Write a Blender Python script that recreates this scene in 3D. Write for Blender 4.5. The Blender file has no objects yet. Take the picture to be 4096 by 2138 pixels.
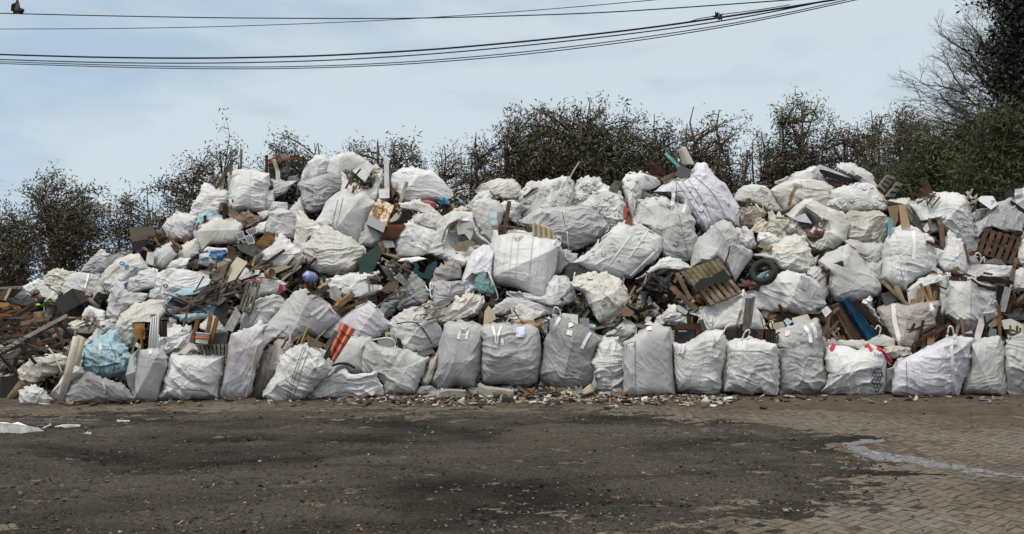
import bpy, math, random
import numpy as np
from mathutils import Vector, Matrix
R = math.radians
SC = bpy.context.scene
COL = SC.collection
rng = np.random.RandomState(7)
random.seed(7)

# ------------------------------------------------------------------ camera, sky, sun, exposure
F = 3215.0; CX = 2048.0; HZ = 1169.0; EYE = 1.6          # focal length and horizon in photo pixels, eye height in metres
cd = bpy.data.cameras.new('camera'); cam = bpy.data.objects.new('camera', cd); COL.objects.link(cam)
cam.location = (0, 0, EYE); cam.rotation_euler = (R(90), 0, 0)
cd.sensor_width = 36; cd.lens = 36 * F / 4096; cd.shift_y = (HZ - 1069) / 4096
cd.clip_start = .1; cd.clip_end = 3000
SC.camera = cam
SUN_EL, SUN_AZ = 62, 230                                    # degrees; azimuth from +Y clockwise: behind the camera, a little left
W = bpy.data.worlds.new('World'); SC.world = W; W.use_nodes = True
def N(nt, t, **k):
    n = nt.nodes.new(t)
    for a, v in k.items():
        if a.startswith('i_'):
            n.inputs[int(a[2:]) if a[2:].isdigit() else a[2:].replace('_', ' ')].default_value = v
        else: setattr(n, a, v)
    return n
def L(nt, a, b): nt.links.new(a, b)
def ramp(nt, stops, src=None):
    r = N(nt, 'ShaderNodeValToRGB'); e = r.color_ramp.elements
    while len(e) < len(stops): e.new(.5)
    for q, (p, c) in zip(e, stops): q.position = p; q.color = tuple(c) + (1,) if len(c) == 3 else c
    if src is not None: L(nt, src, r.inputs[0])
    return r
wt = W.node_tree; wt.nodes.clear()
out = N(wt, 'ShaderNodeOutputWorld'); bg = N(wt, 'ShaderNodeBackground'); bg.inputs[1].default_value = .1
sky = N(wt, 'ShaderNodeTexSky', sky_type='NISHITA', sun_disc=False, sun_elevation=R(SUN_EL), sun_rotation=R(SUN_AZ), air_density=1.0, dust_density=1.2, ozone_density=1.0)
tc = N(wt, 'ShaderNodeTexCoord'); sep = N(wt, 'ShaderNodeSeparateXYZ'); L(wt, tc.outputs['Generated'], sep.inputs[0])
mp = N(wt, 'ShaderNodeMapping'); mp.inputs['Scale'].default_value = (1, 1, 3.4); mp.inputs['Rotation'].default_value = (0, R(7), 0)
L(wt, tc.outputs['Generated'], mp.inputs[0])
n1 = N(wt, 'ShaderNodeTexNoise', i_Scale=1.9, i_Detail=4.0, i_Roughness=.45, i_Distortion=.35); L(wt, mp.outputs[0], n1.inputs['Vector'])
n2 = N(wt, 'ShaderNodeTexNoise', i_Scale=6.5, i_Detail=5.0, i_Roughness=.5); L(wt, mp.outputs[0], n2.inputs['Vector'])
mx = N(wt, 'ShaderNodeMath', operation='MULTIPLY_ADD'); L(wt, n2.outputs[0], mx.inputs[0]); mx.inputs[1].default_value = .62; 
m0 = N(wt, 'ShaderNodeMath', operation='MULTIPLY_ADD'); L(wt, sep.outputs[0], m0.inputs[0]); m0.inputs[1].default_value = .30; L(wt, n1.outputs[0], m0.inputs[2])
L(wt, m0.outputs[0], mx.inputs[2])
cr = ramp(wt, [(.58, (0, 0, 0)), (.84, (1, 1, 1))], mx.outputs[0])
# overcast veil: brighter overhead than near the horizon, as under real cloud
zr = ramp(wt, [(.0, (5.9, 6.8, 7.4)), (.33, (5.9, 6.8, 7.3)), (.6, (11.2, 11.0, 10.6)), (1, (15, 14.4, 13.5))], sep.outputs[2])
zb = ramp(wt, [(.0, (4.0, 5.3, 6.9)), (.33, (4.3, 5.4, 6.5)), (.6, (9.5, 9.4, 9.3)), (1, (13, 12.6, 12))], sep.outputs[2])
mc = N(wt, 'ShaderNodeMix', data_type='RGBA'); L(wt, cr.outputs[0], mc.inputs[0]); L(wt, zb.outputs[0], mc.inputs[6]); L(wt, zr.outputs[0], mc.inputs[7])
ms = N(wt, 'ShaderNodeMix', data_type='RGBA'); ms.inputs[0].default_value = .92; L(wt, sky.outputs[0], ms.inputs[6]); L(wt, mc.outputs[2], ms.inputs[7])
L(wt, ms.outputs[2], bg.inputs[0]); L(wt, bg.outputs[0], out.inputs[0])
sl = bpy.data.lights.new('sun', 'SUN'); sl.energy = 2.0; sl.angle = R(11); sl.color = (1, .94, .86)
so = bpy.data.objects.new('sun', sl); COL.objects.link(so)
so.rotation_euler = (R(90 - SUN_EL), 0, R(180 - SUN_AZ)); so.location = (0, -20, 30)
SC.view_settings.view_transform = 'Standard'; SC.view_settings.look = 'None'; SC.view_settings.exposure = 0.14; SC.view_settings.gamma = 1

# ------------------------------------------------------------------ photo pixels -> world
TILES = {'A': (0, 1000, 2.0686), 'B': (600, 550, 2.2414), 'C': (600, 1050, 2.2414), 'D': (1200, 550, 2.2414), 'E': (1200, 1050, 2.2414),
         'F': (1800, 650, 2.2414), 'G': (1800, 1050, 2.2414), 'H': (2400, 550, 2.2414), 'I': (2400, 1050, 2.2414), 'J': (2900, 600, 2.2414),
         'K': (2900, 1050, 2.2414), 'L': (3396, 700, 2.2414), 'M': (3396, 1050, 2.2414), 'T': (0, 650, 2.69), 'S': (0, 0, 1)}
def px(t, pts):
    ox, oy, s = TILES[t]
    return np.array([(ox + x / s, oy + y / s) for x, y in pts], float)
def parse(s): return [tuple(float(v) for v in p.split(',')) for p in s.split()]
def P3(x, y, Y): return np.stack([(np.asarray(x) - CX) * Y / F, np.asarray(Y) + 0 * np.asarray(x), EYE - (np.asarray(y) - HZ) * Y / F], -1)
SL = .9; Y00 = 12.4                                          # the heap's front starts 12.4 m away and rises 1 m in every 0.9 m
def ysurf(py): return (EYE + Y00 / SL) / (1 / SL - (HZ - np.asarray(py, float)) / F)
def yground(py): return EYE * F / (py - HZ)

# depth map of what has been built so far, so that later things can be laid on it
ZW, ZH, ZS = 1100, 560, 4.0
zbuf = np.full((ZH, ZW), 1e3)
def zput(x, y, Y):
    i = np.clip((y / ZS).astype(int) , 0, ZH - 1); j = np.clip((x / ZS).astype(int) + 30, 0, ZW - 1)
    np.minimum.at(zbuf, (i.ravel(), j.ravel()), Y.ravel())
def zget(x, y, r=2, q=25):
    i = int(np.clip(y / ZS, 0, ZH - 1)); j = int(np.clip(x / ZS + 30, 0, ZW - 1))
    b = zbuf[max(0, i - r):i + r + 1, max(0, j - r):j + r + 1]; b = b[b < 900]
    return float(np.percentile(b, q)) if b.size else None

# ------------------------------------------------------------------ noise
_p = np.random.RandomState(3).permutation(256); _p = np.concatenate([_p, _p, _p])
_g = np.random.RandomState(4).normal(size=(256, 3)); _g /= np.linalg.norm(_g, axis=1)[:, None]
def gn(p, s=0):
    p = p + np.array([s * 17.13, s * 7.7, s * 3.1]); i = np.floor(p).astype(int); f = p - i; i &= 255
    u = f * f * f * (f * (f * 6 - 15) + 10); r = 0
    for dx in (0, 1):
        for dy in (0, 1):
            for dz in (0, 1):
                h = _p[_p[_p[(i[..., 0] + dx) & 255] + ((i[..., 1] + dy) & 255)] + ((i[..., 2] + dz) & 255)]
                g = _g[h]; d = f - np.array([dx, dy, dz])
                w = (u[..., 0] if dx else 1 - u[..., 0]) * (u[..., 1] if dy else 1 - u[..., 1]) * (u[..., 2] if dz else 1 - u[..., 2])
                r = r + w * (g * d).sum(-1)
    return r * 1.6
def folds(p, s, a, amp, wild=.75):
    """cloth folds at points p (metres, x across, z up): drawn-out creases along angle a, finer ones, and crumple"""
    x, y, z = p[..., 0], p[..., 1], p[..., 2]
    aa = a + wild * gn(p * 1.6, s)
    u = x * np.cos(aa) + z * np.sin(aa); v = -x * np.sin(aa) + z * np.cos(aa)
    v = v + .05 * gn(p * 5, s + 1)
    def rg(fu, fv, k, pw=1.6):
        q = np.stack([u * fu, v * fv, y * fv * .6], -1)
        return (1 - np.minimum(1, np.abs(gn(q, s + k)) * 2.2)) ** pw
    big = gn(p * 2.6, s + 9)
    m = .3 + .7 * np.clip(gn(p * 2.3, s + 11) * 1.7 + .5, 0, 1)
    f = .013 * big + (.018 * rg(.8, 5.2, 2, 2.6) + .011 * rg(1.4, 10.5, 3, 2.4) + .005 * rg(3.2, 21, 4, 2)) * m
    aa2 = a + 1.15 + wild * gn(p * 2.0, s + 5)
    u2 = x * np.cos(aa2) + z * np.sin(aa2); v2 = -x * np.sin(aa2) + z * np.cos(aa2)
    q = np.stack([u2 * 1.3, v2 * 7.0, y * 4], -1)
    f = f + .006 * (1 - np.minimum(1, np.abs(gn(q, s + 6)) * 2.6)) ** 2.6 * (1.2 - m) + .002 * gn(p * 38, s + 7)
    # single pleats: cusped ridges and grooves running in from the rim or along the pull of the cloth
    rs = np.random.RandomState(int(s * 10) + 1); xw = x + .05 * gn(p * 3.1, s + 21) + .014 * gn(p * 11, s + 23); zw = z + .05 * gn(p * 3.1, s + 22) + .014 * gn(p * 11, s + 24)
    hx, hz = np.abs(x).max(), np.abs(z).max(); pm = np.clip(gn(p * 1.7, s + 26) * 2.2 + .62, .12, 1.0)
    for k in range(44):
        if k % 3 == 0:
            t = rs.uniform(0, 6.28); px_, pz_ = hx * math.cos(t) * .95, hz * math.sin(t) * .95; an = math.atan2(-pz_, -px_) + rs.normal() * .45
        else: px_, pz_ = rs.uniform(-.85, .85) * hx, rs.uniform(-.85, .85) * hz; an = a + rs.normal() * .33 + (math.pi if rs.rand() < .5 else 0)
        ln = rs.uniform(.3, 1.2) * min(hx, hz) * 1.6; wd = rs.uniform(.010, .036); hgt = rs.uniform(.008, .034) * rs.choice([1, 1, -.7])
        c_, s_ = math.cos(an), math.sin(an); al = ((xw - px_) * c_ + (zw - pz_) * s_) / ln; ac = -(xw - px_) * s_ + (zw - pz_) * c_
        tp = np.clip(al * 5, 0, 1) * np.clip((1 - al) * 1.6, 0, 1); ww = wd * (1 + 1.2 * np.clip(al, 0, 1)); sd = np.where(ac > 0, 1.0, rs.uniform(.35, .8))
        f = f + pm * hgt * tp * np.exp(-np.abs(ac) / (ww * sd))
    return amp * (f - .022)

# ------------------------------------------------------------------ materials (object colour tints each thing)
MATS = {}
def mat(name, rough=.7, spec=.3, build=None, metal=0.0):
    m = bpy.data.materials.new(name); m.use_nodes = True; nt = m.node_tree; b = nt.nodes['Principled BSDF']
    b.inputs['Roughness'].default_value = rough; b.inputs['Specular IOR Level'].default_value = spec; b.inputs['Metallic'].default_value = metal
    if build: build(nt, b)
    MATS[name] = m; return m
def oc(nt): return N(nt, 'ShaderNodeObjectInfo').outputs['Color']
def objco(nt, scale=(1, 1, 1)):
    t = N(nt, 'ShaderNodeTexCoord'); m = N(nt, 'ShaderNodeMapping'); m.inputs['Scale'].default_value = scale
    oi = N(nt, 'ShaderNodeObjectInfo'); ad = N(nt, 'ShaderNodeVectorMath', operation='ADD'); sc_ = N(nt, 'ShaderNodeMath', operation='MULTIPLY'); sc_.inputs[1].default_value = 37.0
    L(nt, oi.outputs['Random'], sc_.inputs[0]); L(nt, t.outputs['Object'], ad.inputs[0]); L(nt, sc_.outputs[0], ad.inputs[1]); L(nt, ad.outputs[0], m.inputs[0])
    return m.outputs[0]
def mixc(nt, fac, a, b, mode='MIX'):
    m = N(nt, 'ShaderNodeMix', data_type='RGBA', blend_type=mode)
    for s, v in ((m.inputs[0], fac), (m.inputs[6], a), (m.inputs[7], b)):
        if hasattr(v, 'links') or isinstance(v, bpy.types.NodeSocket): L(nt, v, s)
        else: s.default_value = v if not isinstance(v, tuple) or len(v) == 4 else v + (1,)
    return m.outputs[2]
def bump(nt, b, h, strength=.3, dist=.02):
    bm = N(nt, 'ShaderNodeBump', i_Strength=strength, i_Distance=dist); L(nt, h, bm.inputs['Height']); L(nt, bm.outputs[0], b.inputs['Normal'])
def m_fabric(nt, b):
    c = oc(nt); co = objco(nt)
    big = N(nt, 'ShaderNodeTexNoise', i_Scale=2.2, i_Detail=7.0, i_Roughness=.62); L(nt, co, big.inputs['Vector'])
    al = N(nt, 'ShaderNodeObjectInfo').outputs['Alpha']                # alpha carries how dirty the bag is
    d = ramp(nt, [(.50, (0, 0, 0)), (.74, (1, 1, 1))], big.outputs[0])
    dm = N(nt, 'ShaderNodeMath', operation='MULTIPLY'); L(nt, d.outputs[0], dm.inputs[0]); L(nt, al, dm.inputs[1])
    sp = N(nt, 'ShaderNodeTexNoise', i_Scale=16, i_Detail=6.0, i_Roughness=.7); L(nt, co, sp.inputs['Vector'])
    s2 = ramp(nt, [(.60, (0, 0, 0)), (.72, (1, 1, 1))], sp.outputs[0]); sm = N(nt, 'ShaderNodeMath', operation='MULTIPLY'); L(nt, s2.outputs[0], sm.inputs[0]); L(nt, al, sm.inputs[1])
    c1 = mixc(nt, dm.outputs[0], c, (.24, .19, .13))
    sm2 = N(nt, 'ShaderNodeMath', operation='MULTIPLY'); sm2.inputs[1].default_value = .7; L(nt, sm.outputs[0], sm2.inputs[0])
    c2 = mixc(nt, sm2.outputs[0], c1, (.13, .10, .07))
    tone = N(nt, 'ShaderNodeTexNoise', i_Scale=1.9, i_Detail=5.0, i_Roughness=.6); L(nt, co, tone.inputs['Vector'])
    t2 = ramp(nt, [(.32, (.74, .735, .73)), (.52, (.98, .98, .98)), (.7, (1.08, 1.08, 1.08))], tone.outputs[0])
    c3 = mixc(nt, 1.0, c2, t2.outputs[0], 'MULTIPLY')
    at = N(nt, 'ShaderNodeAttribute', attribute_name='cloth'); sx = N(nt, 'ShaderNodeSeparateXYZ'); L(nt, at.outputs['Vector'], sx.inputs[0])
    dv = N(nt, 'ShaderNodeMath', operation='MULTIPLY_ADD'); dv.inputs[1].default_value = 1.7; dv.inputs[2].default_value = 50.3; L(nt, sx.outputs[0], dv.inputs[0]); fr = N(nt, 'ShaderNodeMath', operation='FRACT'); L(nt, dv.outputs[0], fr.inputs[0])
    bd = ramp(nt, [(0, (1, 1, 1)), (.395, (1, 1, 1)), (.40, (.72, .72, .72)), (.415, (.72, .72, .72)), (.42, (1.07, 1.07, 1.07)), (.60, (1.07, 1.07, 1.07)), (.605, (.78, .78, .78)), (.62, (.78, .78, .78)), (.625, (1, 1, 1))], fr.outputs[0])   # reinforced strip sewn down each panel
    c4 = mixc(nt, .75, c3, bd.outputs[0], 'MULTIPLY'); L(nt, c4, b.inputs['Base Color'])
    wv = N(nt, 'ShaderNodeTexNoise', i_Scale=60, i_Detail=5.0, i_Roughness=.6); L(nt, co, wv.inputs['Vector'])
    st = N(nt, 'ShaderNodeMapping'); st.inputs['Scale'].default_value = (.30, 1, 1); L(nt, at.outputs['Vector'], st.inputs[0])
    wr = N(nt, 'ShaderNodeTexNoise', noise_type='RIDGED_MULTIFRACTAL', i_Scale=9.5, i_Detail=4.0, i_Roughness=.5, i_Distortion=.4); L(nt, st.outputs[0], wr.inputs['Vector'])
    ad = N(nt, 'ShaderNodeMath', operation='MULTIPLY_ADD'); L(nt, wr.outputs[0], ad.inputs[0]); ad.inputs[1].default_value = .75; L(nt, wv.outputs[0], ad.inputs[2])
    bump(nt, b, ad.outputs[0], .36, .016)
mat('fabric', .5, .28, m_fabric)
def m_wood(nt, b):
    c = oc(nt); co = objco(nt, (1.2, 14, 14))
    n = N(nt, 'ShaderNodeTexNoise', i_Scale=3.0, i_Detail=6.0, i_Roughness=.6, i_Distortion=.6); L(nt, co, n.inputs['Vector'])
    r = ramp(nt, [(.25, (.45, .43, .42)), (.6, (1, 1, 1)), (.85, (1.3, 1.25, 1.2))], n.outputs[0])
    co2 = objco(nt); st = N(nt, 'ShaderNodeTexNoise', i_Scale=5, i_Detail=5.0); L(nt, co2, st.inputs['Vector'])
    r2 = ramp(nt, [(.35, (.55, .53, .5)), (.6, (1.05, 1.05, 1.05))], st.outputs[0])
    L(nt, mixc(nt, 1.0, mixc(nt, 1.0, c, r.outputs[0], 'MULTIPLY'), r2.outputs[0], 'MULTIPLY'), b.inputs['Base Color'])
    bump(nt, b, n.outputs[0], .5, .006)
mat('wood', .8, .15, m_wood)
def m_paint(nt, b):
    c = oc(nt); co = objco(nt)
    n = N(nt, 'ShaderNodeTexNoise', i_Scale=7, i_Detail=7.0, i_Roughness=.65); L(nt, co, n.inputs['Vector'])
    al = N(nt, 'ShaderNodeObjectInfo').outputs['Alpha']
    d = ramp(nt, [(.46, (0, 0, 0)), (.72, (1, 1, 1))], n.outputs[0]); dm = N(nt, 'ShaderNodeMath', operation='MULTIPLY'); L(nt, d.outputs[0], dm.inputs[0]); L(nt, al, dm.inputs[1])
    L(nt, mixc(nt, dm.outputs[0], c, (.10, .075, .05)), b.inputs['Base Color']); bump(nt, b, n.outputs[0], .15, .01)
mat('paint', .5, .35, m_paint)
mat('plastic', .32, .5, m_paint)
def m_rust(nt, b):
    c = oc(nt); co = objco(nt)
    n = N(nt, 'ShaderNodeTexNoise', i_Scale=9, i_Detail=8.0, i_Roughness=.7); L(nt, co, n.inputs['Vector'])
    r = ramp(nt, [(.40, (.05, .025, .012)), (.47, (.22, .09, .03)), (.53, (.55, .38, .2)), (.60, (.62, .6, .53))], n.outputs[0])
    t = N(nt, 'ShaderNodeTexCoord'); ln = N(nt, 'ShaderNodeVectorMath', operation='LENGTH'); L(nt, t.outputs['Object'], ln.inputs[0])
    e = ramp(nt, [(.10, (0, 0, 0)), (.34, (.25, .25, .25)), (.42, (1, 1, 1))], ln.outputs['Value'])
    L(nt, mixc(nt, e.outputs[0], r.outputs[0], c), b.inputs['Base Color'])
mat('rusted', .7, .3, m_rust)
def m_rubber(nt, b):
    co = objco(nt); n = N(nt, 'ShaderNodeTexNoise', i_Scale=20, i_Detail=5.0); L(nt, co, n.inputs['Vector'])
    L(nt, mixc(nt, n.outputs[0], (.012, .012, .013), (.04, .038, .036)), b.inputs['Base Color'])
mat('rubber', .75, .25, m_rubber)
def m_conc(nt, b):
    c = oc(nt); co = objco(nt); n = N(nt, 'ShaderNodeTexNoise', i_Scale=11, i_Detail=9.0, i_Roughness=.7); L(nt, co, n.inputs['Vector'])
    r = ramp(nt, [(.3, (.5, .5, .5)), (.7, (1.2, 1.2, 1.18))], n.outputs[0]); L(nt, mixc(nt, 1.0, c, r.outputs[0], 'MULTIPLY'), b.inputs['Base Color']); bump(nt, b, n.outputs[0], .6, .02)
mat('concrete', .9, .2, m_conc)
def m_skin(nt, b): L(nt, oc(nt), b.inputs['Base Color'])
mat('plain', .75, .2, m_skin)
mat('gloss', .25, .5, m_skin)
def m_leaf(c0, c1):
    def f(nt, b):
        co = objco(nt); n = N(nt, 'ShaderNodeTexNoise', i_Scale=2.2, i_Detail=4.0); L(nt, co, n.inputs['Vector'])
        g = N(nt, 'ShaderNodeNewGeometry'); r = ramp(nt, [(.2, c0), (.8, c1)], g.outputs['Random Per Island']); L(nt, r.outputs[0], b.inputs['Base Color'])
    return f
mat('leaf_green', .55, .25, m_leaf((.032, .043, .02), (.115, .135, .068)))
mat('leaf_brown', .65, .2, m_leaf((.045, .030, .023), (.155, .10, .072)))
mat('leaf_tan', .7, .2, m_leaf((.11, .085, .06), (.24, .195, .135)))
mat('leaf_dark', .5, .3, m_leaf((.010, .012, .009), (.03, .034, .026)))
mat('leaf_olive', .6, .2, m_leaf((.028, .040, .013), (.090, .108, .040)))
def m_bark(nt, b):
    c = oc(nt); co = objco(nt, (8, 8, 2)); n = N(nt, 'ShaderNodeTexNoise', i_Scale=3, i_Detail=6.0); L(nt, co, n.inputs['Vector'])
    r = ramp(nt, [(.3, (.5, .5, .5)), (.7, (1.3, 1.3, 1.3))], n.outputs[0]); L(nt, mixc(nt, 1.0, c, r.outputs[0], 'MULTIPLY'), b.inputs['Base Color'])
mat('bark', .9, .1, m_bark)

# ------------------------------------------------------------------ object helpers
def mesh_obj(name, v, faces, m=None, parent=None, loc=None, color=None, smooth=False, mats=None, mi=None, tri=None):
    me = bpy.data.meshes.new(name); v = np.asarray(v, float)
    if loc is None: loc = np.array([v[:, 0].mean(), v[:, 1].mean(), v[:, 2].min()])
    loc = np.asarray(loc, float); lv = v - loc
    if isinstance(faces, np.ndarray):
        k = faces.shape[1]; me.vertices.add(len(v)); me.vertices.foreach_set('co', lv.ravel())
        me.loops.add(faces.size); me.loops.foreach_set('vertex_index', faces.ravel().astype(np.int32))
        me.polygons.add(len(faces)); me.polygons.foreach_set('loop_start', np.arange(0, faces.size, k, dtype=np.int32))
        me.update(calc_edges=True)
    else: me.from_pydata(lv.tolist(), [], faces); me.update()
    if m: me.materials.append(MATS[m])
    for q in mats or (): me.materials.append(MATS[q])
    if mi is not None: me.polygons.foreach_set('material_index', np.asarray(mi, np.int32))
    if smooth: me.polygons.foreach_set('use_smooth', np.ones(len(me.polygons), bool))
    me.validate()
    o = bpy.data.objects.new(name, me); COL.objects.link(o)
    if parent is not None:
        o.parent = parent; o.location = Vector(loc) - parent_world(parent)
    else: o.location = loc
    if color is not None: o.color = tuple(color) if len(color) == 4 else tuple(color) + (1,)
    return o
def parent_world(p):
    w = Vector((0, 0, 0))
    while p is not None: w += Vector(p.location); p = p.parent
    return w
def empty(name, loc):
    o = bpy.data.objects.new(name, None); COL.objects.link(o); o.location = loc; o.empty_display_size = .1; return o
def tag(o, label=None, cat=None, group=None, kind=None):
    if label: o['label'] = label
    if cat: o['category'] = cat
    if group: o['group'] = group
    if kind: o['kind'] = kind
    return o
BOXF = [(0, 1, 2, 3), (7, 6, 5, 4), (0, 4, 5, 1), (1, 5, 6, 2), (2, 6, 7, 3), (3, 7, 4, 0)]
def tube_vf(pts, rad, n=6, base=0):
    pts = np.asarray(pts, float); k = len(pts); rad = np.broadcast_to(np.asarray(rad, float), (k,))
    t = np.gradient(pts, axis=0) if k > 2 else np.repeat((pts[-1:] - pts[:1]), k, 0); t /= np.linalg.norm(t, axis=1)[:, None] + 1e-9
    up = np.array([.13, .21, .97]); a = np.cross(t, up); a /= np.linalg.norm(a, axis=1)[:, None] + 1e-9; b = np.cross(t, a)
    th = np.arange(n) * 2 * np.pi / n
    v = (pts[:, None] + rad[:, None, None] * (np.cos(th)[None, :, None] * a[:, None] + np.sin(th)[None, :, None] * b[:, None])).reshape(-1, 3)
    f = []
    for i in range(k - 1):
        for j in range(n):
            f.append((base + i * n + j, base + i * n + (j + 1) % n, base + (i + 1) * n + (j + 1) % n, base + (i + 1) * n + j))
    f.append(tuple(base + j for j in range(n))[::-1]); f.append(tuple(base + (k - 1) * n + j for j in range(n)))
    return v, f
def tube(name, pts, rad, m, parent=None, color=None, n=6, smooth=True):
    v, f = tube_vf(pts, rad, n); return mesh_obj(name, v, f, m, parent, color=color, smooth=smooth)
def smoothline(p, n):
    p = np.asarray(p, float); d = np.concatenate([[0], np.cumsum(np.linalg.norm(np.diff(p, axis=0), axis=1))]); q = np.linspace(0, d[-1], n)
    o = np.stack([np.interp(q, d, p[:, i]) for i in range(p.shape[1])], 1)
    for _ in range(2): o[1:-1] = .25 * o[:-2] + .5 * o[1:-1] + .25 * o[2:]
    return o
# ------------------------------------------------------------------ bulk bags
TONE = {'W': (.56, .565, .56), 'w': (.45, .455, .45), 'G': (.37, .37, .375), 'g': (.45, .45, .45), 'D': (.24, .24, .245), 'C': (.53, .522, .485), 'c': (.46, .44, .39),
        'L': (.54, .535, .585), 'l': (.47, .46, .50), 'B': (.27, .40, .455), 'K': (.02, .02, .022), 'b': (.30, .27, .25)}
BAGS = {}
NA, NR, NB = 168, 54, 7
def resample(p, n):
    p = np.vstack([p, p[:1]]); d = np.concatenate([[0], np.cumsum(np.linalg.norm(np.diff(p, axis=0), axis=1))]); q = np.linspace(0, d[-1], n, endpoint=False)
    return np.stack([np.interp(q, d, p[:, 0]), np.interp(q, d, p[:, 1])], 1)
def orient(p):
    a = (p[:, 0] * np.roll(p[:, 1], -1) - np.roll(p[:, 0], -1) * p[:, 1]).sum()
    return p if a > 0 else p[::-1].copy()
def kernel(o):
    best, bc = -1, o.mean(0); lo, hi = o.min(0), o.max(0)
    for fx in np.linspace(.15, .85, 17):
        for fy in np.linspace(.15, .85, 17):
            c = lo + (hi - lo) * np.array([fx, fy]); d = o - c; e = np.roll(d, -1, 0)
            ok = (d[:, 0] * e[:, 1] - d[:, 1] * e[:, 0] > 0).mean(); s = ok * 10 + np.sqrt((d ** 2).sum(1)).min() / (hi - lo).min()
            if s > best: best, bc = s, c
    return bc
idx = np.arange(NA)
def ring_faces(nr, base=0):
    a = base + np.arange(nr)[:, None] * NA + idx[None]; b = base + np.arange(nr)[:, None] * NA + (idx[None] + 1) % NA
    return np.stack([a[:-1], b[:-1], b[1:], a[1:]], -1).reshape(-1, 4)
def bag(key, t, pts, tone, opt, label, name='bulk_bag', cat='bulk bag', group='bulk bags heaped in the yard', m='fabric'):
    s = len(BAGS) + 1; rs = np.random.RandomState(s * 13 + 5)
    o = {k: float(v) for k, v in (q.split('=') for q in opt.split())}
    pp = pts.split(' / '); ol = orient(px(t, parse(pp[0])))
    O = resample(ol, NA)
    for _ in range(1): O = .25 * np.roll(O, 1, 0) + .5 * O + .25 * np.roll(O, -1, 0)
    c = kernel(O); O = c + (O - c) * o.get('grow', 1.04 if ol[:, 1].max() > 1535 else 1.085)
    b = ol[:, 1].max(); pyc = c[1]; w, h = np.ptp(ol, axis=0)
    Yg = ysurf(.5 * pyc + .5 * b); T = o.get('T', float(np.clip(.36 * min(w, h) * Yg / F, .10, .33)))
    if 'Y' in o: Y0 = o['Y']
    elif b > 1535: Y0 = min(yground(b), 12.55) + .6 * T
    else: Y0 = float(Yg) + .35 * T
    Y0 += o.get('dY', 0)
    tz = o.get('tz', (.10 if b > 1545 else .32)); tx = o.get('tx', rs.uniform(-.22, .22)); tz += rs.uniform(-.08, .08)
    pw = o.get('p', 4.0 + rs.uniform(-.6, 1.8)); ph = rs.uniform(0, math.pi); kk = o.get('k', rs.uniform(.08, .42))
    a = R(o.get('a', rs.uniform(-28, 28))); amp = o.get('w', 1.0) * 1.15 * float(np.clip(min(w, h) * Yg / F / .55, .3, 1))
    def dep(X, Yp, prof):                                        # depth of the cloth at photo pixel X, Yp
        dx = (X - c[0]) * Y0 / F; dz = -(Yp - c[1]) * Y0 / F
        e = np.abs(dx * math.cos(ph) + dz * math.sin(ph))
        return Y0 + np.clip(tx * dx, -.15, .15) + np.clip(tz * dz, -.25, .25) + (kk * e - T) * prof
    if len(pp) == 1:
        rr = np.cos(np.linspace(0, math.pi / 2, NR)); rr[-1] = 0.012
        X = c + rr[:, None, None] * (O - c)[None]; prof = ((1 - rr ** pw) ** (1 / 1.9))[:, None] * np.ones(NA)
        Y = dep(X[..., 0], X[..., 1], prof); fade = np.ones(NR)[:, None]
    else:
        mo = orient(px(t, parse(pp[1]))); Mo = resample(mo, NA)
        for _ in range(1): Mo = .25 * np.roll(Mo, 1, 0) + .5 * Mo + .25 * np.roll(Mo, -1, 0)
        mc_ = Mo.mean(0); an = np.arctan2(*(Mo - mc_).T[::-1]); a0 = np.arctan2(*(O[0] - mc_)[::-1]); sh = np.argmin(np.abs(np.angle(np.exp(1j * (an - a0))))); Mo = np.roll(Mo, -sh, 0)
        n1, n2 = 36, NR - 36; tt = np.sin(np.linspace(0, math.pi / 2, n1)); md = o.get('md', .35)
        X1 = O + tt[:, None, None] * (Mo - O)[None]; pf1 = np.repeat(((1 - (1 - tt) ** 2.6) ** .55)[:, None], NA, 1)
        ss = np.linspace(0, 1, n2 + 1)[1:]; X2 = Mo + (1 - (1 - ss) ** 1.6)[:, None, None] * .96 * (mc_ - Mo)[None]
        Y1 = dep(X1[..., 0], X1[..., 1], pf1); Y2 = Y1[-1] + md * (1 - (1 - ss) ** 2)[:, None]
        X = np.concatenate([X1, X2]); Y = np.concatenate([Y1, Y2]); fade = np.concatenate([np.ones(n1), .6 * np.ones(n2)])[:, None]
    V = P3(X[..., 0], X[..., 1], Y)
    du = np.roll(V, -1, 1) - np.roll(V, 1, 1); dv = np.gradient(V, axis=0); nn = np.cross(du, dv); nn /= np.linalg.norm(nn, axis=-1, keepdims=True) + 1e-9
    if nn[NR // 3 if len(pp) == 1 else 8, :, 1].mean() > 0: nn = -nn
    org = P3(c[0], c[1], np.array(Y0)); loc = V - org
    V = V + nn * (folds(loc, s * 3.7, a, amp) * fade)[..., None]
    # back half, from the same rim
    rb = np.linspace(1, .02, NB + 1)[1:]; cc = V[0].mean(0) ; bk = cc + rb[:, None, None] * (V[0] - cc)[None]; bk[..., 1] += T * .9 * ((1 - rb ** 3) ** .5)[:, None]
    allv = np.concatenate([V.reshape(-1, 3), bk.reshape(-1, 3)])
    f1 = ring_faces(NR); f2 = ring_faces(NB, NR * NA)[:, ::-1]
    a_ = idx; b_ = (idx + 1) % NA; f3 = np.stack([a_, a_ + NR * NA, b_ + NR * NA, b_], -1)
    ff = np.concatenate([f1, f2, f3])
    nf = int(o.get('f', 0)); fv, fq = [], []
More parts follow.
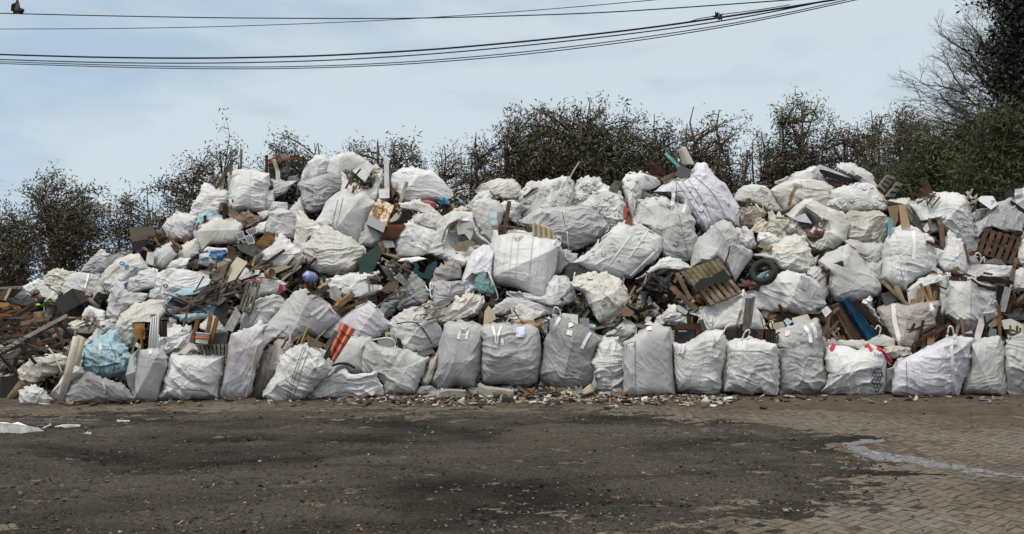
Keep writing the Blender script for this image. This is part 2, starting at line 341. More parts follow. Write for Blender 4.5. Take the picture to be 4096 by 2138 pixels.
    for i in range(nf):                                          # small torn flaps of the coating standing off the cloth
        j = rs.randint(3, NR - 8); k = rs.randint(NA); p = V[j, k]; n_ = nn[j, k]
        e = np.array([rs.uniform(-1, 1), rs.uniform(-.2, .2), rs.uniform(-1, 1)]); e -= n_ * (e @ n_); e /= np.linalg.norm(e) + 1e-9; g = np.cross(n_, e); sz = rs.uniform(.03, .075)
        q = [p + e * sz, p + g * sz * .8 + n_ * .006, p - e * sz + n_ * .014, p - g * sz * .8 + n_ * .024]
        q += [x - n_ * .003 for x in q]
        fq += [tuple(len(allv) + len(fv) + x for x in f_) for f_ in BOXF]; fv += q
    if nf: allv = np.concatenate([allv, np.array(fv)]); ff = np.concatenate([ff, np.array(fq)])
    col = tuple(np.array(TONE.get(tone, (.6, .6, .6))) * rs.uniform(.94, 1.06)) + (o.get('dirt', {'C': .55, 'c': .8, 'W': .38, 'w': .45, 'L': .15}.get(tone, .2)),)
    base = np.array([org[0], org[1], allv[:, 2].min()])
    ob = mesh_obj(name, allv, ff, m, loc=base, color=col, smooth=True)
    tag(ob, label, cat, group)
    q = allv - np.array([org[0], org[1], org[2]]); cl = np.stack([q[:, 0] * math.cos(a) + q[:, 2] * math.sin(a) + s * 3.3, -q[:, 0] * math.sin(a) + q[:, 2] * math.cos(a) + s * 5.1, q[:, 1]], 1)
    at_ = ob.data.attributes.new('cloth', 'FLOAT_VECTOR', 'POINT'); at_.data.foreach_set('vector', cl.astype(np.float32).ravel())
    if name == 'bulk_bag' and min(w, h) > 60 and len(pp) == 1 and key not in ('PIA', 'A1', 'C1', 'A9', 'K2', 'F2'):     # the slack collar of cloth round the mouth
        for kk_ in range(1 if rs.rand() < .55 else 2):
            th0 = -math.pi / 2 + rs.normal() * (.5 if kk_ == 0 else 1.6); span = rs.uniform(.7, 1.5); ang = np.arctan2(O[:, 1] - c[1], O[:, 0] - c[0]); dl = np.angle(np.exp(1j * (ang - th0)))
            sel = np.nonzero(np.abs(dl) < span)[0]; sel = sel[np.argsort(dl[sel])]
            if len(sel) < 8: continue
            ns = len(sel); j0 = rs.randint(3, 7); root_v = V[j0, sel]; outd = V[0, sel] - V[j0 + 10, sel]; outd /= np.linalg.norm(outd, axis=1)[:, None]; nrm = nn[j0, sel]; e = np.linspace(0, 1, ns)
            wob = gn(np.stack([e * 9, e * 0, e * 0], 1), s + 31 + kk_); hg = rs.uniform(.035, .085) * np.sin(e * math.pi) ** .5 * (1 + 1.3 * wob); wav = .022 * gn(np.stack([e * 16, e * 0, e * 0], 1), s + 33); hg = np.clip(hg, .004, None)
            r1 = root_v + outd * (hg * .55)[:, None] + nrm * (.018 + wav)[:, None]; r2 = root_v + outd * hg[:, None] + nrm * (.006 + wav * 1.8 - hg * rs.uniform(-.3, .5))[:, None]
            vv = np.concatenate([root_v - nrm * .01, r1, r2, root_v - nrm * .016, r1 - nrm * .007, r2 - nrm * .007]); i_ = np.arange(ns - 1); n_ = ns
            fq = [np.stack([i_ + A_ * n_, i_ + 1 + A_ * n_, i_ + 1 + B_ * n_, i_ + B_ * n_], 1) for A_, B_ in ((0, 1), (1, 2), (2, 5), (5, 4), (4, 3))]
            mesh_obj('collar', vv, np.concatenate(fq), m, ob, loc=vv.mean(0), color=tuple(min(1, x * 1.03) for x in col[:3]) + (col[3],), smooth=True)
    xs = CX + V[..., 0] * F / V[..., 1]; ys = HZ - (V[..., 2] - EYE) * F / V[..., 1]
    zput(xs, ys, V[..., 1]); 
    BAGS[key] = dict(o=ob, Y0=Y0, T=T, xs=xs.ravel(), ys=ys.ravel(), Y=V[..., 1].ravel(), V=V, n=nn, c=c)
    return ob
def bsurf(key, x, y):
    B = BAGS[key]; d = (B['xs'] - x) ** 2 + (B['ys'] - y) ** 2; i = np.argpartition(d, 4)[:4]
    return B['Y'][i].min()
def ribbon(key, name, path, wpx, color, t, off=.012, m='fabric', n=None, th=.006):
    p = smoothline(px(t, parse(path)), n or 14); tn = np.gradient(p, axis=0); tn /= np.linalg.norm(tn, axis=1)[:, None] + 1e-9; nr = np.stack([-tn[:, 1], tn[:, 0]], 1)
    Y = np.array([bsurf(key, *q) for q in p]); Y = np.convolve(np.pad(Y, 1, 'edge'), [.25, .5, .25], 'valid') - off
    a = p + nr * wpx / 2; b = p - nr * wpx / 2
    fr = np.stack([P3(a[:, 0], a[:, 1], Y), P3(b[:, 0], b[:, 1], Y)], 1); bk = fr + np.array([0, th, 0])
    k = len(p); v = np.concatenate([fr, bk], 1).reshape(-1, 3); f = []
    for i in range(k - 1):
        q, r = 4 * i, 4 * i + 4
        f += [(q, r, r + 1, q + 1), (q + 2, q + 3, r + 3, r + 2), (q, q + 2, r + 2, r), (q + 1, r + 1, r + 3, q + 3)]
    return mesh_obj(name, v, f, m, BAGS[key]['o'], color=color, smooth=False)
def strap(key, t, path, wpx=9, col=(.72, .72, .70, .15)): return ribbon(key, 'lifting_strap', path, wpx, col, t)
def seam(key, t, path, wpx=2.2, col=(.16, .17, .17, .1)): return ribbon(key, 'seam', path, wpx, col, t, off=.008, th=.004)
def loop(key, t, path, col=(.66, .65, .62, .3), r=.013, dY=.05):
    p = smoothline(px(t, parse(path)), 14); B = BAGS[key]; Ys = np.array([bsurf(key, *q) for q in p]); e = np.linspace(0, math.pi, len(p))
    Y = np.minimum(Ys, np.median(Ys)) - .015 - dY * np.sin(e)
    return tube('lifting_loop', P3(p[:, 0], p[:, 1], Y), r, 'fabric', B['o'], col, 6)
def patch(key, t, quad, col, name='label_pouch'):
    q = px(t, parse(quad)); g = [(i, j) for i in range(5) for j in range(5)]; v = []
    for i, j in g:
        u, w = i / 4, j / 4; p = (1 - u) * ((1 - w) * q[0] + w * q[3]) + u * ((1 - w) * q[1] + w * q[2]); v.append(P3(p[0], p[1], np.array(bsurf(key, *p) - .012)))
    v = np.array(v); n = len(v); v = np.concatenate([v, v + [0, .006, 0]]); f = []
    for i in range(4):
        for j in range(4):
            a = i * 5 + j; f += [(a, a + 5, a + 6, a + 1), (n + a, n + a + 1, n + a + 6, n + a + 5)]
    return mesh_obj(name, v, f, 'plastic', BAGS[key]['o'], color=col)
def text_mesh(body):
    cu = bpy.data.curves.new('lettering', 'FONT'); cu.body = body; cu.size = 1; cu.resolution_u = 2
    to = bpy.data.objects.new('lettering', cu); COL.objects.link(to); dg = bpy.context.evaluated_depsgraph_get()
    me = bpy.data.meshes.new_from_object(to.evaluated_get(dg)); v = np.array([x.co[:] for x in me.vertices]); f = [tuple(p.vertices) for p in me.polygons]
    bpy.data.objects.remove(to); bpy.data.curves.remove(cu); bpy.data.meshes.remove(me); return v, f
def lettering(parent, body, x0, y0, x1, y1, hgt, col, depth, name='lettering'):
    """body written from pixel x0,y0 to x1,y1 (its base line), hgt pixels high, laid on depth(x, y)"""
    v, f = text_mesh(body); v[:, 0] -= v[:, 0].min(); wd = v[:, 0].max(); v[:, 1] -= v[:, 1].min(); v[:, 1] /= v[:, 1].max()
    d = np.array([x1 - x0, y1 - y0]); L_ = np.hypot(*d); u = d / L_; n = np.array([u[1], -u[0]])
    p = np.array([x0, y0]) + (v[:, :1] / wd) * d + v[:, 1:2] * hgt * n
    Y = np.array([depth(*q) for q in p]); w3 = P3(p[:, 0], p[:, 1], Y - .022)
    return mesh_obj(name, w3, f, 'plain', parent, color=col)
# ------------------------------------------------------------------ ground: block paving, with black dirt trodden over most of it
def m_soil(nt, b):
    co = objco(nt); n = N(nt, 'ShaderNodeTexNoise', i_Scale=6, i_Detail=8.0, i_Roughness=.65); L(nt, co, n.inputs['Vector'])
    r = ramp(nt, [(.3, (.045, .034, .026)), (.7, (.10, .079, .058))], n.outputs[0]); L(nt, r.outputs[0], b.inputs['Base Color']); bump(nt, b, n.outputs[0], .5, .02)
mat('soil', .95, .1, m_soil)
def m_pave(nt, b):
    t = N(nt, 'ShaderNodeTexCoord'); g = N(nt, 'ShaderNodeNewGeometry')
    n = N(nt, 'ShaderNodeTexNoise', i_Scale=.55, i_Detail=6.0, i_Roughness=.6); L(nt, t.outputs['Object'], n.inputs['Vector'])
    n2 = N(nt, 'ShaderNodeTexNoise', i_Scale=9, i_Detail=8.0, i_Roughness=.7); L(nt, t.outputs['Object'], n2.inputs['Vector'])
    r = ramp(nt, [(.32, (.070, .056, .042)), (.5, (.115, .098, .076)), (.68, (.135, .122, .102))], n.outputs[0])
    q = ramp(nt, [(0, (.90, .90, .90)), (1, (1.09, 1.08, 1.07))], g.outputs['Random Per Island'])
    s = ramp(nt, [(.3, (.55, .53, .5)), (.62, (1.15, 1.15, 1.15))], n2.outputs[0])
    L(nt, mixc(nt, 1.0, mixc(nt, 1.0, r.outputs[0], q.outputs[0], 'MULTIPLY'), s.outputs[0], 'MULTIPLY'), b.inputs['Base Color']); bump(nt, b, n2.outputs[0], .5, .01)
mat('paving', .85, .2, m_pave)
def m_dirt(nt, b):
    t = N(nt, 'ShaderNodeTexCoord')
    n = N(nt, 'ShaderNodeTexNoise', i_Scale=.9, i_Detail=7.0, i_Roughness=.62, i_Distortion=.8); mp_ = N(nt, 'ShaderNodeMapping'); mp_.inputs['Scale'].default_value = (.45, 1, 1); L(nt, t.outputs['Object'], mp_.inputs[0]); L(nt, mp_.outputs[0], n.inputs['Vector'])
    n2 = N(nt, 'ShaderNodeTexNoise', i_Scale=42, i_Detail=7.0, i_Roughness=.75); L(nt, t.outputs['Object'], n2.inputs['Vector'])
    v = N(nt, 'ShaderNodeTexVoronoi', i_Scale=55.0); L(nt, t.outputs['Object'], v.inputs['Vector'])
    r = ramp(nt, [(.34, (.017, .0155, .0135)), (.46, (.042, .037, .031)), (.58, (.070, .062, .051)), (.70, (.086, .077, .064))], n.outputs[0])
    s = ramp(nt, [(.34, (.42, .41, .40)), (.5, (.95, .95, .95)), (.66, (1.8, 1.75, 1.65))], n2.outputs[0])
    c = mixc(nt, 1.0, r.outputs[0], s.outputs[0], 'MULTIPLY')
    sp = ramp(nt, [(.965, (0, 0, 0)), (.985, (1, 1, 1))], v.outputs['Color'])
    L(nt, mixc(nt, sp.outputs[0], c, (.105, .095, .08)), b.inputs['Base Color'])
    bump(nt, b, n2.outputs[0], 1.0, .03)
mat('dirt', .95, .12, m_dirt)
def m_wet_sheen(nt, b):  # wet trickle on the paving; the sky's reflection is painted in as pale grey
    t = N(nt, 'ShaderNodeTexCoord'); n = N(nt, 'ShaderNodeTexNoise', i_Scale=26, i_Detail=7.0, i_Roughness=.75); L(nt, t.outputs['Object'], n.inputs['Vector'])
    r = ramp(nt, [(.40, (.03, .03, .032)), (.53, (.13, .13, .14)), (.7, (.29, .29, .31))], n.outputs[0]); L(nt, r.outputs[0], b.inputs['Base Color'])
mat('wet_sheen', .45, .5, m_wet_sheen)
gx = 900
tag(mesh_obj('ground', [(-gx, -60, -.003), (gx, -60, -.003), (gx, 1500, -.003), (-gx, 1500, -.003)], [(0, 1, 2, 3)], 'soil', loc=(0, 0, 0)), kind='structure')
# herringbone blocks 20 x 10 cm, laid askew
bv, bf = [], []
ca, sa = math.cos(R(38)), math.sin(R(38)); G_ = .076
prs = np.random.RandomState(11)
def inside(x, y): return -8.5 < x < 9.5 and 4.4 < y < 13.6 and abs(x) < y * .70 + .6
quads = []
for i in range(-185, 186):
    for j in range(-185, 186):
        k = (i - j) % 4
        if k == 0: w_, h_ = 2, 1                                 # lying block
        elif k == 3: w_, h_ = 1, 2                               # standing block
        else: continue
        x0, y0 = i, j
        quads.append((x0, y0, w_, h_))
seen = set(); keep = []
for q in quads:
    cells = [(q[0] + a, q[1] + b_) for a in range(q[2]) for b_ in range(q[3])]
    if any(c_ in seen for c_ in cells): continue
    seen.update(cells); keep.append(q)
g_ = .065
for x0, y0, w_, h_ in keep:
    cx_, cy_ = (x0 + w_ / 2) * G_, (y0 + h_ / 2) * G_; X_, Y_ = ca * cx_ - sa * cy_, sa * cx_ + ca * cy_ + 8
    if not inside(X_, Y_): continue
    z = prs.normal(0, .0016) + .004 * math.sin(X_ * 1.3) * math.sin(Y_ * 1.7); tl = prs.normal(0, .0014, 4)
    c4 = [(x0 + g_, y0 + g_), (x0 + w_ - g_, y0 + g_), (x0 + w_ - g_, y0 + h_ - g_), (x0 + g_, y0 + h_ - g_)]; m4 = (cx_ / G_, cy_ / G_); n0 = len(bv)
    for sc_, zz in ((1.06, -.02), (1.0, 0)):
        for q, (a, b_) in enumerate(c4):
            a = (m4[0] + (a - m4[0]) * sc_) * G_; b_ = (m4[1] + (b_ - m4[1]) * sc_) * G_; bv.append((ca * a - sa * b_, sa * a + ca * b_ + 8, z + zz + tl[q]))
    bf += [tuple(n0 + q for q in f_) for f_ in ((4, 5, 6, 7), (0, 1, 5, 4), (1, 2, 6, 5), (2, 3, 7, 6), (3, 0, 4, 7))]
tag(mesh_obj('paving', bv, bf, 'paving', loc=(0, 0, 0)), kind='structure')
def gpt(x, y): Y = yground(y); return np.array([(x - CX) * Y / F, Y])
def sdist(P, poly):
    """signed distance to a polygon on the ground, positive inside"""
    d = np.full(len(P), 1e9); ins = np.zeros(len(P), bool); n = len(poly)
    for i in range(n):
        a, b = poly[i], poly[(i + 1) % n]; ab = b - a; t = np.clip(((P - a) @ ab) / (ab @ ab), 0, 1); d = np.minimum(d, np.linalg.norm(P - a - t[:, None] * ab, axis=1))
        c = (a[1] > P[:, 1]) != (b[1] > P[:, 1]); ins ^= c & (P[:, 0] < (b[0] - a[0]) * (P[:, 1] - a[1]) / (b[1] - a[1] + 1e-12) + a[0])
    return np.where(ins, d, -d)
def sheet(name, poly, step, hmax, soft, rag, m, lift=0.0, bumpy=.012, seed=0, stretch=1.0):
    lo, hi = poly.min(0) - 1.0, poly.max(0) + 1.0; lo[1] = max(lo[1], 3.4)
    xs = np.arange(lo[0], hi[0], step); ys = np.arange(lo[1], hi[1], step); Xg, Yg = np.meshgrid(xs, ys); P = np.stack([Xg.ravel(), Yg.ravel()], 1)
    d = sdist(P, poly); p3 = np.concatenate([P * np.array([1 / stretch, 1]), 0 * P[:, :1]], 1)
    n = rag * (gn(p3 * 1.1, seed) * .9 + gn(p3 * 2.7, seed + 1) * .5 + gn(p3 * 7, seed + 2) * .28 + gn(p3 * 16, seed + 3) * .15)
    k = np.clip((d + n) / soft, -1, 1); z = hmax * k + lift + bumpy * (gn(p3 * 5, seed + 4) + .7 * gn(p3 * 11, seed + 5) + .7 * gn(p3 * 19, seed + 6)) * np.clip(k * 1.2 + .4, .1, 1)
    z = np.where(k < -.9, -.06, z)
    nx, ny = len(xs), len(ys); i = np.arange(ny - 1)[:, None] * nx + np.arange(nx - 1)[None]; f = np.stack([i, i + 1, i + nx + 1, i + nx], -1).reshape(-1, 4)
    f = f[(z[f] > -.055).any(1)]
    return tag(mesh_obj(name, np.concatenate([P, z[:, None]], 1), f, m, loc=(0, 0, 0), smooth=True), kind='structure')
dirt_poly = np.array([gpt(*q) for q in [(-600, 1672), (300, 1668), (700, 1655), (1300, 1650), (1800, 1648), (2300, 1655), (2750, 1678), (3000, 1715), (3220, 1760), (3380, 1830), (3480, 1900), (3520, 1960), (3380, 2000), (3120, 2020), (2950, 2060), (2720, 2110), (2560, 2190), (2560, 2400), (-600, 2400)]])
sheet('dirt', dirt_poly, .026, .016, 1.3, .75, 'dirt', lift=.003, bumpy=.020, seed=20, stretch=2.0)
mud_poly = np.array([gpt(*q) for q in [(-700, 1560), (4800, 1560), (4800, 1596), (4800, 1690), (4096, 1670), (3500, 1655), (3000, 1640), (2700, 1622), (2300, 1630), (1500, 1634), (900, 1622), (400, 1630), (-700, 1648)]])
sheet('soil', mud_poly, .05, .012, .4, .22, 'soil', lift=.0, seed=40, stretch=2.5)
trickle_poly = np.array([gpt(*q) for q in [(3335, 1763), (3400, 1766), (3530, 1756), (3525, 1762), (3440, 1780), (3480, 1793), (3580, 1818), (3720, 1838), (3900, 1868), (4300, 1920), (4300, 1952), (3950, 1910), (3750, 1876), (3560, 1842), (3440, 1812), (3390, 1785)]])
sheet('wet_trickle', trickle_poly, .016, .011, .2, .13, 'wet_sheen', lift=-.002, bumpy=.012, seed=60, stretch=1.6)
# ------------------------------------------------------------------ the mound under the bags
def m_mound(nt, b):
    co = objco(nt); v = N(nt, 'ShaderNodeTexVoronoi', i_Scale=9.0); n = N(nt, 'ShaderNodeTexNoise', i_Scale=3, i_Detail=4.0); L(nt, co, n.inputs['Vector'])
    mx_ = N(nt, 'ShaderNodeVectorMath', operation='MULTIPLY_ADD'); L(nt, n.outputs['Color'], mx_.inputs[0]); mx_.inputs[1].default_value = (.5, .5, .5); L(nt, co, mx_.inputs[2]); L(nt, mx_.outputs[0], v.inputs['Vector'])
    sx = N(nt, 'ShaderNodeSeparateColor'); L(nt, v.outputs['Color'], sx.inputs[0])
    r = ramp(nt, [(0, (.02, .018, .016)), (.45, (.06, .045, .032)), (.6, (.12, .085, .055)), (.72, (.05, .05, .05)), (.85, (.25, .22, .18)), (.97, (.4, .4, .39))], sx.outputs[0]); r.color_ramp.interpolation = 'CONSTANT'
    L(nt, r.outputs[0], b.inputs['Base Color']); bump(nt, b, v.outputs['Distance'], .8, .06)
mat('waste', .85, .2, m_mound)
TOP = np.array([(-500, 1500), (-250, 1330), (0, 1310), (250, 1300), (330, 1285), (390, 1240), (430, 1130), (480, 1065), (560, 1000), (660, 930), (760, 850), (900, 780), (1000, 760), (1100, 745), (1300, 740), (1450, 760), (1600, 800), (1700, 850), (1800, 860), (1900, 790), (2050, 780), (2300, 790), (2480, 800), (2560, 790), (2700, 760), (2850, 810), (2950, 850), (3100, 800), (3250, 750), (3400, 750), (3520, 790), (3650, 850), (3800, 850), (4000, 850), (4300, 870), (4700, 1480)], float)
mx_, my_ = np.arange(-500, 4701, 26.0), 70
tp = np.interp(mx_, TOP[:, 0], TOP[:, 1]); bt = np.interp(mx_, [-500, 0, 1500, 4700], [1600, 1585, 1560, 1555])
t_ = np.linspace(0, 1, my_)[:, None]; PY = bt[None] + (tp - bt)[None] * t_; PXg = np.repeat(mx_[None], my_, 0)
YY = ysurf(PY) + .42 + .9 * np.exp(-t_ * 5); V_ = P3(PXg, PY, YY)
q_ = V_.reshape(-1, 3); dn = .16 * gn(q_ * 1.7, 80) + .10 * gn(q_ * 4, 81) + .05 * gn(q_ * 9, 82); V_[..., 1] -= dn.reshape(my_, -1); V_[..., 2] += .4 * dn.reshape(my_, -1)
zput(CX + V_[..., 0] * F / V_[..., 1], HZ - (V_[..., 2] - EYE) * F / V_[..., 1], V_[..., 1])
bk_ = []
for s_ in (.5, 1.2, 2.2, 3.5): r_ = V_[-1].copy(); r_[:, 1] += s_ * 1.1; r_[:, 2] = np.maximum(r_[:, 2] * (1 - (s_ / 3.5) ** 1.5), -.1); bk_.append(r_)
V_ = np.concatenate([V_, np.array(bk_)]); ny_, nx_ = V_.shape[:2]
i_ = np.arange(ny_ - 1)[:, None] * nx_ + np.arange(nx_ - 1)[None]; f_ = np.stack([i_, i_ + 1, i_ + nx_ + 1, i_ + nx_], -1).reshape(-1, 4)
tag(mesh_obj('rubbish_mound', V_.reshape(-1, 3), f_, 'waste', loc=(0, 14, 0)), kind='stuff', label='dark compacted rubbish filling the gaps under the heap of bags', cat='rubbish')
zmound = zbuf.copy()
